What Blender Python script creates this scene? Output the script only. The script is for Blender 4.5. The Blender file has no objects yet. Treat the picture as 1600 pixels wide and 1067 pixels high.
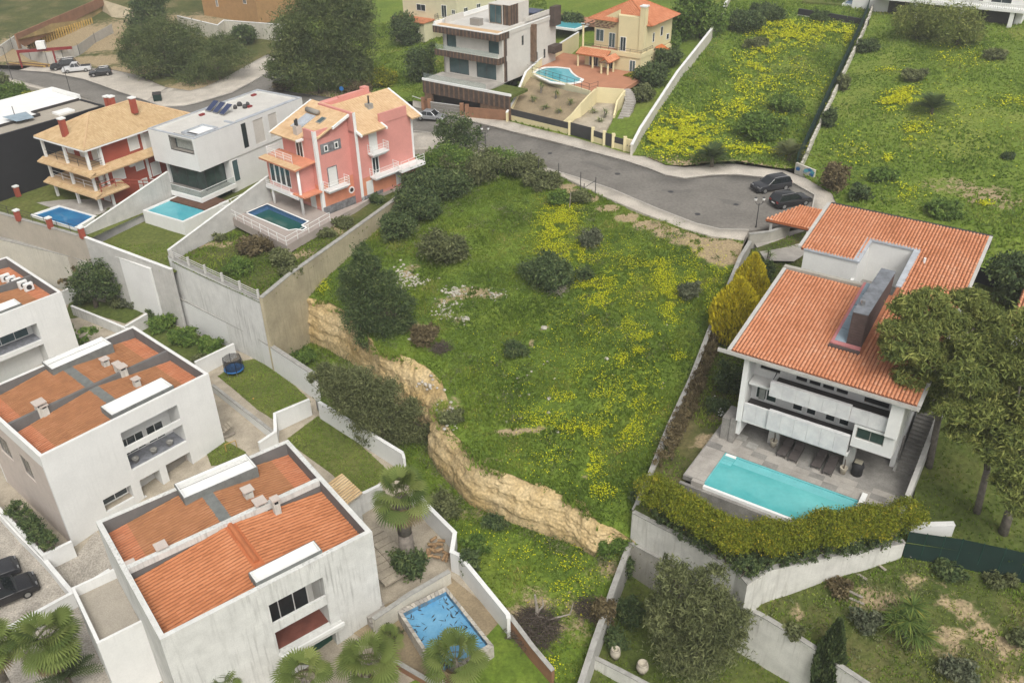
import bpy, bmesh, math, random
import numpy as np
from mathutils import Vector, Matrix
from mathutils.geometry import delaunay_2d_cdt
R = math.radians
random.seed(7); rng = np.random.default_rng(7)
SC = bpy.context.scene; COL = SC.collection
# ---------------------------------------------------------------- camera
CZ, F, PITCH, ROLL = 40.0, 1390.0, R(32.0), R(1.0)
cam = bpy.data.cameras.new('camera'); camo = bpy.data.objects.new('camera', cam); COL.objects.link(camo)
cam.sensor_fit = 'HORIZONTAL'; cam.sensor_width = 36.0; cam.lens = 36.0 * F / 1600.0
cam.clip_start = 0.5; cam.clip_end = 5000
_fw = Vector((0, math.cos(PITCH), -math.sin(PITCH))); _u0 = Vector((0, math.sin(PITCH), math.cos(PITCH))); _r0 = Vector((1, 0, 0))
_rt = _r0 * math.cos(ROLL) - _u0 * math.sin(ROLL); _up = _u0 * math.cos(ROLL) + _r0 * math.sin(ROLL)
camo.matrix_world = Matrix(((_rt.x, _up.x, -_fw.x, 0), (_rt.y, _up.y, -_fw.y, 0), (_rt.z, _up.z, -_fw.z, CZ), (0, 0, 0, 1)))
SC.camera = camo
# ---------------------------------------------------------------- light: overcast day
SUN_EL, SUN_AZ = R(52), R(164)           # azimuth clockwise from +Y
w = bpy.data.worlds.new('World'); SC.world = w; w.use_nodes = True
nt = w.node_tree; bg = nt.nodes['Background']
sky = nt.nodes.new('ShaderNodeTexSky'); sky.sky_type = 'NISHITA'; sky.sun_disc = False
sky.sun_elevation = SUN_EL; sky.sun_rotation = SUN_AZ; sky.air_density = 1.0; sky.dust_density = 6.0; sky.ozone_density = 0.6
hs = nt.nodes.new('ShaderNodeHueSaturation'); hs.inputs['Saturation'].default_value = 0.12
nt.links.new(sky.outputs[0], hs.inputs['Color']); nt.links.new(hs.outputs[0], bg.inputs[0]); bg.inputs[1].default_value = 0.15
sl = bpy.data.lights.new('sun', 'SUN'); sl.energy = 1.2; sl.angle = R(30); sl.color = (1.0, 0.93, 0.80)
so = bpy.data.objects.new('sun', sl); COL.objects.link(so)
_sd = Vector((math.sin(SUN_AZ) * math.cos(SUN_EL), math.cos(SUN_AZ) * math.cos(SUN_EL), math.sin(SUN_EL)))
so.rotation_euler = _sd.to_track_quat('Z', 'Y').to_euler(); so.location = (0, 0, 90)
SC.view_settings.view_transform = 'Standard'; SC.view_settings.look = 'None'; SC.view_settings.gamma = 1
SC.view_settings.exposure = 0.12
SC.cycles.max_bounces = 5; SC.cycles.diffuse_bounces = 2; SC.cycles.glossy_bounces = 2
SC.cycles.transmission_bounces = 3; SC.cycles.transparent_max_bounces = 4
SC.cycles.use_denoising = True
# ---------------------------------------------------------------- picture helpers: where a sight line meets a level or a facade
def ray(x, y): return _fw * F + _rt * (x - 800.0) + _up * (533.5 - y)
def P(x, y, z=0.0):
    d = ray(x, y); t = (z - CZ) / d.z
    return Vector((d.x * t, d.y * t, z))
# ---------------------------------------------------------------- mesh helpers
class MB:
    def __init__(s): s.v = []; s.f = []; s.m = []
    def add(s, vs, fs, mi=0):
        n = len(s.v); s.v += [tuple(p) for p in vs]; s.f += [tuple(i + n for i in f) for f in fs]; s.m += [mi] * len(fs); return s
    def box(s, x0, x1, y0, y1, z0, z1, mi=0):
        if x0 > x1: x0, x1 = x1, x0
        if y0 > y1: y0, y1 = y1, y0
        if z0 > z1: z0, z1 = z1, z0
        return s.add([(x0,y0,z0),(x1,y0,z0),(x1,y1,z0),(x0,y1,z0),(x0,y0,z1),(x1,y0,z1),(x1,y1,z1),(x0,y1,z1)],
                     [(0,3,2,1),(4,5,6,7),(0,1,5,4),(1,2,6,5),(2,3,7,6),(3,0,4,7)], mi)
    def prism(s, poly, z0, z1, mi=0):
        n = len(poly); a = sum(poly[i][0]*poly[(i+1)%n][1]-poly[(i+1)%n][0]*poly[i][1] for i in range(n))
        if a < 0: poly = poly[::-1]; z0 = z0[::-1] if hasattr(z0,'__len__') else z0; z1 = z1[::-1] if hasattr(z1,'__len__') else z1
        b = [(p[0], p[1], z0[i] if hasattr(z0,'__len__') else z0) for i, p in enumerate(poly)]
        t = [(p[0], p[1], z1[i] if hasattr(z1,'__len__') else z1) for i, p in enumerate(poly)]
        return s.add(b + t, [tuple(range(n-1,-1,-1)), tuple(range(n,2*n))] + [(i,(i+1)%n,n+(i+1)%n,n+i) for i in range(n)], mi)
    def slab(s, pts, th, mi=0):           # planar polygon in 3D given thickness downwards
        n = len(pts); lo = [(p[0],p[1],p[2]-th) for p in pts]
        return s.add(list(lo)+list(pts), [tuple(range(n-1,-1,-1)), tuple(range(n,2*n))]+[(i,(i+1)%n,n+(i+1)%n,n+i) for i in range(n)], mi)
    def quad(s, *pts, mi=0): return s.add(pts, [tuple(range(len(pts)))], mi)
    def tube(s, p0, p1, r0, r1=None, n=6, mi=0, caps=True):
        r1 = r0 if r1 is None else r1; p0 = Vector(p0); p1 = Vector(p1); d = p1 - p0
        if d.length < 1e-6: return s
        q = d.to_track_quat('Z', 'Y'); vs = []
        for p, r in ((p0, r0), (p1, r1)):
            for i in range(n):
                a = 2*math.pi*i/n; vs.append(p + q @ Vector((math.cos(a)*r, math.sin(a)*r, 0)))
        fs = [(i,(i+1)%n,n+(i+1)%n,n+i) for i in range(n)]
        if caps: fs += [tuple(range(n-1,-1,-1)), tuple(range(n,2*n))]
        return s.add(vs, fs, mi)
    def path(s, pts, r, n=6):
        for i in range(len(pts)-1):
            ra, rb = (r[i], r[i+1]) if hasattr(r,'__len__') else (r, r)
            s.tube(pts[i], pts[i+1], ra, rb, n)
        return s
    def lathe(s, prof, n=12, c=(0,0,0), mi=0):
        vs = [(c[0]+r*math.cos(2*math.pi*i/n), c[1]+r*math.sin(2*math.pi*i/n), c[2]+z) for r, z in prof for i in range(n)]
        fs = [(k*n+i, k*n+(i+1)%n, (k+1)*n+(i+1)%n, (k+1)*n+i) for k in range(len(prof)-1) for i in range(n)]
        fs += [tuple(range(n-1,-1,-1)), tuple(range((len(prof)-1)*n, len(prof)*n))]
        return s.add(vs, fs, mi)
    def build(s, name, mat, parent=None, smooth=False, bevel=0):
        me = bpy.data.meshes.new(name); me.from_pydata(s.v, [], s.f)
        mats = mat if isinstance(mat, (list, tuple)) else [mat]
        for m in mats: me.materials.append(M(m))
        if len(mats) > 1: me.polygons.foreach_set('material_index', s.m)
        if smooth: me.polygons.foreach_set('use_smooth', [True]*len(me.polygons))
        me.update()
        return link(name, me, parent)
def link(name, me, parent=None):
    o = bpy.data.objects.new(name, me); COL.objects.link(o)
    if parent is not None: o.parent = parent
    return o
def npmesh(name, V, T, mat, parent=None, attr=None, smooth=False):
    """triangles from numpy arrays; attr = per-vertex float 'tint'"""
    me = bpy.data.meshes.new(name); nv, nf = len(V), len(T); k = T.shape[1]
    me.vertices.add(nv); me.vertices.foreach_set('co', np.ascontiguousarray(V, dtype=np.float32).ravel())
    me.loops.add(nf*k); me.loops.foreach_set('vertex_index', np.ascontiguousarray(T, dtype=np.int32).ravel())
    me.polygons.add(nf); me.polygons.foreach_set('loop_start', np.arange(0, nf*k, k, dtype=np.int32))
    if smooth: me.polygons.foreach_set('use_smooth', np.ones(nf, dtype=bool))
    if attr is not None:
        a = me.attributes.new('tint', 'FLOAT', 'POINT'); a.data.foreach_set('value', np.ascontiguousarray(attr, dtype=np.float32))
    me.update(calc_edges=True); me.validate()
    me.materials.append(M(mat))
    return link(name, me, parent)
def tag(o, label=None, cat=None, group=None, kind=None):
    if label: o['label'] = label
    if cat: o['category'] = cat
    if group: o['group'] = group
    if kind: o['kind'] = kind
    return o
def thing(name, label, cat, loc=(0,0,0), rz=0.0, group=None):
    o = bpy.data.objects.new(name, None); COL.objects.link(o); o.location = loc; o.rotation_euler = (0,0,rz)
    o.empty_display_size = 0.3
    return tag(o, label, cat, group, 'thing')
def copy_tree(o, parent=None):
    c = o.copy(); COL.objects.link(c); c.parent = parent
    for ch in o.children: copy_tree(ch, c)
    return c
class Frame:
    """a building's own axes: u along its front, v to its back, z up (z is world height minus z0)"""
    def __init__(s, o, d, z0):
        s.o = Vector((o[0], o[1], 0)); s.z0 = z0; dx, dy = d[0]-o[0], d[1]-o[1]
        s.a = math.atan2(dy, dx); s.L = math.hypot(dx, dy)
        s.U = Vector((math.cos(s.a), math.sin(s.a), 0)); s.V = Vector((-s.U.y, s.U.x, 0))
    def thing(s, name, label, cat, group=None): return thing(name, label, cat, (s.o.x, s.o.y, s.z0), s.a, group)
    def w(s, u, v, z=0): p = s.o + s.U*u + s.V*v; return Vector((p.x, p.y, z + s.z0))
    def hit(s, x, y, ax, val):
        """local point where the sight line through (x, y) meets the plane ax = val"""
        d = ray(x, y); c = Vector((0,0,CZ)) - s.o
        co = (c.dot(s.U), c.dot(s.V), CZ - s.z0); dd = (d.dot(s.U), d.dot(s.V), d.z); i = 'uvz'.index(ax)
        t = (val - co[i]) / dd[i]; return tuple(co[k] + dd[k]*t for k in range(3))
# ---------------------------------------------------------------- materials
_M = {}
def M(n): return n if isinstance(n, bpy.types.Material) else _M[n]
def node(nt, t, **kw):
    n = nt.nodes.new(t)
    for k, v in kw.items():
        if k in n.inputs: n.inputs[k].default_value = v
        else: setattr(n, k, v)
    return n
def c4(c): return (c[0], c[1], c[2], 1)
def mat(name, col, rough=0.85, var=0.10, scale=1.2, col2=None, streak=0.0, streak_col=(0.10,0.10,0.09), bump=0.0, bscale=12.0, spec=0.3, metal=0.0, fine=0.06):
    m = bpy.data.materials.new(name); m.use_nodes = True; nt = m.node_tree; b = nt.nodes['Principled BSDF']; L = nt.links.new
    b.inputs['Roughness'].default_value = rough; b.inputs['Specular IOR Level'].default_value = spec; b.inputs['Metallic'].default_value = metal
    g = node(nt, 'ShaderNodeNewGeometry'); pos = g.outputs['Position']
    n1 = node(nt, 'ShaderNodeTexNoise', Scale=scale, Detail=5.0, Roughness=0.62); L(pos, n1.inputs['Vector'])
    n2 = node(nt, 'ShaderNodeTexNoise', Scale=scale*14, Detail=3.0); L(pos, n2.inputs['Vector'])
    c2 = col2 or tuple(max(0, x*(1-2.4*var)) for x in col)
    rp = node(nt, 'ShaderNodeValToRGB'); L(n1.outputs['Fac'], rp.inputs[0])
    rp.color_ramp.elements[0].position = 0.32; rp.color_ramp.elements[1].position = 0.66
    rp.color_ramp.elements[0].color = c4(c2); rp.color_ramp.elements[1].color = c4(col)
    mp = node(nt, 'ShaderNodeMapRange'); L(n2.outputs['Fac'], mp.inputs[0])
    mp.inputs[1].default_value = 0.3; mp.inputs[2].default_value = 0.7; mp.inputs[3].default_value = 1-fine*1.6; mp.inputs[4].default_value = 1+fine
    mx = node(nt, 'ShaderNodeMix', data_type='RGBA', blend_type='MULTIPLY'); mx.inputs['Factor'].default_value = 1.0
    L(rp.outputs[0], mx.inputs['A']); L(mp.outputs[0], mx.inputs['B']); out = mx.outputs['Result']
    if streak > 0:                     # rain streaks: noise stretched along z, stronger where a broad noise says so
        mv = node(nt, 'ShaderNodeMapping'); mv.inputs['Scale'].default_value = (3.2, 3.2, 0.22); L(pos, mv.inputs['Vector'])
        n3 = node(nt, 'ShaderNodeTexNoise', Scale=1.6, Detail=4.0); L(mv.outputs[0], n3.inputs['Vector'])
        n4 = node(nt, 'ShaderNodeTexNoise', Scale=0.25, Detail=2.0); L(pos, n4.inputs['Vector'])
        r3 = node(nt, 'ShaderNodeMapRange'); L(n3.outputs['Fac'], r3.inputs[0]); r3.inputs[1].default_value = 0.5; r3.inputs[2].default_value = 0.78
        r4 = node(nt, 'ShaderNodeMapRange'); L(n4.outputs['Fac'], r4.inputs[0]); r4.inputs[1].default_value = 0.35; r4.inputs[2].default_value = 0.65
        mm = node(nt, 'ShaderNodeMath', operation='MULTIPLY'); L(r3.outputs[0], mm.inputs[0]); L(r4.outputs[0], mm.inputs[1])
        m2 = node(nt, 'ShaderNodeMath', operation='MULTIPLY'); L(mm.outputs[0], m2.inputs[0]); m2.inputs[1].default_value = streak
        m3 = node(nt, 'ShaderNodeMix', data_type='RGBA'); L(m2.outputs[0], m3.inputs['Factor']); L(out, m3.inputs['A']); m3.inputs['B'].default_value = c4(streak_col)
        out = m3.outputs['Result']
    L(out, b.inputs['Base Color'])
    if bump > 0:
        nb = node(nt, 'ShaderNodeTexNoise', Scale=bscale, Detail=4.0); L(pos, nb.inputs['Vector'])
        bp = node(nt, 'ShaderNodeBump', Strength=bump, Distance=0.05); L(nb.outputs['Fac'], bp.inputs['Height']); L(bp.outputs[0], b.inputs['Normal'])
    _M[name] = m; return m
def leafmat(name, stops, rough=0.75, trans=0.25):
    """foliage coloured by the 'tint' attribute of each leaf"""
    m = bpy.data.materials.new(name); m.use_nodes = True; nt = m.node_tree; b = nt.nodes['Principled BSDF']; L = nt.links.new
    at = node(nt, 'ShaderNodeAttribute', attribute_name='tint'); rp = node(nt, 'ShaderNodeValToRGB'); L(at.outputs['Fac'], rp.inputs[0])
    e = rp.color_ramp.elements
    while len(e) < len(stops): e.new(0.5)
    for i, (p, c) in enumerate(stops): e[i].position = p; e[i].color = c4(c)
    L(rp.outputs[0], b.inputs['Base Color']); b.inputs['Roughness'].default_value = rough; b.inputs['Specular IOR Level'].default_value = 0.2
    tr = node(nt, 'ShaderNodeBsdfTranslucent'); L(rp.outputs[0], tr.inputs['Color'])
    ms = node(nt, 'ShaderNodeMixShader'); ms.inputs[0].default_value = trans; L(b.outputs[0], ms.inputs[1]); L(tr.outputs[0], ms.inputs[2])
    L(ms.outputs[0], nt.nodes['Material Output'].inputs['Surface'])
    _M[name] = m; return m
def groundmat(name, greens, soil=(0.36,0.28,0.17), s1=0.18, bare=0.62):
    """grass ground: three greens by noise, with bare soil where the 'tint' attribute or a noise says so"""
    m = bpy.data.materials.new(name); m.use_nodes = True; nt = m.node_tree; b = nt.nodes['Principled BSDF']; L = nt.links.new
    b.inputs['Roughness'].default_value = 0.95; b.inputs['Specular IOR Level'].default_value = 0.1
    g = node(nt, 'ShaderNodeNewGeometry'); pos = g.outputs['Position']
    n1 = node(nt, 'ShaderNodeTexNoise', Scale=s1, Detail=8.0, Roughness=0.68); L(pos, n1.inputs['Vector'])
    n2 = node(nt, 'ShaderNodeTexNoise', Scale=2.6, Detail=6.0, Roughness=0.7); L(pos, n2.inputs['Vector'])
    rp = node(nt, 'ShaderNodeValToRGB'); L(n1.outputs['Fac'], rp.inputs[0]); e = rp.color_ramp.elements
    e[0].position = 0.3; e[0].color = c4(greens[0]); e[1].position = 0.7; e[1].color = c4(greens[2]); x = e.new(0.5); x.color = c4(greens[1])
    mp = node(nt, 'ShaderNodeMapRange'); L(n2.outputs['Fac'], mp.inputs[0]); mp.inputs[1].default_value = 0.3; mp.inputs[2].default_value = 0.7; mp.inputs[3].default_value = 0.55; mp.inputs[4].default_value = 1.25
    mx = node(nt, 'ShaderNodeMix', data_type='RGBA', blend_type='MULTIPLY'); mx.inputs['Factor'].default_value = 1.0
    L(rp.outputs[0], mx.inputs['A']); L(mp.outputs[0], mx.inputs['B'])
    at = node(nt, 'ShaderNodeAttribute', attribute_name='tint')
    n3 = node(nt, 'ShaderNodeTexNoise', Scale=0.9, Detail=8.0, Roughness=0.75); L(pos, n3.inputs['Vector'])
    ad = node(nt, 'ShaderNodeMath', operation='ADD'); L(at.outputs['Fac'], ad.inputs[0]); L(n3.outputs['Fac'], ad.inputs[1])
    sm = node(nt, 'ShaderNodeMapRange', interpolation_type='SMOOTHSTEP'); L(ad.outputs[0], sm.inputs[0]); sm.inputs[1].default_value = bare+0.18; sm.inputs[2].default_value = bare+0.36
    n4 = node(nt, 'ShaderNodeTexNoise', Scale=5.0, Detail=5.0); L(pos, n4.inputs['Vector'])
    rs = node(nt, 'ShaderNodeValToRGB'); L(n4.outputs['Fac'], rs.inputs[0]); rs.color_ramp.elements[0].color = c4([c*0.6 for c in soil]); rs.color_ramp.elements[1].color = c4([min(1,c*1.25) for c in soil])
    rs.color_ramp.elements[0].position = 0.3; rs.color_ramp.elements[1].position = 0.68
    m2 = node(nt, 'ShaderNodeMix', data_type='RGBA'); L(sm.outputs[0], m2.inputs['Factor']); L(mx.outputs['Result'], m2.inputs['A']); L(rs.outputs[0], m2.inputs['B'])
    L(m2.outputs['Result'], b.inputs['Base Color'])
    bp = node(nt, 'ShaderNodeBump', Strength=0.6, Distance=0.12); L(n2.outputs['Fac'], bp.inputs['Height']); L(bp.outputs[0], b.inputs['Normal'])
    _M[name] = m; return m
def watermat(name, deep, shallow=None, rough=0.04, scale=0.5):
    m = mat(name, shallow or deep, rough=rough, col2=deep, scale=scale, spec=0.5, fine=0.03); nt = m.node_tree; b = nt.nodes['Principled BSDF']
    g = node(nt, 'ShaderNodeNewGeometry'); nb = node(nt, 'ShaderNodeTexNoise', Scale=3.0, Detail=2.0); nt.links.new(g.outputs['Position'], nb.inputs['Vector'])
    bp = node(nt, 'ShaderNodeBump', Strength=0.12, Distance=0.03); nt.links.new(nb.outputs['Fac'], bp.inputs['Height']); nt.links.new(bp.outputs[0], b.inputs['Normal'])
    return m
mat('white', (0.74,0.74,0.72), var=0.035, scale=0.5, streak=0.10, fine=0.02)
mat('white_trim', (0.80,0.80,0.78), var=0.03, fine=0.02)
mat('white_dirty', (0.68,0.68,0.65), var=0.07, scale=0.9, streak=0.8, streak_col=(0.17,0.165,0.15), fine=0.05)
mat('white_stained', (0.66,0.65,0.60), var=0.09, scale=0.8, streak=0.7, streak_col=(0.20,0.18,0.15), fine=0.05)
mat('plaster_cream', (0.60,0.57,0.49), var=0.07, scale=0.5, streak=0.35, streak_col=(0.25,0.22,0.16))
mat('plaster_pinkgrey', (0.56,0.49,0.44), var=0.05)
mat('plaster_tan', (0.46,0.41,0.34), var=0.06, scale=0.6, streak=0.3, streak_col=(0.26,0.22,0.17))
mat('concrete', (0.42,0.40,0.35), var=0.09, scale=0.8, streak=0.5, streak_col=(0.18,0.16,0.12), bump=0.15)
mat('concrete_light', (0.52,0.51,0.48), var=0.08, scale=0.9, streak=0.35, streak_col=(0.2,0.19,0.17))
mat('concrete_yellow', (0.47,0.41,0.28), var=0.12, scale=0.5, streak=0.6, streak_col=(0.20,0.17,0.12), bump=0.15)
mat('coping', (0.40,0.39,0.36), var=0.14, scale=2.0)
mat('coping_white', (0.76,0.76,0.74), var=0.05)
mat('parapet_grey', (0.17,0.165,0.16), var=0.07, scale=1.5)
mat('gutter_grey', (0.20,0.21,0.20), var=0.14, scale=1.5)
mat('hedge_brown', (0.16,0.14,0.085), var=0.15, scale=3.0)
mat('pink', (0.66,0.29,0.25), var=0.05, scale=0.6, streak=0.10, streak_col=(0.62,0.30,0.22), fine=0.03)
mat('pink_orange', (0.66,0.27,0.16), var=0.09, scale=0.8, fine=0.04)
mat('red_wall', (0.36,0.085,0.055), var=0.05, scale=0.6, fine=0.03)
mat('yellow_wall', (0.72,0.63,0.38), var=0.035, scale=0.5, fine=0.02)
mat('cream_yellow', (0.68,0.64,0.44), var=0.04)
mat('wood_white', (0.62,0.59,0.54), var=0.04)
mat('black_wall', (0.021,0.021,0.024), var=0.06, rough=0.8)
mat('dark', (0.03,0.03,0.032), rough=0.6)
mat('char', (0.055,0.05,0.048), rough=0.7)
mat('asphalt', (0.215,0.20,0.178), var=0.11, scale=0.22, fine=0.12, rough=0.95)
mat('asphalt_dark', (0.165,0.155,0.14), var=0.08, scale=0.3, fine=0.08, rough=0.95)
mat('calcada', (0.55,0.50,0.43), var=0.10, scale=0.5, fine=0.14, bump=0.1)
mat('kerb', (0.52,0.49,0.44), var=0.08, scale=2)
mat('paving_grey', (0.32,0.305,0.28), var=0.18, scale=0.7, fine=0.10)
mat('paving_light', (0.43,0.40,0.36), var=0.14, scale=0.8, fine=0.08)
mat('paving_beige', (0.47,0.41,0.32), var=0.14, scale=0.8, fine=0.12)
mat('paving_pink', (0.40,0.345,0.31), var=0.06, scale=0.6, fine=0.05)
mat('cobble', (0.50,0.455,0.39), var=0.16, scale=0.6, fine=0.24, bump=0.3, bscale=20)
mat('terrace_tile', (0.47,0.22,0.13), var=0.07, scale=0.6)
mat('red_tile_floor', (0.20,0.07,0.05), var=0.15, scale=1.0)
mat('grey_tile_floor', (0.26,0.27,0.30), var=0.2, scale=2.5)
mat('soil', (0.33,0.26,0.165), var=0.16, scale=0.5, fine=0.12, bump=0.4, bscale=6)
mat('soil_pale', (0.46,0.385,0.26), var=0.14, scale=0.4, fine=0.10, bump=0.4, bscale=5)
mat('pit_earth', (0.40,0.29,0.12), var=0.2, scale=0.3, fine=0.1, bump=0.4, bscale=3)
mat('brick_brown', (0.32,0.17,0.10), var=0.12, scale=0.7)
mat('ochre', (0.42,0.25,0.11), var=0.08)
mat('terracotta', (0.52,0.165,0.065), var=0.10, scale=0.9, col2=(0.40,0.125,0.05), fine=0.08)
mat('terracotta_orange', (0.55,0.175,0.055), var=0.1, scale=0.7, col2=(0.44,0.13,0.04), fine=0.06)
mat('terracotta_pale', (0.54,0.21,0.105), var=0.1, scale=0.9, fine=0.06)
mat('terracotta_brown', (0.42,0.16,0.06), col2=(0.33,0.14,0.055), scale=1.2, fine=0.08)
mat('tile_gap_shade', (0.40,0.155,0.08), var=0.12, scale=1.0)  # deck colour kept darker than the tiles, deepening the shade between rows
mat('ridge_tile', (0.50,0.17,0.07), var=0.1)
mat('tan_tile', (0.58,0.42,0.24), var=0.1, scale=1.6, col2=(0.48,0.32,0.17), fine=0.10)
mat('tan_tile_plain', (0.62,0.44,0.26), var=0.06, scale=0.8, col2=(0.52,0.35,0.2), fine=0.04)
mat('roof_membrane', (0.60,0.58,0.54), var=0.06, scale=0.5)
mat('roof_gravel', (0.40,0.36,0.30), var=0.06, fine=0.12)
mat('stone_clad', (0.27,0.27,0.28), var=0.25, scale=2.5, fine=0.2)
mat('marble', (0.70,0.70,0.69), var=0.05, scale=1.1, col2=(0.55,0.55,0.56), fine=0.03)
mat('slate', (0.22,0.235,0.26), var=0.2, scale=1.6)
mat('brown_clad', (0.115,0.085,0.08), var=0.15, scale=2)
mat('flash_pink', (0.55,0.22,0.22), var=0.08)
mat('zinc', (0.46,0.49,0.53), var=0.12, scale=1.5, rough=0.5)
mat('wood_dark', (0.105,0.078,0.065), var=0.2, scale=1.5)
mat('wood_mid', (0.22,0.14,0.09), var=0.2, scale=2)
mat('wood_deck', (0.14,0.075,0.05), var=0.15, scale=1.5)
mat('metal_dark', (0.06,0.06,0.062), rough=0.5)
mat('metal_green', (0.02,0.07,0.05), rough=0.6)
mat('mesh_green', (0.012,0.035,0.028), rough=0.8, var=0.1)
mat('steel', (0.5,0.5,0.5), rough=0.35, metal=0.8)
mat('glass', (0.03,0.045,0.05), rough=0.08, spec=0.6, var=0.2, scale=0.6)
mat('glass_teal', (0.075,0.13,0.14), rough=0.1, spec=0.6, var=0.15, scale=0.6)
mat('glass_green', (0.05,0.085,0.075), rough=0.1, spec=0.6, var=0.2, scale=0.8)
mat('shutter', (0.70,0.70,0.67), var=0.03)
mat('shutter_grey', (0.30,0.28,0.25), var=0.05)
mat('curtain', (0.42,0.44,0.40), var=0.15, scale=4)
mat('lounger', (0.105,0.09,0.085), var=0.12, scale=4)
mat('pot_white', (0.50,0.45,0.36), var=0.04)
mat('pot_clay', (0.42,0.33,0.24), var=0.1)
mat('beige_cloth', (0.55,0.50,0.38))
mat('pool_tile_blue', (0.10,0.22,0.42), var=0.1, scale=3)
mat('pool_paint', (0.15,0.38,0.60), var=0.06, scale=0.6)
mat('pool_liner', (0.16,0.50,0.52), var=0.05)
watermat('water_turq', (0.075,0.37,0.38), (0.15,0.50,0.50), scale=0.22)
watermat('water_blue', (0.02,0.12,0.30), (0.04,0.22,0.42), scale=0.35)
watermat('water_teal', (0.06,0.33,0.40), (0.12,0.44,0.50), scale=0.3)
watermat('water_green', (0.015,0.085,0.075), (0.03,0.12,0.10), scale=0.3)
watermat('water_dirty', (0.10,0.30,0.50), (0.20,0.43,0.62), scale=0.5)
mat('leaf_litter', (0.07,0.09,0.10), var=0.3, scale=3)
mat('rock', (0.56,0.52,0.45), var=0.15, scale=3, bump=0.4)
mat('cliff', (0.60,0.47,0.27), col2=(0.47,0.335,0.15), scale=0.35, fine=0.22, bump=0.8, bscale=6.0, streak=0.35, streak_col=(0.33,0.24,0.12))
mat('bark', (0.13,0.105,0.08), var=0.2, scale=3, bump=0.5)
mat('bark_grey', (0.24,0.21,0.18), var=0.2, scale=3, bump=0.5)
mat('dry_wood', (0.36,0.32,0.27), var=0.15, scale=3)
mat('brush', (0.12,0.095,0.075), var=0.25, scale=4)
mat('car_black', (0.014,0.014,0.017), rough=0.22, spec=0.7, var=0.05)
mat('car_grey', (0.030,0.031,0.036), rough=0.25, spec=0.7, var=0.05)
mat('car_silver', (0.42,0.43,0.45), rough=0.3, metal=0.5, var=0.03)
mat('car_white', (0.60,0.60,0.60), rough=0.3, spec=0.5, var=0.03)
mat('car_glass', (0.016,0.02,0.024), rough=0.05, spec=0.8)
mat('tyre', (0.02,0.02,0.02), rough=0.9)
mat('lamp_glass', (0.75,0.75,0.72), rough=0.3)
mat('light_red', (0.30,0.02,0.02), rough=0.3)
mat('solar', (0.035,0.05,0.12), rough=0.25, spec=0.6)
mat('blue_vinyl', (0.03,0.16,0.42), rough=0.4)
mat('netting', (0.02,0.022,0.03), rough=0.8)
mat('tarp_blue', (0.30,0.38,0.44), var=0.1)
mat('timber_yellow', (0.55,0.36,0.10), var=0.12, scale=2)
mat('steel_red', (0.25,0.03,0.03), rough=0.6)
mat('hoarding', (0.48,0.46,0.42), var=0.06)
mat('log', (0.40,0.26,0.14), var=0.2, scale=4)
mat('orange_thing', (0.55,0.25,0.08))
groundmat('meadow', ((0.09,0.14,0.022),(0.13,0.195,0.028),(0.18,0.235,0.038)))
groundmat('field', ((0.105,0.16,0.027),(0.155,0.22,0.034),(0.22,0.25,0.055)), s1=0.12, bare=0.66)
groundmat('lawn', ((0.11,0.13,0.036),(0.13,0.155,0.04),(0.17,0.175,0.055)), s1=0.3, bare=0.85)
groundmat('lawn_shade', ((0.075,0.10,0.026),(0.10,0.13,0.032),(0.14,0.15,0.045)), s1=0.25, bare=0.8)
groundmat('garden', ((0.06,0.085,0.02),(0.09,0.11,0.03),(0.16,0.14,0.06)), s1=0.25, bare=0.52)
groundmat('scrub', ((0.06,0.08,0.025),(0.10,0.11,0.035),(0.20,0.17,0.08)), s1=0.2, bare=0.5)
# ================================================================ LARGE STRUCTURE: ground, roads, walls
ALLPTS = []                                   # (x, y, z) samples of every patch, used by the base sheet
PATCH = {}
def rbf(ctrl):
    c = np.array([(p.x, p.y, p.z) for p in (P(*q) for q in ctrl)])
    A = np.linalg.norm(c[:,None,:2]-c[None,:,:2], axis=2); n = len(c)
    K = np.zeros((n+1,n+1)); K[:n,:n] = A - 0.05*np.eye(n); K[:n,n] = 1; K[n,:n] = 1
    wts = np.linalg.solve(K, np.append(c[:,2], 0))
    def f(x, y):
        x = np.atleast_1d(np.asarray(x, float)); y = np.atleast_1d(np.asarray(y, float))
        return np.sqrt((x[:,None]-c[None,:,0])**2 + (y[:,None]-c[None,:,1])**2) @ wts[:n] + wts[n]
    return f
def vnoise(x, y, s, seed=0):
    """cheap value noise, -1..1"""
    x = np.asarray(x)/s; y = np.asarray(y)/s; xi = np.floor(x).astype(int); yi = np.floor(y).astype(int); fx = x-xi; fy = y-yi
    fx = fx*fx*(3-2*fx); fy = fy*fy*(3-2*fy)
    def h(a, b):
        n = (a*374761393 + b*668265263 + seed*1442695041) & 0x7fffffff; n = ((n ^ (n >> 13))*1274126177) & 0x7fffffff
        return ((n ^ (n >> 16)) & 0xffff)/32767.5 - 1
    return (h(xi,yi)*(1-fx)+h(xi+1,yi)*fx)*(1-fy) + (h(xi,yi+1)*(1-fx)+h(xi+1,yi+1)*fx)*fy
def inpoly(x, y, poly):
    x = np.asarray(x); y = np.asarray(y); r = np.zeros(x.shape, bool); n = len(poly)
    for i in range(n):
        x1, y1 = poly[i][0], poly[i][1]; x2, y2 = poly[(i+1)%n][0], poly[(i+1)%n][1]
        if y1 == y2: continue
        c = ((y1 > y) != (y2 > y)) & (x < (x2-x1)*(y-y1)/(y2-y1)+x1); r ^= c
    return r
def xy(q): p = P(*q); return (p.x, p.y)
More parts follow.
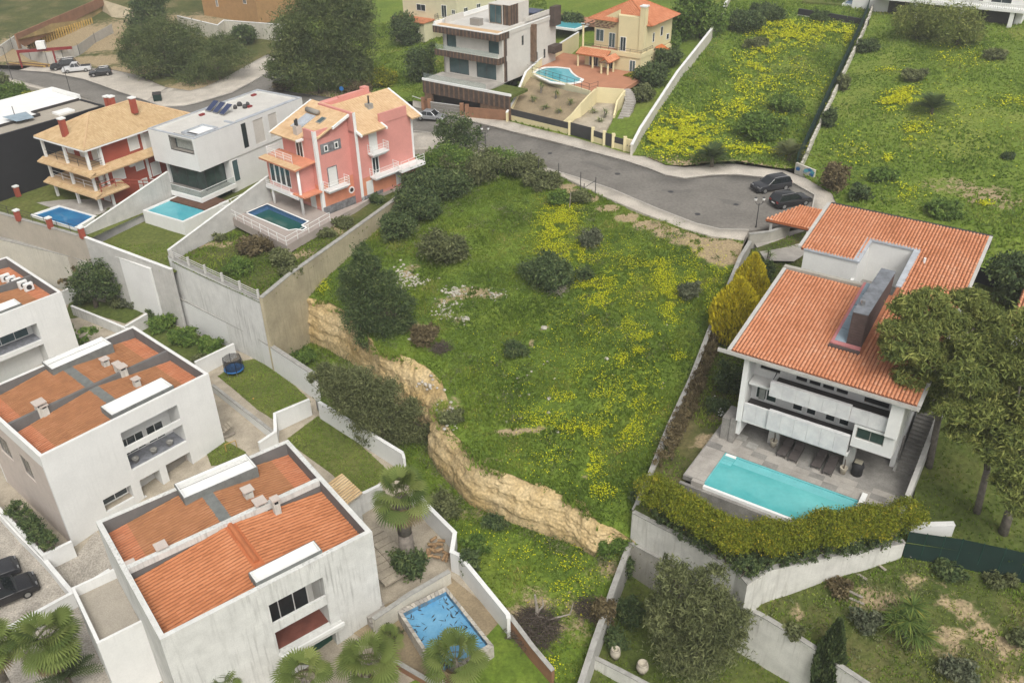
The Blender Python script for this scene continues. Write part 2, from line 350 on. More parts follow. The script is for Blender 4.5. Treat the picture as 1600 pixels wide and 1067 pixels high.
def patch(name, bnd, m, ctrl=None, step=1.5, amp=0.0, nscale=3.0, dirt=(), kind='structure', lift=0.0, reg=True, skirt=False):
    """a piece of ground: outline in plan, heights through its control points, one sheet of triangles"""
    poly = [xy(q) if len(q) == 3 else q for q in bnd]; f0 = rbf(ctrl or [q for q in bnd if len(q) == 3])
    def fz(x, y): return f0(x, y) + lift + (amp*(vnoise(x, y, nscale) + 0.5*vnoise(x, y, nscale*0.4, 5)) if amp else 0)
    pts = []; n = len(poly)
    for i in range(n):
        a, b = poly[i], poly[(i+1)%n]; k = max(1, int(math.hypot(b[0]-a[0], b[1]-a[1])/max(step, 0.6)))
        pts += [(a[0]+(b[0]-a[0])*j/k, a[1]+(b[1]-a[1])*j/k) for j in range(k)]
    nb = len(pts); X = [p[0] for p in poly]; Y = [p[1] for p in poly]
    gx, gy = np.meshgrid(np.arange(min(X), max(X), step), np.arange(min(Y), max(Y), step)); gx = gx.ravel(); gy = gy.ravel()
    gx = gx + rng.uniform(-.3,.3,gx.shape)*step; gy = gy + rng.uniform(-.3,.3,gy.shape)*step
    ok = inpoly(gx, gy, poly)
    bp = np.array(pts); gx, gy = gx[ok], gy[ok]
    if len(gx):
        d = np.min((gx[:,None]-bp[None,:,0])**2 + (gy[:,None]-bp[None,:,1])**2, axis=1); k = d > (0.35*step)**2; gx, gy = gx[k], gy[k]
    vs = [Vector(p) for p in pts] + [Vector((a, b)) for a, b in zip(gx, gy)]
    r = delaunay_2d_cdt(vs, [], [list(range(nb))], 1, 1e-4)
    V = np.array([(v.x, v.y) for v in r[0]]); Z = fz(V[:,0], V[:,1]); T = np.array([f if len(f) == 3 else f[:3] for f in r[2]])
    V3 = np.column_stack([V, Z])
    a = V3[T]; nz = (a[:,1,0]-a[:,0,0])*(a[:,2,1]-a[:,0,1])-(a[:,1,1]-a[:,0,1])*(a[:,2,0]-a[:,0,0]); T[nz < 0] = T[nz < 0][:, ::-1]
    at = np.zeros(len(V3))
    for (px, py, rx, ry, s) in dirt:          # bare places: picture centre, plan half-sizes, strength
        z = float(fz(*xy((px, py, -2.0)))[0]); c = xy((px, py, z)); z = float(fz(*c)[0]); c = xy((px, py, z))
        e = ((V3[:,0]-c[0])/rx)**2 + ((V3[:,1]-c[1])/ry)**2; at = np.maximum(at, s*np.exp(-e*1.1))
    ids = []; T2 = []
    if skirt or lift > 0:                       # skirt round the edge so that no gap opens beside a kerb or wall
        E_ = {}
        for f in T:
            for i in range(3):
                e = (f[i], f[(i+1)%3]); E_[e] = 1
        bd = [e for e in E_ if (e[1], e[0]) not in E_]; ids = sorted({i for e in bd for i in e}); mp_ = {i: len(V3)+k for k, i in enumerate(ids)}; lo = V3[ids].copy(); lo[:,2] -= .7
        T2 = [(e[1], e[0], mp_[e[0]]) for e in bd] + [(e[1], mp_[e[0]], mp_[e[1]]) for e in bd]; V3 = np.concatenate([V3, lo]); T = np.concatenate([T, np.array(T2)]); at = np.concatenate([at, at[ids]])
    o = npmesh(name, V3, T, m, None, at, smooth=True); tag(o, kind=kind)
    if ids: o.data.polygons.foreach_set('use_smooth', np.arange(len(T)) < len(T)-len(T2))
    if reg: ALLPTS.append(V3[:len(V3)-len(ids)][::2])
    PATCH[o.name] = (poly, fz); o_fz = fz
    return poly, fz
def on(fz, px, py, z0=-3.0):
    """the point of a ground patch seen at a pixel"""
    z = z0
    for _ in range(12): p = P(px, py, z); z = 0.5*z + 0.5*float(fz(p.x, p.y)[0])
    p = P(px, py, z); return Vector((p.x, p.y, float(fz(p.x, p.y)[0])))
def offset_line(pts, d):
    out = []; n = len(pts)
    for i in range(n):
        t = Vector((0,0))
        if i > 0: a = (Vector(pts[i][:2])-Vector(pts[i-1][:2])).normalized(); t += Vector((-a.y, a.x))
        if i < n-1: b = (Vector(pts[i+1][:2])-Vector(pts[i][:2])).normalized(); t += Vector((-b.y, b.x))
        if 0 < i < n-1:
            t.normalize(); c = max(0.35, t.dot(Vector((-b.y, b.x)))); t = t/c
        elif t.length > 0: t.normalize()
        out.append((pts[i][0]+t.x*d, pts[i][1]+t.y*d))
    return out
def wallmesh(pts, zb, th, m, name, parent, side=1):
    """pts: world (x,y,ztop); the listed line is one edge of the top, thickness goes to the left (side=1) or right (-1)"""
    n = len(pts); B = offset_line(pts, th*side); zb = zb if hasattr(zb,'__len__') else [zb]*n; b = MB()
    for i in range(n-1):
        j = i+1; A0, A1, B0, B1 = pts[i], pts[j], B[i], B[j]
        vs = [(A0[0],A0[1],zb[i]),(A1[0],A1[1],zb[j]),(B1[0],B1[1],zb[j]),(B0[0],B0[1],zb[i]),(A0[0],A0[1],A0[2]),(A1[0],A1[1],A1[2]),(B1[0],B1[1],A1[2]),(B0[0],B0[1],A0[2])]
        fs = [(4,5,6,7),(0,1,5,4),(2,3,7,6)]
        if i == 0: fs.append((3,0,4,7))
        if i == n-2: fs.append((1,2,6,5))
        b.add(vs, fs if side > 0 else [f[::-1] for f in fs])
    o = b.build(name, m, parent); return o
def wall(name, label, pix, zb, th=0.25, m='white', side=1, cap=None, cat='wall', capth=0.07, capover=0.04, world=None, group=None):
    pts = world or [tuple(P(*q)) for q in pix]
    c = pts[len(pts)//2]; zb0 = min(zb) if hasattr(zb,'__len__') else zb
    t = thing(name, label, cat, (c[0], c[1], zb0), 0, group)
    lp = [(p[0]-c[0], p[1]-c[1], p[2]-zb0) for p in pts]; zbl = [z-zb0 for z in zb] if hasattr(zb,'__len__') else 0
    body = [(p[0],p[1],p[2]-(capth if cap else 0)) for p in lp]
    wallmesh(body, zbl, th, m, 'masonry', t, side)
    if cap:
        o = offset_line(lp, -capover*side); cp = [(o[i][0], o[i][1], lp[i][2]) for i in range(len(lp))]
        wallmesh(cp, [p[2]-capth for p in lp], th+2*capover, cap, 'coping', t, side)
    return t
LZ = -10.0      # level of the lower row's gardens
# ---- central vacant plot, above the cliff
W = [(410,465,-1.4),(452,430,-1.2),(540,368,-0.9),(634,300,-0.6),(656,272,-0.6)]          # top of the concrete wall beside the pink house
CLT = [(478,464,-4.9),(510,472,-5.0),(542,488,-5.1),(572,518,-5.2),(592,550,-5.4),(618,556,-5.5),(640,560,-5.5),(665,572,-5.6),(690,594,-5.8),(700,625,-6.0),
       (686,640,-6.1),(707,677,-6.2),(737,705,-6.4),(765,731,-6.5),(800,742,-6.6),(837,757,-6.7),(887,775,-6.8),(912,787,-6.9),(934,815,-7.2),(962,826,-7.5),(985,842,-8.3)]
CLB = [(480,532,-9.9),(516,550,-9.9),(548,566,-10),(578,592,-10),(600,618,-10),(622,636,-10),(642,650,-10),(656,664,-10),(668,680,-10.1),(674,694,-10.2),
       (666,706,-10.2),(682,734,-10.2),(706,760,-10.3),(738,790,-10.3),(774,806,-10.2),(812,820,-10.1),(858,838,-9.9),(896,852,-9.7),(928,870,-9.4),(964,858,-9.1),(983,850,-8.9)]
VW = [(1170,376,1.0),(1154,402,0.5),(1135,447,-0.4),(1109,507,-1.4),(1077,590,-2.8),(1041,667,-3.7),(1014,736,-4.6),(988,796,-5.8)]   # villa's left boundary
ROADN = [(650,246,-1.5),(700,236,-1.3),(760,243,-0.9),(800,250,-0.6),(838,262,-.4),(875,276,-.2),(935,305,0),(1000,333,0),(1062,357,0),(1112,371,0),(1162,377,0)]   # near edge of the pavement
MEAD = W[::-1][1:] + [W[0]]
mead_b = [(656,272,-0.6)] + ROADN[0:] + [(q[0],q[1],q[2]) for q in VW[1:]] + [(960,812,-7.3)] + CLT[::-1] + W[:0:-1][::-1][0:0]
mead_b = ROADN + VW[1:] + CLT[::-1] + [(540,368,-0.9),(634,300,-0.6),(656,272,-0.6)]
mead_c = ROADN + [(1160,402,-.4),(1120,440,-1.0),(1095,510,-2.2),(1060,590,-3.6),(1025,667,-4.6),(1000,736,-5.6),(980,796,-6.8),(962,824,-7.6)] + CLT + \
    [(520,440,-4.2),(560,400,-3.4),(612,340,-2.4),(645,300,-1.7),(700,300,-1.5),(620,470,-4.6),(700,420,-3.2),(720,520,-4.8),(830,400,-2.2),(850,520,-3.9),(780,620,-5.4),(900,640,-5.2),(950,450,-2.4),(1040,430,-1.3),(980,560,-3.6),(960,700,-5.6),(860,700,-6.0)]
DIRT_M = [(735,455,2.6,1.2,.8),(770,462,1.6,.7,.8),(640,420,1.6,2.2,.5),(600,430,1.0,1.5,.45),(895,300,1.4,1.0,.7),(920,312,1.5,1.0,.8),(950,326,1.6,1.1,.85),(980,341,1.7,1.2,.85),(1010,353,1.7,1.2,.9),(1040,365,1.8,1.3,.9),(1070,375,1.9,1.4,.95),(1100,383,2.0,1.5,.95),(1130,388,2.2,1.6,.95),(1150,396,2.0,2.2,.95),(1110,395,2.2,1.6,.8),(1125,410,1.6,1.4,.7),(850,512,.9,.6,.7),(812,672,3.2,.5,.75),(830,535,.6,.5,.6),
          (655,510,1.4,1.5,.5),(700,640,1.6,2.2,.55),(880,292,2.5,1,.7),(760,720,2,.5,.5),(905,785,1.8,.6,.6),(720,495,1.2,.8,.6),(690,470,1.5,.8,.6),(915,740,.9,.6,.5)]
mead_poly, mead_z = patch('meadow_ground', mead_b, 'meadow', mead_c, step=0.8, amp=0.16, nscale=3.5, dirt=DIRT_M)
# ---- strip under the cliff
STR_L = [(408,532,-10),(492,588,-10),(496,628,-10),(560,668,-10),(627,708,-10.1),(650,760,-10.2),(706,838,-10.3),(704,866,-10.3),(790,958,-10.8),(866,1062,-11.3),(905,1110,-11.6)]
GW = [(982,843,-8.6),(955,915,-9.2),(925,1000,-9.8),(903,1067,-10.3),(890,1110,-10.6)]           # top of the long low wall
str_b = STR_L + [(960,1110,-11.6)] + [(q[0],q[1],q[2]) for q in GW[::-1]] + CLB[::-1] + [(476,413,-1.12),(452,430,-1.2),(410,465,-1.4)]
str_c = STR_L + CLB + [(960,1110,-11.7),(900,1040,-11.4),(920,980,-11.0),(945,920,-10.2),(965,870,-9.6),(962,824,-9.0),(860,930,-10.8),(800,880,-10.5),(440,520,-9.9)]
str_poly, str_z = patch('lower_meadow_ground', str_b, 'meadow', str_c, step=0.9, amp=0.14, dirt=[(640,680,4,3,.3),(745,800,3,2,.4),(830,960,4,4,.45),(900,960,3,4,.45),(950,880,1.5,1,.6)])
# ---- the cliff: rows between its upper and lower edge
def cliff():
    top = [np.array(P(*q)) for q in CLT]; bot = [np.array(P(*q)) for q in CLB]
    def dens(L):
        L = np.array(L); d = np.r_[0, np.cumsum(np.linalg.norm(np.diff(L, axis=0), axis=1))]; return L, d/d[-1]
    # parametrise both edges by node index so that they stay paired
    N = 420; s = np.linspace(0, len(top)-1, N); ti = np.array(top); bi = np.array(bot)
    A = np.column_stack([np.interp(s, range(len(ti)), ti[:,k]) for k in range(3)]); B = np.column_stack([np.interp(s, range(len(bi)), bi[:,k]) for k in range(3)])
    rows = 44; V = []
    D = A - B; D[:,2] = 0; nrm = D/np.maximum(1e-3, np.linalg.norm(D, axis=1))[:,None]
    L_ = np.r_[0, np.cumsum(np.linalg.norm(np.diff(A, axis=0), axis=1))]
    jag = 0.35*vnoise(L_, L_*0, 1.3, 2) + 0.2*vnoise(L_, L_*0, .4, 3)          # ragged upper edge
    for r in range(rows+1):
        t = r/rows
        h = t**2.1 if t < .8 else .8**2.1 + (t-.8)/.2*(1-.8**2.1)              # sheer below, broken slope at the top
        q = B + (A-B)*np.array([h, h, t**.72])[None,:]
        z = q[:,2]; env = math.sin(math.pi*min(1, .06+t*.94))**.5
        strat = .07*np.sign(np.sin(z*5.2 + 1.6*vnoise(L_, z, 4, 3)))*np.abs(np.sin(z*5.2 + 1.6*vnoise(L_, z, 4, 3)))**.3
        rough = .55*vnoise(L_, z*.5, 2.6, 9) + .30*np.abs(vnoise(L_, z*.5, 1.0, 4)) + .20*vnoise(L_, z*.9, .42, 6) + .14*vnoise(L_, z*2, .18, 7)
        gully = .9*np.maximum(0, vnoise(L_, L_*0+z*.12, 1.5, 14)-.35)
        q = q + nrm*(env*(.62*rough + strat + .6*gully + .05))[:,None]
        if t > .6: q = q + nrm*(jag*(t-.6)/.4)[:,None]
        if r == 0: q[:,2] -= 1.8
        if r == rows: q[:,2] = A[:,2] - .04; q = q + nrm*.45
        V.append(q)
    V = np.concatenate(V); T = []
    for r in range(rows):
        for i in range(N-1): a = r*N+i; T.append((a, a+1, a+N+1, a+N))
    o = npmesh('cliff', V, np.array(T)[:, ::-1], 'cliff'); tag(o, kind='structure'); ALLPTS.append(V[:N:3])
    return o
cliff()
# ---- concrete wall beside the pink house: shown face to the meadow; and its end return
wall('boundary_wall', 'tall ochre-stained concrete retaining wall between the pink house and the vacant plot', W, [-11,-11,-8,-5,-4], 0.4, 'concrete_yellow', side=1, cap='coping')
wall('garden_wall', 'brown weathered boundary wall running down between meadow and tiled villa', VW, [-2,-2.5,-3.5,-4.5,-6,-7,-8,-9], 0.3, 'concrete', side=1, cap='coping')
wall('garden_wall', 'long low concrete wall falling away below the corner of the hedge terrace', GW, [-13]*5, 0.35, 'concrete_light', side=1, cap='coping')
# ---------------------------------------------------------------- roads and pavements
NEAR = [(646,206,-1.7),(700,212,-1.5),(760,232,-1.0),(827,256,-.4),(907,281,-.1),(955,297,0),(1025,327,0),(1087,351,0),(1125,360,0),(1170,361,0),(1210,355,0)]
FAR = [(1240,346,0),(1268,326,0),(1272,306,0),(1240,288,0),(1200,279,0),(1150,274,0),(1112,275,0),(1070,280,0),(1040,275,0),(1015,265,0),(975,252,0),(900,232,-.1),(800,207,-.7),(740,192,-1.2),(690,178,-1.6),(645,168,-1.9),(560,158,-2.6),(470,146,-3.2),(432,140,-3.5)]
ROAD_W = [(452,128,-3.5),(470,100,-3.3),(500,70,-3.0),(470,60,-3.0),(440,100,-3.4),(400,125,-3.7),(362,145,-4.0),(312,160,-4.3),(287,166,-4.4),(253,167,-4.5),(187,144,-4.8),(131,124,-5.0),(75,113,-5.1),(0,108,-5.3),(-120,100,-5.5),
          (-120,112,-5.5),(11,122,-5.2),(84,141,-4.9),(135,156,-4.7),(190,178,-4.4),(260,200,-4.0),(330,205,-3.6),(420,196,-3.2),(520,192,-2.6),(600,200,-2.1)]
patch('road', NEAR + FAR + ROAD_W, 'asphalt', step=2.5, skirt=True)
def strip(name, A, B, m, lift=0.13, step=2.0): return patch(name, A + B[::-1], m, step=step, lift=lift)
def kerb(A, lift=0.13):
    pts = [(p.x, p.y, p.z + lift + 0.012) for p in (P(*q) for q in A)]
    c = pts[len(pts)//2]; o = wallmesh([(p[0],p[1],p[2]) for p in pts], [p[2]-0.4 for p in pts], 0.14, 'kerb', 'kerb', None, 1); tag(o, kind='structure')
strip('pavement', NEAR[:10], [(646,236,-1.7),(700,232,-1.4),(752,246,-1.0),(827,262,-.4),(875,276,-.2),(935,305,0),(1000,333,0),(1062,357,0),(1112,371,0),(1162,377,0)], 'calcada')
kerb(NEAR[:10])
FARW = [(1290,352,0),(1310,330,0),(1300,305,0),(1262,282,0),(1225,268,0),(1150,258,0),(1112,258,0),(1070,263,0),(1040,260,0),(1008,246,0),(975,240,0),(896,216,-.1),(800,192,-.7),(740,178,-1.2),(690,166,-1.6),(645,158,-1.9)]
strip('pavement', FAR[:16], FARW, 'calcada'); kerb(FAR[:16][::-1])
strip('pavement', [(440,100,-3.4),(400,125,-3.7),(362,145,-4.0),(312,160,-4.3),(287,166,-4.4),(253,167,-4.5),(230,158,-4.6)], [(418,86,-3.4),(385,104,-3.7),(350,124,-4.0),(318,138,-4.3),(296,143,-4.4),(262,138,-4.5),(240,150,-4.6)], 'calcada')
kerb([(440,100,-3.4),(400,125,-3.7),(362,145,-4.0),(312,160,-4.3),(287,166,-4.4),(253,167,-4.5),(230,158,-4.6)])
strip('parking_bay', [(230,158,-4.6),(187,144,-4.8),(131,124,-5.0),(75,113,-5.1),(30,110,-5.2)], [(262,138,-4.5),(215,118,-4.8),(178,110,-5.0),(110,103,-5.1),(50,104,-5.2)], 'calcada', lift=0.02)
strip('pavement', [(-60,112,-5.4),(11,122,-5.2),(84,141,-4.9),(135,156,-4.7),(190,178,-4.4)], [(-60,119,-5.4),(11,129,-5.2),(56,139,-5),(90,150,-4.8),(140,172,-4.5)], 'calcada')
# ---------------------------------------------------------------- plots of the upper row
RF0, RF1, WF1, PF0 = (-90,308,-2.2), (132,371,-2.2), (266,421,-2.9), (266,401,-1.9)
red_b = [RF0, RF1, (240,283,.8), (330,215,-2.0), (330,205,-3.6), (260,200,-4), (190,178,-4.4), (135,158,-4.7), (-90,128,-5.4)]
patch('plot_ground', red_b, 'lawn', [(-90,330,-2.6),(60,352,-2.6),(132,371,-2.6),(60,310,-2.4),(240,300,-2.4),(330,215,-2.6),(330,205,-3.6),(260,200,-4),(135,160,-4.7),(-90,128,-5.4),(100,240,-2.6)], step=2.5)
white_b = [RF1, WF1, (345,330,.3), (419,275,2.1), (470,215,-2), (420,198,-3.2), (330,205,-3.6), (330,215,-2), (240,283,.8)]
wl_poly, wl_z = patch('white_house_lawn', white_b, 'lawn', [(132,371,-3.5),(266,421,-3.5),(200,360,-3.5),(290,360,-3.5),(230,330,-3.3),(300,330,-3.0),(345,330,-2.6),(419,275,-2.4),(470,215,-2.4),(420,198,-3.2),(330,205,-3.6),(240,283,-2.6)], step=2, amp=.04)
pink_b = [PF0, (410,465,-1.4), (452,430,-1.2),(540,368,-0.9),(634,300,-0.6),(656,272,-0.6),(648,238,-1.7),(646,206,-1.7),(600,200,-2.1),(520,192,-2.6),(420,198,-3.2),(470,215,-2),(419,275,2.1),(345,330,.3)]
pk_poly, pk_z = patch('pink_house_garden', pink_b, 'garden', [(266,405,-2.5),(410,470,-2.2),(452,432,-2.0),(540,370,-1.8),(634,300,-1.3),(656,272,-1.2),(648,238,-1.7),(646,206,-1.7),(600,200,-2.1),(420,198,-3.2),(470,215,-2),(419,275,-2),(345,340,-2.4),(390,390,-2.4)], step=1.5, amp=.06, dirt=[(340,382,2.2,.9,.7),(480,395,1.6,1.2,.7),(520,360,2,1.5,.6),(650,250,3,3,.9)])
wall('retaining_wall', 'tan plastered retaining wall under the red house and its blue pool', [RF0, RF1], -11, 0.35, 'plaster_tan', side=1, cap='coping')
wall('retaining_wall', 'cream lower retaining wall with long stains below the tan wall', [(-90,352,-5.4),(112,401,-5.4),(140,411,-5.4)], -11, 0.5, 'plaster_cream', side=1, cap='coping')
wall('retaining_wall', 'grey concrete parapet wall along the front of the lawn with the raised pool', [RF1, WF1], -11, 0.3, 'concrete_light', side=1, cap='coping_white')
wall('retaining_wall', 'bright white painted wall panel standing below the raised pool lawn', [(137,384,-3.45),(233,420,-3.45)], -11, 0.25, 'white', side=1, cap='coping_white')
wall('retaining_wall', 'streaked white retaining wall carrying the railing below the pink house garden', [(262,400,-2.1),(405,468,-1.9)], -11, 0.35, 'white_dirty', side=1, cap='coping')
wall('retaining_wall', 'lower white tier of the stepped wall with a dark ledge line above row-house gardens', [(234,443,-7),(322,487,-7),(400,527,-7),(490,586,-7)], -11.5, 0.4, 'white', side=1, cap='coping')
patch('wall_ledge', [(234,443,-7.02),(400,527,-7.02),(424,543,-7.02),(436,528,-7.02),(404,508,-7.02),(236,425,-7.02)], 'concrete', step=3)
wall('garden_wall', 'white coped wall rising between raised turquoise pool and pink house deck', [(263,391,-1.5),(345,330,.3),(419,275,2.1)], -5, 0.2, 'concrete_light', side=1, cap='coping_white')
wall('garden_wall', 'pale plain wall between the red house and the raised turquoise pool', [(132,356,-1.7),(240,283,.8),(262,268,1.25)], -5, 0.2, 'concrete_light', side=1, cap='coping_white')
# ---------------------------------------------------------------- lower row: ground, lawns, patios
row_b = [(-150,395,-10),(112,455,-10),(234,490,-10),(400,560,-10),(490,612,-10),(496,640,-10),(627,715,-10.1),(650,762,-10.2),(706,842,-10.3),(704,868,-10.3),(790,960,-10.8),(866,1064,-11.3),(920,1130,-11.6),(700,1200,-12),(200,1200,-13),(-200,1150,-13),(-300,800,-13)]
row_c = [(-150,395,-10),(112,455,-10),(234,490,-10),(400,560,-10),(490,612,-10),(627,715,-10.2),(706,850,-10.5),(790,960,-11.2),(866,1064,-11.7),(920,1130,-12),(700,1200,-12.2),(340,640,-10.2),(450,700,-10.4),(560,1000,-11.4),(120,850,-12.4),(0,900,-13),(0,760,-12.6),(200,1000,-13),(200,1200,-13.2),(-200,1150,-13.5),(-300,800,-13),(0,500,-10.6),(90,560,-10.6),(420,1060,-12.6),(660,980,-11.5)]
row_poly, row_z = patch('row_house_ground', row_b, 'paving_beige', row_c, step=2.0)
def sheet(name, pix, m, fz=row_z, up=0.03, step=1.2, z0=-10.4, amp=0):
    pts = [on(fz, x, y, z0) for x, y in pix]; poly = [(p.x, p.y) for p in pts]
    return patch(name, [(q.x, q.y) for q in pts], m, None, step, reg=False) if False else _sheet(name, poly, m, fz, up, step, amp)
def _sheet(name, poly, m, fz, up, step, amp):
    pts = []; n = len(poly)
    for i in range(n):
        a, b = poly[i], poly[(i+1)%n]; k = max(1, int(math.hypot(b[0]-a[0], b[1]-a[1])/step)); pts += [(a[0]+(b[0]-a[0])*j/k, a[1]+(b[1]-a[1])*j/k) for j in range(k)]
    nb = len(pts); X = [p[0] for p in poly]; Y = [p[1] for p in poly]
    gx, gy = np.meshgrid(np.arange(min(X), max(X), step), np.arange(min(Y), max(Y), step)); gx, gy = gx.ravel(), gy.ravel(); ok = inpoly(gx, gy, poly); gx, gy = gx[ok], gy[ok]
    r = delaunay_2d_cdt([Vector(p) for p in pts] + [Vector((a,b)) for a, b in zip(gx, gy)], [], [list(range(nb))], 1, 1e-4)
    V = np.array([(v.x, v.y) for v in r[0]]); Z = fz(V[:,0], V[:,1]) + up; T = np.array([f[:3] for f in r[2]]); V3 = np.column_stack([V, Z])
    a = V3[T]; nz = (a[:,1,0]-a[:,0,0])*(a[:,2,1]-a[:,0,1])-(a[:,1,1]-a[:,0,1])*(a[:,2,0]-a[:,0,0]); T[nz < 0] = T[nz < 0][:, ::-1]
    o = npmesh(name, V3, T, m, None, np.zeros(len(V3)), smooth=True); tag(o, kind='structure')
    return poly, (lambda x, y: fz(x, y) + up)
lawnA = sheet('lawn', [(340,588),(372,566),(402,560),(462,604),(486,628),(434,660),(402,640)], 'lawn')
lawnB = sheet('lawn', [(446,688),(497,650),(560,692),(610,738),(570,775),(544,772),(520,742)], 'lawn')
lawnC = sheet('lawn', [(322,706),(352,688),(384,706),(388,722),(330,728)], 'lawn')
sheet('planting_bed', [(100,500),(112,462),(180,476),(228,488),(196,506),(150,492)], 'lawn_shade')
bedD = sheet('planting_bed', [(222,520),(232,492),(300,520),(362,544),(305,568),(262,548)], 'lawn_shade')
sheet('driveway', [(-60,770),(30,800),(60,850),(105,915),(140,960),(190,1067),(190,1130),(-120,1130)], 'cobble', z0=-12.5)
sheet('gravel_yard', [(60,900),(118,870),(150,830),(196,880),(210,960),(150,960),(80,990)], 'cobble', z0=-12.5, up=0.05)
sheet('patio', [(560,770),(600,760),(660,838),(700,880),(600,946),(596,930),(580,830)], 'paving_beige', z0=-10.4, up=0.05)
sheet('grass_verge', [(745,1010),(790,962),(866,1064),(900,1130),(600,1130),(640,1067)], 'meadow', z0=-11.5, up=0.05)
# garden divisions of the lower row
WD = 'white'
wall('garden_wall', 'white low wall behind the trampoline lawn', [(305,566,-8.4),(366,537,-8.4)], -11, .2, WD, 1, 'coping_white')
wall('garden_wall', 'white garden back wall stepping down beside the dark spreading tree', [(496,628,-8.2),(560,667,-8.2),(627,708,-8.2)], -11, .25, WD, 1, 'coping_white')
wall('garden_wall', 'short white wall end closing the lower garden by the palm', [(627,708,-8.2),(629,716,-8.2)], -11, .25, WD, 1)
wall('garden_wall', 'white dividing wall between the two lawns behind the flat roofs', [(405,692,-9.2),(432,674,-9.0),(431,646,-8.3),(484,624,-8.3)], -11.4, .22, WD, 1, 'coping_white')
wall('garden_wall', 'white wall alongside the trampoline lawn and the side path', [(334,600,-9.3),(362,622,-9.3),(405,655,-9.3),(432,676,-9.3)], -11.4, .22, WD, -1, 'coping')
wall('garden_wall', 'stained white wall beside the tall palm and the patio roof', [(547,781,-8.6),(597,757,-8.6)], -11.4, .22, 'white_dirty', 1, 'coping_white')
wall('garden_wall', 'white patio wall climbing from behind the palm to the blue pool', [(640,758,-8.6),(664,788,-8.5),(708,832,-8.5),(703,862,-8.8),(716,868,-8.8),(791,960,-9.3),(792,966,-9.3)], -12, .25, 'white', 1, 'coping_white')
wall('garden_wall', 'low brick-red wall continuing past the blue pool towards the brush pile', [(794,962,-9.6),(830,1010,-10),(862,1048,-10.3)], -12.6, .25, 'brick_brown', 1, 'coping')
wall('garden_wall', 'brick-red low wall with pale coping beside the palms and blue pool deck', [(602,1026,-11.0),(682,1072,-11.2),(720,1100,-11.3)], -13, .25, 'brick_brown', 1, 'coping')
wall('garden_wall', 'white wall crossing the cobbled yard below the flat-roofed house', [(12,981,-11.6),(116,925,-11.3),(172,890,-11.1)], -13.6, .22, WD, 1, 'coping_white')
wall('garden_wall', 'white wall edging the cobbled driveway beside the parked cars', [(-20,775,-11.6),(30,830,-11.6),(70,870,-11.6),(116,925,-11.5)], -13.6, .25, WD, -1, 'coping_white')
wall('garden_wall', 'balustraded white wall below the green garden of the upper left row', [(110,478,-9.0),(150,494,-9.0),(198,514,-9.0)], -11.2, .2, 'white_dirty', 1, 'coping_white')
wall('garden_wall', 'white wall closing the planted bed behind the leftmost roof', [(97,456,-8.4),(122,444,-8.4)], -11, .2, WD, 1, 'coping_white')
wall('garden_wall', 'short pale wall between the two planted beds below the white panel', [(196,510,-8.8),(230,490,-8.4)], -11, .2, 'concrete_light', 1, 'coping_white')
# ---------------------------------------------------------------- villa side
HWT = [(988,800,-5.6),(1067,841,-5.4),(1150,892,-5.1),(1168,912,-5.0),(1200,890,-4.8),(1300,868,-4.6),(1415,847,-4.4)]
hed_b = HWT + [(1425,790,-5),(1350,790,-4.6),(1215,800,-4.6),(1090,760,-4.6),(1040,735,-4.6),(1014,738,-4.6)]
hed_poly, hed_z = patch('hedge_terrace', hed_b, 'garden', [(q[0],q[1],q[2]-.1) for q in HWT] + [(1425,790,-4.6),(1350,795,-4.8),(1215,805,-5.0),(1090,770,-5.3),(1014,745,-5.5)], step=1.5, amp=.05)
wall('retaining_wall', 'white retaining wall below the clipped hedge and the turquoise villa pool', HWT, [-9,-9,-9,-9,-8.6,-7.6,-6.8], .3, 'white_stained', 1, 'coping')
gar_b = VW[::-1][1:] + [(1185,378,0.2),(1262,356,0.2),(1235,420,-.5),(1170,560,-2.5),(1163,640,-3.5),(1139,664,-3.5),(1118,690,-3.5),(1063,747,-3.5),(1040,738,-4.6)]
vg_poly, vg_z = patch('villa_side_garden', [(1014,736,-4.6),(1041,667,-3.7),(1077,590,-2.8),(1109,507,-1.4),(1135,447,-.4),(1154,402,.5),(1170,376,1.0),(1262,356,0.2),(1260,420,-.5),(1230,560,-2.5),(1200,640,-3.5),(1139,668,-3.6),(1118,694,-3.6),(1063,751,-3.6)], 'scrub',
    [(1014,740,-5.2),(1041,675,-4.6),(1077,600,-3.9),(1109,517,-2.6),(1135,457,-1.6),(1154,412,-.7),(1170,386,-.1),(1262,356,0),(1260,420,-.8),(1150,560,-3.0),(1163,640,-3.7),(1139,668,-3.8),(1118,694,-3.8),(1063,751,-4.2)], step=1.2, amp=.08, dirt=[(1110,690,1.4,1.4,.6),(1125,650,2,1.2,.4)])
lawn_b = [(1440,560,-.5),(1452,600,-1.2),(1425,790,-4.4),(1415,847,-6.2),(1430,834,-6),(1600,880,-6),(1800,930,-6),(1900,700,-1),(1900,560,.5),(1560,430,.8),(1560,480,.5)]
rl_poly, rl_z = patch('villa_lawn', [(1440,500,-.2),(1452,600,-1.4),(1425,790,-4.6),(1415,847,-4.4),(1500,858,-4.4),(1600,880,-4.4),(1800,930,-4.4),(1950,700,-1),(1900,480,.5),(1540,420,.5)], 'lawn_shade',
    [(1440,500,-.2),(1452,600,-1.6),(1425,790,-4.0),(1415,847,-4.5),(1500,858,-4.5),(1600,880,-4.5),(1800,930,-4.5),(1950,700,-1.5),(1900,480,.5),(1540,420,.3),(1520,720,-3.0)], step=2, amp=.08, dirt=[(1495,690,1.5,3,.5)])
LGW = [(1152,942,-8.1),(1200,968,-8.2),(1263,1007,-8.6),(1310,1040,-8.9),(1370,1080,-9.2)]
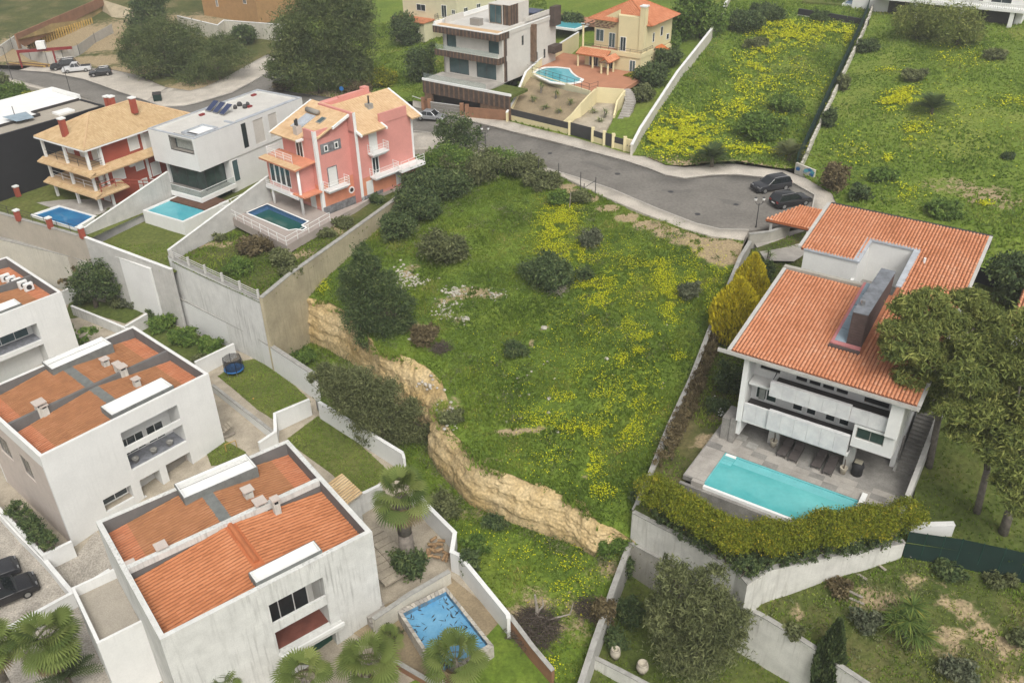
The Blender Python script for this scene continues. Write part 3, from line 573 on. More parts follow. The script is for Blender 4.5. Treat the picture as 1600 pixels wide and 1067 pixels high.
lr_b = [(1168,938,-7.9),(1200,932,-7.5),(1300,900,-6.6),(1415,862,-5.5),(1500,880,-5.7),(1600,902,-5.7),(1800,950,-5.9),(1900,1150,-8),(1450,1150,-9.6)] + LGW[::-1]
lr_poly, lr_z = patch('lower_garden', lr_b, 'garden', [(q[0],q[1],q[2]-.25) for q in lr_b] + [(1400,980,-7.8),(1550,980,-7.2)], step=1.2, amp=.12, dirt=[(1515,945,1.0,.9,.6),(1545,975,1.1,.8,.6),(1500,975,.9,.5,.5),(1580,1005,1.2,.7,.6),(1490,930,.8,.6,.5),(1560,940,.7,.5,.45),(1390,915,1.2,.8,.55),(1250,940,.8,.6,.6),(1340,920,1.2,.7,.5),(1440,900,1,.6,.5),(1480,990,1.2,1.2,.5),(1410,1015,.9,.4,.7),(1580,1060,1.2,1,.6)])
wall('garden_wall', 'weathered white wall stepping down past the dark cypress', LGW, -14, .3, 'white_stained', 1, 'coping')
tg_b = [(982,846,-8.4),(1067,892,-8.2),(1152,942,-8.1)] + LGW[1:] + [(1370,1120,-12.5),(1300,1180,-13),(860,1180,-13),(890,1110,-10.6),(903,1067,-10.3),(925,1000,-9.8),(955,915,-9.2)]
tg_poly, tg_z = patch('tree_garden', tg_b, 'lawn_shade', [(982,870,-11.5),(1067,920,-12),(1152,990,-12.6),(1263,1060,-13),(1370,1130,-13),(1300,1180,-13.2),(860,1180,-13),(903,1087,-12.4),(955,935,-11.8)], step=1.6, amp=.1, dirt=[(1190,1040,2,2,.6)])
wall('garden_wall', 'grey stained base wall under the white hedge wall', [(982,846,-8.4),(1067,892,-8.2),(1152,942,-8.05)], -14, .35, 'concrete', 1, 'coping')
wall('garden_wall', 'pale wall across the foot of the garden with two clay pots', [(926,1027,-11.2),(968,1048,-11.2),(1010,1070,-11.3),(1060,1095,-11.4)], -14, .25, 'white_stained', 1, 'coping')
# ---------------------------------------------------------------- uplands beyond the road
DL = [(989,226,1.6),(1003,199,2.2),(1060,112,4.4),(1112,47,6.8),(1134,8,8.0),(1150,-30,9)]
DR = [(1250,256,.8),(1282,185,2.4),(1307,132,3.8),(1347,47,6.6),(1360,15,7.6),(1372,-25,9)]
um_b = [(1008,246,0),(1040,260,0),(1070,263,0),(1112,258,0),(1150,258,0),(1225,268,0)] + DR + DL[::-1]
um_poly, um_z = patch('flower_meadow_ground', um_b, 'field', [(1000,246,.1),(1040,258,.2),(1112,256,.3),(1225,262,.3)] + [(q[0],q[1],q[2]-.6) for q in DR] + [(q[0],q[1],q[2]-1.2) for q in DL], step=1.6, amp=.2, nscale=5, dirt=[(1040,250,8,1.5,.9),(1120,258,9,1.2,.7),(1060,262,6,1.2,.9),(1100,253,3,1,.6),(1190,262,4,1.5,.7)])
em_b = DR[::-1] + [(1262,282,0),(1300,305,0),(1310,330,0),(1290,352,0),(1440,500,-.2),(1540,420,.5),(1900,480,.5),(1900,200,4),(1800,60,7),(1640,-30,9)]
em_poly, em_z = patch('east_meadow_ground', em_b, 'field', [(q[0],q[1],q[2]-.7) for q in DR] + [(1262,282,.2),(1300,310,.3),(1310,330,.2),(1290,352,.1),(1440,500,-.2),(1540,420,.5),(1900,480,.5),(1900,200,4),(1800,60,7),(1640,-30,9),(1600,90,6.4),(1450,120,5)], step=2.2, amp=.2, nscale=6, dirt=[(1480,290,5,2.5,.62),(1540,305,5,3,.62),(1570,320,4,3,.55),(1320,225,1.5,.8,.55),(1500,130,3,1.5,.35),(1510,200,3,1.5,.4)])
wall('boundary_wall', 'long pale wall climbing beside the yellow flower meadow', DL, [-.5,0,2,4,5,6], .3, 'plaster_cream', 1, 'coping_white')
up_b = [(645,158,-1.9),(690,166,-1.6),(740,178,-1.2),(800,192,-.7),(896,216,-.1),(987,243,0)] + DL + [(1160,-90,9),(500,-90,1),(470,60,-3.0),(500,70,-3),(470,100,-3.3),(452,128,-3.5),(432,140,-3.5),(470,146,-3.2),(560,158,-2.6)]
up_poly, up_z = patch('upper_plots_ground', up_b, 'field', [(645,158,-1.9),(740,178,-1.3),(800,192,-.8),(896,216,-.2),(987,243,-.1),(1003,199,1),(1060,112,3),(1112,47,5.4),(1150,-30,7.6),(1160,-90,9),(900,-90,5),(500,-90,1),(500,70,-3),(432,140,-3.5),(560,158,-2.6),(650,90,-1)], step=3, amp=.15, nscale=5, dirt=[(500,150,10,3,.9),(560,152,6,2,.8),(440,132,3,2,.9)])
ps_poly, ps_z = patch('planted_slope', [(796,180,.0),(803,160,1.0),(823,118,2.6),(921,149,2.7),(905,167,1.9),(880,197,-.1)], 'soil', step=1.2, amp=.1)
patch('garage_ramp', [(886,205,.2),(897,190,.7),(915,172,1.1),(934,160,1.3),(964,162,1.3),(956,190,.8),(940,218,.25)], 'paving_beige', step=2, lift=.15)
ul_b = [(470,60,-3),(440,92,-3.4),(418,86,-3.4),(385,104,-3.7),(350,124,-4.0),(318,138,-4.3),(296,143,-4.4),(262,138,-4.5),(215,118,-4.8),(178,110,-5.0),(110,103,-5.1),(50,104,-5.2),(-150,96,-5.5),(-300,-60,-3),(500,-90,1),]
ul_poly, ul_z = patch('waste_ground', ul_b, 'scrub', [(470,60,-3),(418,86,-3.3),(350,122,-4),(262,136,-4.5),(178,108,-5.0),(50,104,-5.2),(-150,96,-5.5),(-300,-60,-3),(500,-90,1),(200,0,-2.5)], step=3.5, amp=.2, nscale=5, dirt=[(330,135,9,4,.8),(200,112,9,2.5,.9),(100,100,12,3,.9),(40,85,10,5,.9),(150,60,20,10,.9),(250,40,20,10,.6)])
# ================================================================ building helpers
class Face:
    """one wall plane of a building; a runs along it, n points out of it"""
    def __init__(s, fr, ax, val, out): s.fr, s.ax, s.val, s.out = fr, ax, val, out
    def px(s, x, y, n=0.0):
        h = s.fr.hit(x, y, s.ax, s.val + n*s.out); return (h[0] if s.ax == 'v' else h[1], h[2])
    def pt(s, a, n, z): return (a, s.val+n*s.out, z) if s.ax == 'v' else (s.val+n*s.out, a, z)
    def box(s, b, a0, a1, n0, n1, z0, z1, mi=0):
        p, q = s.pt(a0, n0, z0), s.pt(a1, n1, z1); return b.box(p[0], q[0], p[1], q[1], p[2], q[2], mi)
    def rect(s, p0, p1, n=0.0):
        a, b = s.px(*p0, n), s.px(*p1, n); return (min(a[0],b[0]), max(a[0],b[0]), min(a[1],b[1]), max(a[1],b[1]))
def facade(b, fc, a0, a1, z0, z1, th, holes):
    """wall slab with rectangular openings: cells between all the cuts, joined along each row"""
    zs = sorted({z0, z1} | {z for h in holes for z in h[2:4] if z0 < z < z1})
    for k in range(len(zs)-1):
        zl, zh = zs[k], zs[k+1]; zm = (zl+zh)/2
        cut = sorted([(max(a0,h[0]), min(a1,h[1])) for h in holes if h[2] < zm < h[3]]); a = a0
        for c in cut:
            if c[0] > a+1e-4: fc.box(b, a, c[0], -th, 0, zl, zh)
            a = max(a, c[1])
        if a < a1-1e-4: fc.box(b, a, a1, -th, 0, zl, zh)
def window(fc, parent, r, frame='white_trim', glass='glass', cols=1, rows=1, n=0.0, fw=0.07, name='window', sill=None, pane=True, depth=0.05):
    """window part: frame bars and mullions, with its pane as a sub-part"""
    a0, a1, z0, z1 = r; b = MB(); n0, n1 = n-0.02, n+depth
    fc.box(b, a0, a1, n0, n1, z0, z0+fw); fc.box(b, a0, a1, n0, n1, z1-fw, z1)
    fc.box(b, a0, a0+fw, n0, n1, z0+fw, z1-fw); fc.box(b, a1-fw, a1, n0, n1, z0+fw, z1-fw)
    for i in range(1, cols): a = a0+(a1-a0)*i/cols; fc.box(b, a-fw*.4, a+fw*.4, n0, n1-.01, z0+fw, z1-fw)
    for i in range(1, rows): z = z0+(z1-z0)*i/rows; fc.box(b, a0+fw, a1-fw, n0, n1-.012, z-fw*.35, z+fw*.35)
    o = b.build(name, frame, parent)
    if pane:
        g = MB(); fc.box(g, a0+fw*.6, a1-fw*.6, n0-.02, n0+.035, z0+fw*.6, z1-fw*.6); g.build('pane', glass, o)
    if sill:
        g = MB(); fc.box(g, a0-.06, a1+.06, n0, n1+.07, z0-.08, z0); g.build('sill', sill, o)
    return o
def shutter(fc, parent, r, m='shutter', n=0.01, name='shutter', frame=None):
    a0, a1, z0, z1 = r; b = MB(); k = max(4, int((z1-z0)/0.16)); d = (z1-z0)/k
    for i in range(k): fc.box(b, a0, a1, n, n+.035, z0+i*d+.008, z0+(i+1)*d-.008)
    fc.box(b, a0, a1, n-.01, n+.02, z0, z1)
    o = b.build(name, m, parent)
    if frame:
        g = MB(); w_ = .09
        for q in ((a0-w_, a0, z0-w_, z1+w_), (a1, a1+w_, z0-w_, z1+w_), (a0, a1, z1, z1+w_), (a0, a1, z0-w_, z0)): fc.box(g, q[0], q[1], n-.01, n+.055, q[2], q[3])
        g.build('frame', frame, o)
    return o
def part(parent, name, m, *boxes):
    b = MB()
    for q in boxes: b.box(*q)
    return b.build(name, m, parent)
def rail(parent, pts, h=1.0, m='metal_dark', name='railing', post=1.4, bars=2, r=0.025, vertical=0):
    """railing: each post a mesh of its own below the railing, rails one mesh"""
    b = MB(); 
    for i in range(len(pts)-1):
        a, c = Vector(pts[i]), Vector(pts[i+1])
        for k in range(bars): z = h*(k+1)/bars; b.tube(a+Vector((0,0,z)), c+Vector((0,0,z)), r, n=5)
        if vertical:
            L = (c-a).length; n = int(L/vertical)
            for j in range(1, n): p = a.lerp(c, j/n); b.tube(p+Vector((0,0,.06)), p+Vector((0,0,h)), r*.5, n=4, caps=False)
    o = b.build(name, m, parent)
    for i in range(len(pts)-1):
        a, c = Vector(pts[i]), Vector(pts[i+1]); n = max(1, round((c-a).length/post))
        for j in range(n + (1 if i == len(pts)-2 else 0)):
            p = a.lerp(c, j/n); MB().tube(p, p+Vector((0,0,h+.03)), r*1.3, n=5).build('post', m, o)
    return o
def glassmat():
    m = bpy.data.materials.new('clear_glass'); m.use_nodes = True; nt = m.node_tree; b = nt.nodes['Principled BSDF']
    b.inputs['Base Color'].default_value = (.75,.85,.82,1); b.inputs['Roughness'].default_value = .05
    tr = node(nt, 'ShaderNodeBsdfTransparent'); tr.inputs[0].default_value = (.90,.93,.92,1); ms = node(nt, 'ShaderNodeMixShader'); ms.inputs[0].default_value = .10
    nt.links.new(tr.outputs[0], ms.inputs[1]); nt.links.new(b.outputs[0], ms.inputs[2]); nt.links.new(ms.outputs[0], nt.nodes['Material Output'].inputs['Surface']); _M['clear_glass'] = m
glassmat()
def tiles(parent, O, U, Vv, nu, nv, m, skip=None, name='roof_tiles', arch=0.09, lip=0.05, seed=1, flat=False, tintv=0.0):
    """barrel tiles laid in courses over a roof plane: O corner at the eave, U along the eave, Vv up the slope"""
    O, U, Vv = np.array(O, float), np.array(U, float), np.array(Vv, float); N = np.cross(U, Vv); N /= np.linalg.norm(N)
    if N[2] < 0: N = -N
    r = np.random.default_rng(seed); cs = [(-.38,-.1),(-.25,.72),(0,1),(.25,.72),(.38,-.1)] if not flat else [(-.5,0),(-.42,1),(.42,1),(.5,0)]
    k = len(cs); I, J = np.meshgrid(np.arange(nu), np.arange(nv)); I, J = I.ravel(), J.ravel()
    if skip is not None:
        ok = np.array([not skip((i+.5)/nu, (j+.5)/nv) for i, j in zip(I, J)]); I, J = I[ok], J[ok]
    n = len(I); V = np.zeros((n, 2*k, 3)); jit = r.uniform(-.012,.012,(n,)); du = r.uniform(-.03,.03,n)
    for e, (dj, up) in enumerate(((0.0, lip), (1.12, 0.004))):
        for c, (cx, ch) in enumerate(cs):
            uu = (I + .5 + du + cx*.98)/nu; vv = np.minimum((J + dj)/nv, 1.02)
            V[:, e*k+c] = O + uu[:,None]*U + vv[:,None]*Vv + N*(ch*arch + up + jit)[:,None]
    base = (np.arange(n)*2*k)[:,None]; q = []
    for c in range(k-1): q.append(np.concatenate([base+c, base+c+1, base+k+c+1, base+k+c], axis=1))
    T = np.concatenate(q)
    if np.dot(np.cross(U, Vv), N) < 0: T = T[:, ::-1]
    # lower end faces
    Vf = V.reshape(-1,3); tint = np.repeat(r.uniform(0,1,n), 2*k)
    ends = np.array([[b0+0, b0+k-1] for b0 in base[:,0]])
    o = npmesh(name, Vf, T, m, parent, tint); tag(o, kind='stuff'); return o
def tilemat(name, stops, scale=0.5):
    """roof tile colour: each tile its own shade, weathering by noise"""
    m = bpy.data.materials.new(name); m.use_nodes = True; nt = m.node_tree; b = nt.nodes['Principled BSDF']; L = nt.links.new; b.inputs['Roughness'].default_value = .85; b.inputs['Specular IOR Level'].default_value = .2
    at = node(nt, 'ShaderNodeAttribute', attribute_name='tint'); g = node(nt, 'ShaderNodeNewGeometry'); n1 = node(nt, 'ShaderNodeTexNoise', Scale=scale, Detail=5.0); L(g.outputs['Position'], n1.inputs['Vector'])
    a = node(nt, 'ShaderNodeMath', operation='MULTIPLY_ADD'); L(at.outputs['Fac'], a.inputs[0]); a.inputs[1].default_value = .45; s2 = node(nt, 'ShaderNodeMapRange'); L(n1.outputs['Fac'], s2.inputs[0]); s2.inputs[1].default_value = .3; s2.inputs[2].default_value = .7; s2.inputs[3].default_value = 0; s2.inputs[4].default_value = .55
    L(s2.outputs[0], a.inputs[2]); rp = node(nt, 'ShaderNodeValToRGB'); L(a.outputs[0], rp.inputs[0]); e = rp.color_ramp.elements
    while len(e) < len(stops): e.new(.5)
    for i, (p, c) in enumerate(stops): e[i].position = p; e[i].color = c4(c)
    L(rp.outputs[0], b.inputs['Base Color']); _M[name] = m
tilemat('villa_tile', [(0,(.43,.17,.08)),(.35,(.57,.235,.12)),(.7,(.63,.29,.165)),(1,(.66,.36,.23))], .35)
tilemat('orange_tile', [(0,(.38,.14,.06)),(.5,(.49,.19,.085)),(1,(.56,.24,.12))])
tilemat('brown_tile', [(0,(.29,.135,.065)),(.5,(.38,.175,.08)),(1,(.44,.215,.11))], .8)
tilemat('pale_tile', [(0,(.44,.16,.08)),(.5,(.52,.20,.10)),(1,(.58,.26,.15))], .8)
tilemat('sand_tile', [(0,(.44,.29,.15)),(.5,(.57,.41,.23)),(1,(.66,.51,.31))], .9)
tilemat('peach_tile', [(0,(.52,.33,.18)),(.5,(.62,.43,.25)),(1,(.68,.50,.31))], .5)
def chimney(parent, u, v, z, w_=.42, h=.75, name='chimney', m='white_stained', capm='plaster_pinkgrey'):
    b = MB(); b.box(u-w_/2, u+w_/2, v-w_/2, v+w_/2, z-.3, z+h*.62)
    for sx in (-1,1):
        for sy in (-1,1): b.box(u+sx*w_*.5-.07*(sx>0), u+sx*w_*.5+.07*(sx<0), v+sy*w_*.5-.07*(sy>0), v+sy*w_*.5+.07*(sy<0), z+h*.62, z+h*.9)
    o = b.build(name, m, parent); part(o, 'cap', capm, (u-w_*.68, u+w_*.68, v-w_*.68, v+w_*.68, z+h*.9, z+h))
    part(o, 'flue', 'dark', (u-w_*.32, u+w_*.32, v-w_*.32, v+w_*.32, z+h*.5, z+h*.88)); return o
def planter(parent, u, v, z, r=.26, h=.4, m='coping', plant=True, name='plant_pot'):
    o = MB().lathe([(r*.7,0),(r,h*.9),(r*1.05,h),(r*.85,h),(r*.8,h*.85)], 10, (u,v,z)).build(name, m, parent, True); return o
# ================================================================ lower row: three flat-fronted white houses with sunk tile roofs
def row_house(name, label, A, B, C, zroof, base, orange=False, wm='white', dirty=False):
    a, b_, c = P(*A, zroof), P(*B, zroof), P(*C, zroof)
    fr = Frame(a, b_, base); L = fr.L; D = (Vector((c.x,c.y,0))-fr.o).dot(fr.V); H = zroof-base; t = fr.thing(name, label, 'house')
    return fr, t, L, D, H
def sunk_roof(t, L, D, H, th, front_mat='brown_tile', back_mat='brown_tile', mid=None, drop=1.15, hi=.34, wallm='white', pale=True):
    """parapets, party wall, the ridge across the middle and four tiled slopes falling to the ends"""
    mid = mid or D/2
    part(t, 'parapet', wallm, (0,L,0,th,H-1.2,H), (0,L,D-th,D,H-1.2,H), (0,th,th,D-th,H-1.2,H), (L-th,L,th,D-th,H-1.2,H))
    li = .012
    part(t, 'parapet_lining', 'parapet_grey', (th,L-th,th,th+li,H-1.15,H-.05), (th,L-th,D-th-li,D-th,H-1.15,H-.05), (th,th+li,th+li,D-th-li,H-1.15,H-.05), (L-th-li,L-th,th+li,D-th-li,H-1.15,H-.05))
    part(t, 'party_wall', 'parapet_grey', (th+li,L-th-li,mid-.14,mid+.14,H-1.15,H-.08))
    um = L*.5; part(t, 'ridge_gutter', 'gutter_grey' if front_mat != 'orange_tile' else 'terracotta', (um-.42,um+.42,th+.02,mid-.15,H-hi-.35,H-hi+.04)); part(t, 'ridge_gutter', 'gutter_grey', (um-.42,um+.42,mid+.15,D-th-.02,H-hi-.35,H-hi+.04))
    for (v0, v1, mm) in ((th+.02, mid-.15, front_mat), (mid+.15, D-th-.02, back_mat)):
        for s in (0, 1):
            e = (th+.02) if s == 0 else (L-th-.02); r_ = um-.42 if s == 0 else um+.42
            O = (e, v0, H-drop); U = (0, v1-v0, 0); Vv = (r_-e, 0, drop-hi)
            nn = int(abs(r_-e)/.42); arch = .08 if mm == 'orange_tile' else .04; tw = .30 if mm == 'orange_tile' else .26
            if mm == 'orange_tile' or not pale: tiles(t, O, U, Vv, int((v1-v0)/tw), nn, mm, arch=arch, lip=.035, seed=int(v0*10+s))
            else:
                k = .22
                tiles(t, O, U, tuple(x*k for x in Vv), int((v1-v0)/tw), max(2,int(nn*k)), 'pale_tile', arch=arch, lip=.03, seed=3+s)
                O2 = tuple(O[i]+Vv[i]*k for i in range(3)); tiles(t, O2, U, tuple(x*(1-k) for x in Vv), int((v1-v0)/tw), int(nn*(1-k)), mm, arch=arch, lip=.03, seed=int(v0*10+s))
            b = MB(); b.slab([(e,v0,H-drop-.02),(e,v1,H-drop-.02),(r_,v1,H-hi-.02),(r_,v0,H-hi-.02)] if s == 1 else [(e,v0,H-drop-.02),(r_,v0,H-hi-.02),(r_,v1,H-hi-.02),(e,v1,H-drop-.02)], .2); b.build('roof_deck', 'tile_gap_shade', t)
def trough(t, u0, u1, v0, v1, z, h=.3):
    """white-lined rooflight well standing on the roof"""
    o = part(t, 'rooflight', 'gutter_grey', (u0,u1,v0,v0+.06,z-1,z+.2), (u0,u1,v1-.06,v1,z-1,z+.2), (u0,u0+.06,v0+.06,v1-.06,z-1,z+.2), (u1-.06,u1,v0+.06,v1-.06,z-1,z+.2))
    part(o, 'lining', 'white_trim', (u0+.06,u1-.06,v0+.06,v1-.06,z-.55,z-.10), (u0+.06,u1-.06,v0+.06,v0+.10,z-.3,z+.22), (u0+.06,u1-.06,v1-.10,v1-.06,z-.3,z+.22), (u0+.06,u0+.12,v0+.10,v1-.10,z-.3,z+.22), (u1-.12,u1-.06,v0+.10,v1-.10,z-.3,z+.22)); return o
def loggia(t, fc, r, depth, floorm, wallm='white', barr=None, winr=None, name='loggia'):
    a0, a1, z0, z1 = r; b = MB()
    fc.box(b, a0, a1, -depth-.1, -depth, z0-.1, z1+.1); fc.box(b, a0-.1, a0, -depth, -.25, z0-.1, z1+.1); fc.box(b, a1, a1+.1, -depth, -.25, z0-.1, z1+.1); fc.box(b, a0, a1, -depth, -.25, z1, z1+.1)
    o = b.build(name, wallm, t); g = MB(); fc.box(g, a0, a1, -depth, -.02, z0-.12, z0-.005); g.build('floor', floorm, o)
    if barr: g = MB(); fc.box(g, a0, a1, -.24, -.02, barr[0], barr[1]); g.build('beam', wallm, o)
    return o
# ---- the middle house
A2, B2, C2 = (62,714), (326,583.5), (208,509)
f2, h2, L2, D2, H2 = row_house('row_house', 'white flat-fronted house with sunk brown tile roof and potted loggia, beside the trampoline lawn', A2, B2, C2, -3.0, -13.2)
def build_h2():
    f, t, L, H = f2, h2, L2, H2; D = D2; th = .28
    F0 = Face(f, 'v', 0.0, -1); E0 = Face(f, 'u', 0.0, -1)
    lo = F0.rect((188,677),(292,690)); l1 = F0.px(206,736); lo = (lo[0], lo[1], l1[1], F0.px(188,677)[1])
    gar = (F0.px(258,724)[0], F0.px(305,738)[0], lo[2]-3.2, F0.px(300,704)[1]); nic = (F0.px(217,749)[0], F0.px(256,758)[0], lo[2]-3.2, F0.px(250,733)[1]); wn = (F0.px(160,780)[0], F0.px(208,770)[0], lo[2]-2.6, F0.px(203,758)[1])
    b = MB(); facade(b, F0, 0, L, 0, H-1.2, th, [lo, gar, nic, wn]); 
    sl = [(E0.px(*q)[0], E0.px(*q)[1]) for q in ((76,738),(80,748))]
    b.box(L-th, L, th, D-th, 0, H-1.2); b.box(0, L, D-th, D, 0, H-1.2); o = b.build('wall', 'white', t)
    b = MB(); facade(b, E0, th, D-th, 0, H-1.2, th, [(D*.28,D*.44,H-4.6,H-2.4),(D*.6,D*.8,H-4.6,H-2.4)]); b.build('end_wall', 'plaster_pinkgrey', t)  # white house's end wall coloured darker and pinker for its shaded side
    window(E0, t, (D*.28,D*.44,H-4.6,H-2.4), 'shutter_grey', 'glass', 2, n=-.15); window(E0, t, (D*.6,D*.8,H-4.6,H-2.4), 'shutter_grey', 'glass', 2, n=-.15)
    sunk_roof(t, L, D, H, th)
    lg = loggia(t, F0, lo, 2.2, 'grey_tile_floor', barr=(F0.px(194,711)[1], F0.px(193,702)[1]))
    Fb = Face(f, 'v', 2.2, -1); a0, a1 = lo[0], lo[1]; z0 = lo[2]
    window(Fb, t, (a0+.3,a0+(a1-a0)*.5,z0+.05,z0+1.8), 'white_trim', 'glass', 3, n=.02); window(Fb, t, (a0+(a1-a0)*.55,a0+(a1-a0)*.86,z0+.05,z0+1.8), 'white_trim', 'glass', 2, n=.02)
    for k, (px, py) in enumerate(((213,721),(241,707),(266,695))):
        h = f.hit(px, py, 'z', z0); p = planter(t, h[0], max(.35, h[1]), z0, .30, .42)
    lg2 = loggia(t, F0, gar, 1.2, 'paving_beige'); Fg = Face(f, 'v', 1.0, -1); shutter(Fg, t, (gar[0]+.1,gar[1]-.1,gar[2],gar[3]-.1), 'shutter_grey', n=.01, name='garage_door', frame='plaster_pinkgrey')
    loggia(t, F0, nic, 1.4, 'paving_beige', name='niche'); loggia(t, F0, wn, .9, 'paving_beige', name='niche'); window(Face(f,'v',.8,-1), t, (wn[0]+.1,wn[1]-.1,wn[2]+.2,wn[3]-.2), 'white_trim', 'glass', 2, n=.02)
    for k in range(5): h = (nic[0]+.3+k*(nic[1]-nic[0]-.5)/5, .45+.15*(k%2), 0); MB().lathe([(.12,0),(.2,.15),(.24,.3),(.12,.45)],8,(h[0],h[1],nic[2]+1.6)).build('pot', 'pot_clay', t)
    zr = H-.3
    def roofbox(px0, px1, px2, name=None):
        q = [f.hit(x, y, 'z', zr+.15) for x, y in (px0, px1, px2)]; u0, u1 = sorted((q[0][0], q[1][0])); v = sorted((q[0][1], q[2][1])); return trough(t, u0, u1, v[0], v[1], zr+.32)
    roofbox((158,641),(254,595),(176,655)); roofbox((67,571),(161,531),(83,583))
    for (x, y, w_, hh) in ((165,568,.55,.7),(185,578,.5,.9),(193,584,.6,1.0),(214,600,.5,.75),(65,642,.7,1.1),(70,642,.5,.8)):
        q = f.hit(x, y, 'z', zr-.1); chimney(t, q[0], q[1], zr-.25, w_, hh)
build_h2()
# ---- the near house, with the bright corrugated half roof
A3, B3, C3 = (250,999.5), (581.5,830), (443.5,689)
f3, h3, L3, D3, H3 = row_house('row_house', 'weathered white house with bright orange front roof half, beside the blue littered pool', A3, B3, C3, -3.0, -13.4)
def build_h3():
    f, t, L, D, H = f3, h3, L3, D3, H3; th = .34; F0 = Face(f, 'v', 0.0, -1)
    lo = (F0.px(420,947)[0], F0.px(515,935)[0], F0.px(436,1021)[1], F0.px(419,946)[1]); lo = (lo[0], F0.px(516,968)[0], lo[2], lo[3])
    gz = F0.px(480,1020)[1]; gar = (F0.px(478,1016)[0], F0.px(528,1010)[0], gz-2.3, F0.px(524,988)[1])
    b = MB(); facade(b, F0, 0, L, 0, H-1.2, th, [lo, gar]); b.box(L-th, L, th, D-th, 0, H-1.2); b.box(0, L, D-th, D, 0, H-1.2); b.box(0, th, th, D-th, 0, H-1.2); b.build('wall', 'white_dirty', t)
    mid = f.hit(193, 890, 'z', H-.1)[1]; sunk_roof(t, L, D, H, th, 'orange_tile', 'brown_tile', mid=mid, wallm='white_dirty')
    part(t, 'party_coping', 'white_dirty', (th+.02, L-th-.02, mid-.2, mid+.2, H-.5, H-.01))
    MB().path([(L*.5, 2.6, H-.26), (L*.5, mid-.2, H-.26)], .2, 8).build('ridge_tiles', 'ridge_tile', t)
    loggia(t, F0, lo, 2.4, 'red_tile_floor', 'white_dirty', barr=(F0.px(429,989)[1], F0.px(427,976)[1])); Fb = Face(f, 'v', 2.4, -1); a0, a1, z0 = lo[0], lo[1], lo[2]
    window(Fb, t, (a0+.2,a0+(a1-a0)*.9,z0+.05,z0+2.3), 'white_trim', 'glass', 3, n=.02, fw=.09)
    loggia(t, F0, gar, 1.0, 'paving_beige', 'white_dirty'); shutter(Face(f,'v',.7,-1), t, (gar[0]+.05,gar[1]-.05,gar[2],gar[3]-.05), 'metal_green', name='garage_door')
    bz = lo[2]; part(t, 'balcony_slab', 'white_dirty', (lo[0]-.1, F0.px(533,970)[0], -.55, -.002, bz-.32, bz-.02)); part(t, 'balcony_kerb', 'white_trim', (lo[0]-.1, F0.px(533,970)[0], -.62, -.50, bz-.01, bz+.28))
    zr = H-.3
    q = [f.hit(x, y, 'z', zr+.15) for x, y in ((273,762),(386,714),(287,786))]; trough(t, q[0][0], q[1][0], min(q[0][1],q[2][1]), max(q[0][1],q[2][1]), zr+.32)
    q = [f.hit(x, y, 'z', zr+.2) for x, y in ((389,900),(489,846),(402,921))]; trough(t, q[0][0], q[1][0], .36, max(q[0][1],q[2][1]), zr+.32)
    for (x, y, w_, hh) in ((388,773,.6,.75),(408,794,.65,.9),(433,797,.45,1.3),(254,862,.6,.8),(205,885,.5,.5)):
        q = f.hit(x, y, 'z', zr-.1); chimney(t, q[0], q[1], zr-.25, w_, hh, m='white_stained')
    # raised forecourt walls on the street side
    part(t, 'forecourt_wall', 'white', (-2.9,-.001,6.0,6.22,0,H-3.9), (-2.9,-2.68,6.22,11.9,0,H-3.9), (-2.9,-.001,11.9,12.12,0,H-3.9))
    part(t, 'forecourt_floor', 'roof_gravel', (-2.68,-.01,6.22,11.9,H-5.2,H-4.7))
build_h3()
# ---- the far house, mostly outside the picture
d2 = (Vector(P(*B2,-3.0))-Vector(P(*A2,-3.0))).normalized(); b1 = P(96,456,-3.0); a1 = b1 - d2*L2
fr1 = Frame(a1, b1, -12.8); t1 = fr1.thing('row_house', 'white house cut by the left edge with air-conditioner boxes on its roof', 'house')
def build_h1():
    f, t = fr1, t1; L, D, H, th = L2, D2, 9.8, .28; F0 = Face(f, 'v', 0.0, -1)
    hi_ = F0.px(57,505); lo = (F0.px(0,535)[0]-2.5, hi_[0], F0.px(66,531)[1], hi_[1]); l2 = (lo[0], F0.px(72,548)[0], F0.px(72,548)[1]-2.4, F0.px(66,538)[1])
    b = MB(); facade(b, F0, 0, L, 0, H-1.2, th, [lo, l2]); b.box(L-th, L, th, D-th, 0, H-1.2); b.box(0, L, D-th, D, 0, H-1.2); b.box(0, th, th, D-th, 0, H-1.2); b.build('wall', 'white', t)
    sunk_roof(t, L, D, H, th); loggia(t, F0, lo, 2.0, 'grey_tile_floor'); loggia(t, F0, l2, 1.8, 'lawn_shade'); Fb = Face(f,'v',2.0,-1)
    window(Fb, t, (lo[0]+.3, lo[1]-.4, lo[2]+.05, lo[2]+2.0), 'white_trim', 'glass_teal', 4, n=.02)
    for k in range(5):
        q = f.hit(8+9*k, 433+3.4*k, 'z', H-.4); o = part(t, 'air_conditioner', 'white_trim', (q[0]-.45,q[0]+.45,q[1]-.2,q[1]+.2,H-.9,H-.1)); MB().tube((q[0],q[1]-.201,H-.5),(q[0],q[1]-.215,H-.5),.28,n=12).build('fan_grille','metal_dark',o)
    q = [f.hit(x, y, 'z', H-.15) for x, y in ((-20,502),(38,481),(-10,510))]; trough(t, q[0][0]-1, q[1][0], .3, 1.9, H+.02)
    rail(t, [(l2[0], -.05, l2[2]), (l2[1], -.05, l2[2])], 1.0, 'white_trim', 'balcony_railing', vertical=.16)
build_h1()
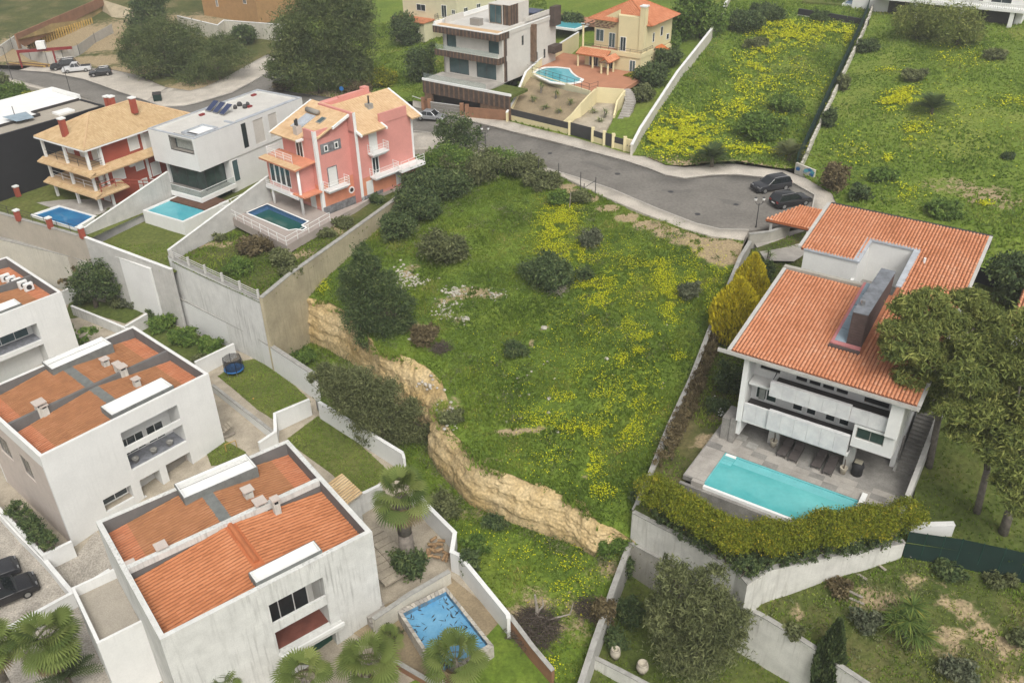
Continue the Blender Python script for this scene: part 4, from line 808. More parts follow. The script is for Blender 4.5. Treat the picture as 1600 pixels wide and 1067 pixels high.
# ================================================================ upper row: pink, white, red and black houses
def angframe(px, z, deg, z0=None):
    o = P(px[0], px[1], z); return Frame(o, (o.x+math.cos(R(deg)), o.y+math.sin(R(deg))), z if z0 is None else z0)
def balcony(t, fc, a0, a1, z, proj, h=.95, m='white_trim', bars='white_trim', name='balcony', steps=3, post=.9):
    b = MB()
    for k in range(steps): d = proj*(.72+.14*k); fc.box(b, a0+.25-.12*k, a1-.25+.12*k, .002, d, z-.45+.15*k, z-.30+.15*k-.012)
    o = b.build(name, m, t); pts = [fc.pt(a0+.05,.05,z), fc.pt(a0+.05,proj-.05,z), fc.pt(a1-.05,proj-.05,z), fc.pt(a1-.05,.05,z)]
    b = MB()
    for i in range(3):
        for k in (.35,.65,1.0): b.tube(Vector(pts[i])+Vector((0,0,h*k)), Vector(pts[i+1])+Vector((0,0,h*k)), .022, n=4)
    for p in pts: b.tube(p, Vector(p)+Vector((0,0,h+.04)), .035, n=5)
    n = max(2, int((a1-a0)/.16))
    for j in range(1, n): q = Vector(pts[1]).lerp(Vector(pts[2]), j/n); b.tube(q, q+Vector((0,0,h)), .012, n=4, caps=False)
    b.build('railing', bars, o); return o
# ---- pink house
fp = angframe((506,330), -1.0, 48); pk = fp.thing('pink_house', 'pink three-storey house with peach tile roofs and white corner strips above a green pool', 'house')
def Zp(x, y): return (400+x*.16875, 130+y*.16875)
def Zq(x, y): return (400+x*.15, 270+y*.15)
def build_pink():
    t = pk; Fr_ = Face(fp, 'v', 0.0, -1); Fb = Face(fp, 'v', -1.13, -1); Ff = Face(fp, 'u', 0.0, -1)
    b = MB(); b.prism([(0,0),(5,0),(5,6.1),(0,6.1)], -1.5, [8.3,10.05,10.05,8.3]); b.box(0,.3,0,1.9,8.2,9.3); b.box(0.31,2.3,0,.25,8.3,9.25); b.build('wall', 'pink', t)
    b = MB(); b.prism([(4.72,-1.13),(13.46,-1.13),(13.46,7),(4.72,7)], -1.5, [8.2,8.2,9.2,9.2]); b.box(8.5,12.7,-1.13,-.85,8.1,9.36); b.box(4.72,5.05,-1.13,5,8,10.4); b.prism([(4.9,-.8),(13.2,-.8),(13.2,7),(4.9,7)], 8.1, [8.2,8.2,9.8,9.8]); b.build('wing_wall', 'pink', t)
    part(t, 'rear_wall', 'pink', (8,11.8,5.2,5.6,5,10.3), (5.5,8,5.2,5.6,5,10.1), (11.8,12.6,5.2,6.0,4,10.5))
    # lower storey painted orange
    part(t, 'plinth_wall', 'pink_orange', (.35,4.7,-.012,.0,.35,3.0), (4.74,13.4,-1.142,-1.13,.35,2.6), (-.012,0,.3,6,.35,3.0))
    part(t, 'stone_base', 'stone_clad', (-.03,4.7,-.05,-.002,-.6,.4), (4.7,8,-1.18,-1.132,-.6,.45))
    # white strips
    part(t, 'corner_strip', 'white_trim', (-.04,.34,-.045,.0,-.1,9.3), (-.045,0,0,.3,-.1,9.3)); part(t, 'corner_strip', 'white_trim', (4.70,5.08,-1.18,-1.13,-.1,10.45)); part(t, 'corner_strip', 'white_trim', (13.2,13.48,-1.17,-1.13,2.9,8.0))
    # left roof, one slope up from the pool side
    s = 2.2/6.1; z = lambda u: 8.1+(u+1)*s
    b = MB(); b.slab([(-1,1.95,z(-1)),(5.2,1.95,z(5.2)),(5.2,6.75,z(5.2)),(-1,6.75,z(-1))], .14); b.slab([(.32,-.3,z(.32)),(5.2,-.3,z(5.2)),(5.2,1.94,z(5.2)),(.32,1.94,z(.32))], .14); b.build('roof', 'tan_tile_plain', t)
    tiles(t, (-1.05,6.75,z(-1.05)), (0,-4.8,0), (6.25,0,6.25*s), 15, 17, 'peach_tile', arch=.025, lip=.03, flat=True); tiles(t, (.32,1.95,z(.32)), (0,-2.25,0), (4.88,0,4.88*s), 7, 13, 'peach_tile', arch=.025, lip=.03, flat=True)
    part_slab(t, 'verge', 'white_trim', [(-1.1,6.75,z(-1.1)+.05),(5.2,6.75,z(5.2)+.05),(5.2,6.98,z(5.2)+.05),(-1.1,6.98,z(-1.1)+.05)], .22); part_slab(t, 'verge', 'white_trim', [(2.3,-.55,z(2.3)+.03),(5.1,-.55,z(5.1)+.03),(5.1,-.31,z(5.1)+.03),(2.3,-.31,z(2.3)+.03)], .25); part(t, 'verge', 'white_trim', (-1.1,-.2,1.7,1.94,z(-1)-.1,z(-.6)))
    # right roof
    s2 = (10.2-8.0)/5.6; y = lambda v: 8.0+(v+2.0)*s2
    b = MB(); b.slab([(5.06,-2,y(-2)),(8.6,-2,y(-2)),(8.6,3.6,y(3.6)),(5.06,3.6,y(3.6))], .14); b.slab([(8.61,-.8,y(-.8)),(12.7,-.8,y(-.8)),(12.7,3.6,y(3.6)),(8.61,3.6,y(3.6))], .14); b.slab([(12.71,-2,y(-2)),(14.1,-2,y(-2)),(14.1,3.6,y(3.6)),(12.71,3.6,y(3.6))], .14)
    b.slab([(5.06,3.61,y(3.6)),(14.1,3.61,y(3.6)),(14.1,7.4,y(3.6)-1.5),(5.06,7.4,y(3.6)-1.5)], .14); b.build('roof', 'tan_tile_plain', t)
    tiles(t, (5.08,-2.05,y(-2.05)), (3.5,0,0), (0,5.65,5.65*s2), 11, 16, 'peach_tile', arch=.025, lip=.03, flat=True); tiles(t, (8.61,-.8,y(-.8)), (4.09,0,0), (0,4.4,4.4*s2), 13, 12, 'peach_tile', arch=.025, lip=.03, flat=True); tiles(t, (12.71,-2.05,y(-2.05)), (1.4,0,0), (0,5.65,5.65*s2), 4, 16, 'peach_tile', arch=.025, lip=.03, flat=True)
    part_slab(t, 'verge', 'white_trim', [(14.1,-2.05,y(-2)+.05),(14.35,-2.05,y(-2)+.05),(14.35,3.6,y(3.6)+.05),(14.1,3.6,y(3.6)+.05)], .22); part_slab(t, 'verge', 'white_trim', [(8.6,-2.1,y(-2)+.05),(8.82,-2.1,y(-2)+.05),(8.82,-.9,y(-.9)+.05),(8.6,-.9,y(-.9)+.05)], .25); part_slab(t, 'verge', 'white_trim', [(4.84,-2.1,y(-2)+.05),(5.06,-2.1,y(-2)+.05),(5.06,-1.2,y(-1.2)+.05),(4.84,-1.2,y(-1.2)+.05)], .25)
    # solar heater, skylight, flues
    q = (1.4, 4.3); b = MB(); b.slab([(.6,3.3,z(.6)+.14),(3.0,3.3,z(3.0)+.14),(3.0,5.0,z(3.0)+.14),(.6,5.0,z(.6)+.14)], .08); so_ = b.build('solar_collector', 'zinc', t); MB().tube((3.25,3.1,z(3.2)+.4),(3.25,5.2,z(3.2)+.4),.28,n=12).build('tank', 'shutter_grey', so_, True)
    b = MB(); b.slab([(2.2,1.6,z(2.2)+.12),(3.2,1.6,z(3.2)+.12),(3.2,2.4,z(3.2)+.12),(2.2,2.4,z(2.2)+.12)], .1); sk = b.build('skylight', 'shutter_grey', t); b = MB(); b.slab([(2.3,1.7,z(2.3)+.135),(3.1,1.7,z(3.1)+.135),(3.1,2.3,z(3.1)+.135),(2.3,2.3,z(2.3)+.135)], .03); b.build('pane', 'glass_teal', sk)
    ch = part(t, 'chimney', 'plaster_pinkgrey', (-.3,.4,2.6,3.3,7.5,9.4)); MB().tube((0,2.8,9.4),(0,2.8,10.2),.12,n=8).tube((0,3.1,9.4),(0,3.1,10.0),.12,n=8).build('flue_pipe', 'metal_dark', ch)
    c2 = part(t, 'chimney', 'coping', (9.0,9.7,1.2,1.9,9.0,9.9)); MB().tube((9.35,1.55,9.9),(9.35,1.55,10.8),.1,n=8).build('flue_pipe', 'metal_dark', c2)
    # middle face: small stone-set windows and shuttered balcony
    r = Fr_.rect(Zp(590,555), Zp(775,650)); r = (Fr_.px(*Zp(595,600))[0], Fr_.px(*Zp(785,560))[0], Fr_.px(*Zp(610,665))[1], Fr_.px(*Zp(600,570))[1]); b = MB(); Fr_.box(b, *r[:2], .002, .03, *r[2:]); st = b.build('stone_panel', 'stone_clad', t)
    for k in (.25,.76): c = r[0]+(r[1]-r[0])*k; m_ = (r[2]+r[3])/2; window(Fr_, t, (c-.26,c+.26,m_-.38,m_+.34), n=.04, fw=.1)
    a = (Fr_.px(*Zp(665,820))[0], Fr_.px(*Zp(755,900))[0]); zf = Fr_.px(*Zp(690,960))[1]; shutter(Fr_, t, (a[0],a[1],zf,zf+2.2), frame='stone_clad', name='balcony_door'); balcony(t, Fr_, a[0]-.9, a[1]+1.0, zf-.02, 1.0)
    # right block: upper shuttered door with balcony, lower french window with long balcony
    a = (Fb.px(*Zp(1040,500))[0], Fb.px(*Zp(1115,480))[0]); zf = Fb.px(*Zp(1055,640))[1]; shutter(Fb, t, (a[0],a[1],zf,zf+2.2), name='balcony_door'); balcony(t, Fb, a[0]-.35, a[1]+.9, zf-.02, 1.0)
    a = (Fb.px(*Zp(1070,720))[0], Fb.px(*Zp(1135,720))[0]); zf = Fb.px(*Zp(1085,850))[1]; window(Fb, t, (a[0],a[1],zf,zf+2.1), cols=2, n=.01, fw=.1, name='french_window'); balcony(t, Fb, a[0]-.5, a[0]+3.2, zf-.02, 1.1)
    part(t, 'terrace_slab', 'white_trim', (a[0]+3.2,13.8,-2.6,-1.14,zf-.4,zf-.02)); rail(t, [(a[0]+3.2,-2.55,zf-.02),(13.7,-2.55,zf-.02)], .95, 'white_trim', 'terrace_railing', bars=3)
    shutter(Fb, t, (5.6,6.6,.0,2.1), name='door'); shutter(Fb, t, (10.2,11.1,.3,2.2), name='door'); window(Fb, t, (5.2+.1-.9,5.2-.2+.2,.9,1.5), n=.02, fw=.1, name='round_window') if False else None
    o = MB().tube(Fr_.pt(4.25,.0,1.25), Fr_.pt(4.25,.06,1.25), .42, n=16).build('porthole', 'white_trim', t); MB().tube(Fr_.pt(4.25,.05,1.25), Fr_.pt(4.25,.08,1.25), .25, n=16).build('pane', 'glass', o)
    # pool side: upper terrace with french window, glazed bay below, columns
    zt = 5.55
    window(Ff, t, (2.3,3.6,zt,zt+2.2), cols=2, n=.01, fw=.12, name='french_window')
    b = MB(); b.slab([(-2.9,.3,zt+.05),(0,.3,zt+.35),(0,7.0,zt+.35),(-2.9,7.0,zt+.05)], .16); b.build('canopy', 'pink_orange', t); tiles(t, (-2.95,7.0,zt+.06), (0,-6.7,0), (1.0,0,.12), 22, 3, 'peach_tile', arch=.03, lip=.03, flat=True)
    rail(t, [(-1.9,2.0,zt+.2),(-1.9,6.6,zt+.2),(-.1,6.6,zt+.2)], .95, 'white_trim', 'terrace_railing', bars=3, vertical=.2)
    part(t, 'bay', 'pink', (-2.24,0,2.0,2.3,2.4,zt-.1), (-2.24,-.01,6.3,6.57,2.4,zt-.1), (-2.2,-.01,2.3,6.3,2.35,2.75), (-2.24,-2.0,.95,2.0,2.4,zt-.1), (-2.0,-.01,.95,1.2,2.4,zt-.1))
    part(t, 'bay_slab', 'white_trim', (-2.7,0,.8,6.8,2.0,2.34))
    Fbay = Face(fp, 'u', -2.15, -1)
    for k in range(4): a0 = 2.35+k*.98; window(Fbay, t, (a0,a0+.93,2.8,5.2), n=.0, fw=.1)
    rail(t, [(-2.65,2.2,2.34),(-2.65,6.7,2.34)], .75, 'white_trim', 'bay_railing', bars=3, vertical=.2)
    for (u, v) in ((-2.24,.75),(-2.25,6.2)): MB().tube((u,v,-.1),(u,v,5.5 if v < 2 else 2.1),.16,n=10).build('column', 'white_trim', t, True)
    part(t, 'porch_roof', 'pink_orange', (-2.6,-.02,-.3,1.8,2.36,2.5)); 
    shutter(Ff, t, (1.2,2.2,0,2.1), name='door'); shutter(Ff, t, (4.2,5.2,0,2.1), name='door'); shutter(Fr_, t, (.45,.95,-.02,2.0), name='door') if False else None
def part_slab(t, name, m, pts, th): b = MB(); b.slab(pts, th); return b.build(name, m, t)
build_pink()
# pool deck of the pink house: a thing that carries the railings
dk = fp.thing('pool_deck', 'grey-pink paved deck with white rails around the green pool', 'deck')
def build_deck():
    def L(x, y): h = fp.hit(x, y, 'z', 0); return (h[0], h[1])
    out = [L(345,331), L(448,384), L(516,345), L(560,322), L(600,296), (13,-4.5), (13,-1.2), (-.1,-1.2), (-.1,9.4)]
    pool = [L(382,333), L(418,318), L(484,346), L(474,352), L(481,356), L(473,361), L(462,359), L(450,361)]
    b = MB(); from mathutils.geometry import tessellate_polygon
    r = delaunay_2d_cdt([Vector(p) for p in out+pool], [], [list(range(len(out))), list(range(len(out), len(out)+len(pool)))], 1, 1e-4)
    V = [(v.x, v.y) for v in r[0]]; fs = [f for f in r[2] if not inpoly(np.array([sum(V[i][0] for i in f)/len(f)]), np.array([sum(V[i][1] for i in f)/len(f)]), pool)[0]]
    vs = [(p[0], p[1], .0) for p in V]; b.add(vs, [f if True else f for f in fs]); n = len(out)
    for i in range(n): p, q = out[i], out[(i+1)%n]; b.quad((p[0],p[1],-.95),(q[0],q[1],-.95),(q[0],q[1],0),(p[0],p[1],0))
    b.build('paving', 'paving_pink', dk)
    g = MB(); k = len(pool)
    for i in range(k): p, q = pool[i], pool[(i+1)%k]; g.quad((p[0],p[1],-1.5),(q[0],q[1],-1.5),(q[0],q[1],0.0),(p[0],p[1],0.0))
    pl = g.build('pool_wall', 'pool_tile_blue', dk)
    MB().add([(p[0],p[1],-.75) for p in pool], [tuple(range(k))]).build('water', 'water_green', dk)
    rim = offset_line(pool+[pool[0]], -.22); c = MB()
    for i in range(k):
        p, q = pool[i], pool[(i+1)%k]; a, d = rim[i], rim[(i+1)%k if i < k-1 else k]; c.add([(p[0],p[1],.03),(q[0],q[1],.03),(d[0],d[1],.03),(a[0],a[1],.03)], [(0,1,2,3)])
    c.build('pool_rim', 'white_trim', dk)
    rail(dk, [out[0]+(0,), out[1]+(0,), out[2]+(0,)], 1.0, 'white_trim', 'railing', post=1.6, bars=2, r=.026)
    rail(dk, [L(345,331)+(0,), L(414,302)+(0,)], 1.0, 'white_trim', 'railing', post=1.6, bars=2, r=.035)
    for q in (out[1], out[2]): MB().box(q[0]+.3,q[0]+.7,q[1]+.3,q[1]+.7,-2.6,-.45).build('support', 'concrete_light', dk)
build_deck()
ff = thing('fence', 'low pale railing with stout posts along the wall below the pink house', 'fence', tuple(P(336,434,-2.0)))
def build_ff():
    o = Vector(P(336,434,-2.0)); pts = [Vector(P(270,404,-2.05))-o, Vector(P(404,467,-1.9))-o]
    b = MB(); d = pts[1]-pts[0]
    for z in (.25,.5,.75): b.tube(pts[0]+Vector((0,.15,z)), pts[1]+Vector((0,.15,z)), .05, n=4)
    b.build('rail', 'concrete_light', ff)
    for k in range(6): p = pts[0].lerp(pts[1], k/5); MB().box(p.x-.11,p.x+.11,p.y+.04,p.y+.26,p.z-.05,p.z+.95).build('post', 'concrete_light', ff)
build_ff()
# ---- white modern house
fw_ = angframe((302.6,218), 5.75, 58.6, -1.9); wh = fw_.thing('modern_house', 'white modern house with cantilevered upper box, roof solar panels and raised pool', 'house')
def Zw(x, y): return (200+x*.15, 130+y*.15)
def Zw2(x, y): return (200+x*.15, 270+y*.15)
def build_white():
    t = wh; Ff = Face(fw_, 'u', 0.0, -1); Fs = Face(fw_, 'v', 0.0, -1); zt = 7.65; zb = 3.9; LV = 7.9; LU = 18.3
    hr = [Ff.px(*Zw(415,540)), Ff.px(*Zw(695,750))]; hole = (min(hr[0][0],hr[1][0]), max(hr[0][0],hr[1][0]), hr[1][1], hr[0][1])
    b = MB(); facade(b, Ff, 0, LV, zb, zt, .25, [hole]); sw = [Fs.px(*Zw(1175,450))[0], Fs.px(*Zw(1230,450))[0]]; h2_ = (sw[0], sw[1], Fs.px(*Zw(1240,675))[1], zt-.35)
    w3 = (Fs.px(*Zw(1300,420))[0], Fs.px(*Zw(1410,390))[0]-.05, Fs.px(*Zw(1440,600))[1], zt-.5); w4 = (w3[1]+.9, w3[1]+2.4, w3[2], w3[3])
    facade(b, Fs, .25, LU, zb, zt, .25, [h2_, w3, w4]); b.box(.25,LU,LV-.25,LV,zb,zt); b.box(LU-.25,LU,.25,LV-.25,zb,zt); b.box(0.0,LU,0.0,LV,zb-.25,zb-.001); b.build('upper_box', 'white', t)
    window(Ff, t, hole, 'metal_dark', 'glass_teal', 2, n=-.9, fw=.1); part(t, 'window_reveal', 'shutter_grey', (.02,.9,hole[0]-.05,hole[0],hole[2],hole[3]), (.02,.9,hole[1],hole[1]+.05,hole[2],hole[3]), (.02,.9,hole[0],hole[1],hole[2]-.05,hole[2])); part(t, 'curtain', 'curtain', (.8,.86,hole[0]+.8,hole[1]-.3,hole[2]+.1,hole[3]))
    window(Fs, t, h2_, 'metal_dark', 'glass', 1, n=-.1); shutter(Fs, t, w3, 'wood_white', n=-.12); shutter(Fs, t, w4, 'wood_white', n=-.12)
    # roof: membrane inside a low parapet, wells, panels
    part(t, 'roof', 'roof_membrane', (.25,LU-.25,.25,LV-.25,zt-.5,zt-.28)); part(t, 'parapet', 'zinc', (-.01,.3,-.01,LV+.01,zt,zt+.06), (LU-.3,LU+.01,-.01,LV+.01,zt,zt+.06), (.3,LU-.3,-.01,.3,zt,zt+.06), (.3,LU-.3,LV-.3,LV+.01,zt,zt+.06))
    well = part(t, 'roof_well', 'zinc', (1.2,4.6,.9,1.0,zt-.29,zt-.02), (1.2,4.6,3.4,3.5,zt-.29,zt-.02), (1.2,1.3,1.0,3.4,zt-.29,zt-.02), (4.5,4.6,1.0,3.4,zt-.29,zt-.02)); part(well, 'lining', 'white_trim', (1.3,4.5,1.0,3.4,zt-.28,zt-.26)); part(well, 'slot', 'dark', (1.7,2.1,1.1,3.3,zt-.258,zt-.24))
    part(t, 'roof_gutter', 'zinc', (7.5,17.6,.7,1.0,zt-.28,zt-.1)); part(t, 'roof_gutter', 'zinc', (6.8,7.1,.4,2.3,zt-.28,zt-.1))
    for k in range(3):
        q = fw_.hit(*Zw(890+70*k,240+18*k), 'z', zt+.2); b = MB(); u, v = q[0]-.1, q[1]; b.slab([(u-.9,v-.42,zt-.1),(u+.7,v-.42,zt+.75),(u+.7,v+.42,zt+.75),(u-.9,v+.42,zt-.1)], .06); o = b.build('solar_panel', 'solar', t)
        b = MB(); b.slab([(u-.93,v-.46,zt-.115),(u+.73,v-.46,zt+.735),(u+.73,v+.46,zt+.735),(u-.93,v+.46,zt-.115)], .05); b.build('frame', 'steel', o)
        b = MB(); b.tube((u+.65,v-.3,zt+.68),(u+.65,v-.3,zt-.3),.03,n=4).tube((u+.65,v+.3,zt+.68),(u+.65,v+.3,zt-.3),.03,n=4); b.build('strut', 'steel', o)
    for (x, y) in ((1310,130),(770,335),(1265,250)):
        q = fw_.hit(*Zw(x,y), 'z', zt-.25); o = part(t, 'vent_box', 'steel_red', (q[0]-.35,q[0]+.35,q[1]-.2,q[1]+.2,zt-.3,zt-.08))
    for (x, y, r_) in ((1160,215,.35),(1215,240,.3),(1115,245,.25),(1245,215,.25)):
        q = fw_.hit(*Zw(x,y), 'z', zt); MB().lathe([(r_,-.3),(r_,0),(r_*.6,.2),(r_*.15,.25)],10,(q[0],q[1],zt)).build('roof_fan', 'metal_dark', t, True)
    # lower storeys
    part(t, 'lower_wall', 'white', (4.6,LU-.3,.12,LV-.3,-1.5,zb-.26)); Fl = Face(fw_, 'v', .12, -1); Fu = Face(fw_, 'u', 1.3, -1)
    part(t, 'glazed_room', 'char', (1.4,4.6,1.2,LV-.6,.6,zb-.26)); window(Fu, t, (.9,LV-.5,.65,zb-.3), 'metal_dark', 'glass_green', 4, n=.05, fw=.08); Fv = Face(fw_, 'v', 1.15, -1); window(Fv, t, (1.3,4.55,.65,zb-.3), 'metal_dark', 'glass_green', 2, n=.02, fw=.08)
    window(Fl, t, (4.9,5.9,.6,zb-.5), 'white_trim', 'glass_teal', 1, n=.01)
    part(t, 'balcony_floor_fill', 'paving_grey', (-.85,4.55,-.25,LV+.6,.35,.6)); part(t, 'balcony_edge', 'white_trim', (-1.05,-.85,-.45,LV+.8,.2,.75), (-.85,4.6,-.45,-.25,.2,.75), (-.85,3,LV+.6,LV+.8,.2,.75))
    b = MB(); b.box(-.9,-.88,-.3,LV+.65,.76,1.55); b.box(-.88,4.5,-.3,-.28,.76,1.55); o = b.build('balustrade', 'clear_glass', t); b = MB(); b.tube((-.89,-.29,1.57),(-.89,LV+.65,1.57),.03).tube((-.89,-.29,1.57),(4.5,-.29,1.57),.03); b.build('handrail', 'white_trim', o)
    part(t, 'pillar', 'white_trim', (1.0,1.35,LV-.9,LV-.55,.6,zb-.26)); part(t, 'lower_glazing', 'glass_green', (.9,4.6,.6,LV-.4,-1.4,.2)); part(t, 'lower_pier', 'white', (.6,1.2,.4,.9,-1.5,.2), (.6,.9,LV-.6,LV-.3,-1.5,.2))
build_white()
rp_ = fw_.thing('raised_pool', 'raised white pool box with turquoise water and dark wooden deck', 'pool')
def build_rpool():
    z = .1; q = [fw_.hit(*Zw2(x,y), 'z', z) for x, y in ((165,385),(575,515),(855,415),(505,250))]; u0, v0 = q[1][0], q[1][1]; v1 = q[0][1]; u1 = fw_.hit(*Zw2(800,410),'z',z)[0]+.3
    ud = 1.2; t = rp_
    part(t, 'shell', 'white', (u0,u0+.25,v0,v1,-2.0,z), (u0+.25,ud,v0,v0+.35,-2.0,z), (u0+.25,ud,v1-.35,v1,-2.0,z), (u0+.25,ud,v0+.35,v1-.35,-2,-1))
    uw = fw_.hit(*Zw2(490,300),'z',z)[0]; part(t, 'deck', 'wood_deck', (uw,ud,v0+.36,v1-.36,-.3,z-.02))
    for k in range(9): v = v0+.5+k*(v1-v0-1)/9; part(t, 'plank', 'wood_deck', (uw+.02,ud-.02,v,v+(v1-v0-1)/9-.03,z-.02,z+.02))
    part(t, 'water', 'water_teal', (u0+.25,uw,v0+.35,v1-.35,-.9,z-.14))
build_rpool()
# ---- red house
fr_ = angframe((131,236.5), 5.2, 56.5, -2.4); rd = fr_.thing('red_house', 'red three-storey house with hipped sand tile roof and white-columned verandas', 'house')
def Zr(x, y): return (x*.1875, 120+y*.1875)
def build_red():
    t = rd; ze = 7.6; LV = 9.7; LU = 15.5; ov = .9
    part(t, 'wall', 'red_wall', (2.6,LU-ov,ov,LV-ov,-.5,ze-.1)); Fs = Face(fr_, 'v', ov, -1); Fu = Face(fr_, 'u', 2.6, -1)
    # hipped roof
    rz = ze+2.3; c = LV/2; r0, r1 = c*.98, LU-c*.98; pts = [(0,0,ze),(LU,0,ze),(LU,LV,ze),(0,LV,ze),(r0,c,rz),(r1,c,rz)]
    b = MB(); b.add(pts, [(0,1,5,4),(1,2,5),(2,3,4,5),(3,0,4),(0,3,2,1)]); b.build('roof', 'tan_tile', t)
    def hip(O, U, Vv, nu, nv, sk): tiles(t, O, U, Vv, nu, nv, 'sand_tile', skip=sk, arch=.045, lip=.04)
    k0, k1 = r0/LU, r1/LU
    hip((0,0,ze+.03),(LU,0,0),(0,c,rz-ze),62,15, lambda a, d: a < k0*d or a > 1-(1-k1)*d)
    hip((0,LV,ze+.03),(0,-LV,0),(r0,0,rz-ze),34,15, lambda a, d: a < .5*d or a > 1-.5*d)
    b = MB(); b.path([(0,0,ze+.08),(r0,c,rz+.08),(r1,c,rz+.08)],.11,6).path([(0,LV,ze+.08),(r0,c,rz+.08)],.11,6).path([(LU,0,ze+.08),(r1,c,rz+.08)],.11,6); b.build('ridge_tiles', 'tan_tile_plain', t)
    part(t, 'eave', 'white_trim', (-.05,LU,-.06,0.,ze-.16,ze+.01), (-.06,0,-.06,LV+.06,ze-.16,ze+.01), (.0,2.5,.0,LV,ze-.16,ze-.05))
    levels = (5.1, 2.5, 0.0)
    for i, z in enumerate(levels):
        e = .35*i*0
        if i < 2:
            part(t, 'veranda_floor', 'tan_tile_plain', (.1,2.6,.2,LV-.2,z-.28,z-.02)); 
            b = MB(); o0 = .5; b.slab([(-o0,-.5,z-.42),(.4,-.5,z-.05),(.4,LV+.1,z-.05),(-o0,LV+.1,z-.42)], .12); b.slab([(-o0,-.5,z-.55),(LU*.72,-.5,z-.55),(LU*.72,ov-.01,z-.02),(.6,ov-.01,z-.02)] if i == 0 else [(-o0,-.5,z-.55),(4.2,-.5,z-.55),(4.2,ov-.01,z-.02),(.6,ov-.01,z-.02)], .12); b.build('tiled_skirt', 'tan_tile_plain', t)
            tiles(t, (-o0-.04,LV+.1,z-.41), (0,-LV-.5,0), (.92,0,.36), 36, 3, 'sand_tile', arch=.035, lip=.035); tiles(t, (-o0,-.53,z-.54), ((LU*.72 if i == 0 else 4.2)+o0,0,0), (0,1.42,.5), 50 if i == 0 else 18, 4, 'sand_tile', arch=.035, lip=.035)
        top = (ze-.17, levels[0]-.5, levels[1]-.5)[i]
        for v in (.55, LV*.5, LV-.5): MB().box(.35,.62,v-.14,v+.14,z-.05 if i < 2 else -.2,top).build('column', 'white_trim', t)
        MB().box(2.15,2.42,.42,.7,z-.05,top).build('column', 'white_trim', t)
        if i < 2: rail(t, [(.48,.6,z),(.48,LV-.6,z)], .9, 'white_trim' if i == 1 else 'metal_dark', 'veranda_railing', post=2, bars=2); rail(t, [(.5,.5,z),(2.3,.5,z)], .9, 'metal_dark', 'veranda_railing', post=1.5, bars=3)
        for (v0, v1) in ((1.6,2.9),(4.2,5.4),(6.6,8.0)): shutter(Fu, t, (v0,v1,z+.05,z+2.0), name='veranda_door')
    def sh(p0, p1): 
        r_ = Fs.rect(Zr(*p0), Zr(*p1)); shutter(Fs, t, r_, frame='white_trim')
    sh((1062,515),(1160,590)); sh((1195,480),(1290,580)); sh((928,765),(1045,840)); sh((1118,690),(1200,760)); sh((1255,725),(1340,800)); sh((1155,870),(1235,915))
    for (x, y0, y1) in ((800,600,740),(1165,480,610)): a = Fs.px(*Zr(x,y0)); c_ = Fs.px(*Zr(x+38,y1)); b = MB(); Fs.box(b, a[0], a[0]+.38, .002, .06, c_[1], ze-.2); b.build('pilaster', 'white_trim', t)
    for (x, y0, y1) in ((815,790,920),(1200,660,850)): a = Fs.px(*Zr(x,y0)); c_ = Fs.px(*Zr(x+38,y1)); b = MB(); Fs.box(b, a[0], a[0]+.38, .002, .06, c_[1], 4.5); b.build('pilaster', 'white_trim', t)
    o = Fs.px(*Zr(1090,725)); b = MB(); Fs.box(b, o[0]-.35, o[0]+.35, .01, .35, o[1]-.3, o[1]+.3); b.build('air_conditioner', 'white_trim', t)
    for (x, y, h) in ((540,465,1.6),(1115,255,1.2),(905,230,1.0),(940,245,1.2)):
        q = fr_.hit(*Zr(x,y), 'z', ze+1.0 if x == 540 else rz-.1); zz = (ze+1.0 if x == 540 else rz-.2); o = part(t, 'chimney', 'red_wall', (q[0]-.3,q[0]+.3,q[1]-.3,q[1]+.3,zz-.6,zz+h)); part(o, 'cap', 'white_trim', (q[0]-.38,q[0]+.38,q[1]-.38,q[1]+.38,zz+h,zz+h+.16))
    rail(t, [(.6,-.3,2.5),(2.6,-.3,2.5),(8.0,-.3,.4)], .9, 'red_wall', 'stair_railing', post=2, r=.05)
    part(t, 'terrace', 'paving_light', (-2.2,2.6,-.2,LV+.6,-.25,-.03))
build_red()
rpl = fr_.thing('blue_pool', 'rectangular deep blue pool with white rim in front of red house', 'pool')
def build_bpool():
    q = [P(x, y, -2.3) for x, y in ((47,336),(92,321),(152,338),(118,358))]; o = fr_.o; L = []
    for p in q: d = Vector((p.x,p.y,0))-o; L.append((d.dot(fr_.U), d.dot(fr_.V)))
    c = (sum(p[0] for p in L)/4, sum(p[1] for p in L)/4); inn = [(c[0]+(p[0]-c[0])*.88, c[1]+(p[1]-c[1])*.88) for p in L]
    b = MB()
    for i in range(4): p, r_, s, w_ = L[i], L[(i+1)%4], inn[(i+1)%4], inn[i]; b.prism([p, r_, s, w_], -.4, .14)
    b.build('rim', 'white_trim', rpl); MB().add([(p[0],p[1],.03) for p in inn], [(0,1,2,3)]).build('water', 'water_blue', rpl)
build_bpool()
for k, (x, y) in enumerate(((29,307),(30,345),(80,357),(130,372))):
    p = P(x, y, -2.4); o = thing('gate_pillar', ['red pillar with white cap by the black wall','red pillar with white cap, second along the tan wall','red pillar with white cap in front of the blue pool','red pillar at the corner by the white pool wall'][k], 'pillar', tuple(p), R(-33), 'red pillars')
    part(o, 'shaft', 'red_wall', (-.25,.25,-.25,.25,0,1.25)); part(o, 'cap', 'white_trim', (-.31,.31,-.31,.31,1.25,1.4))
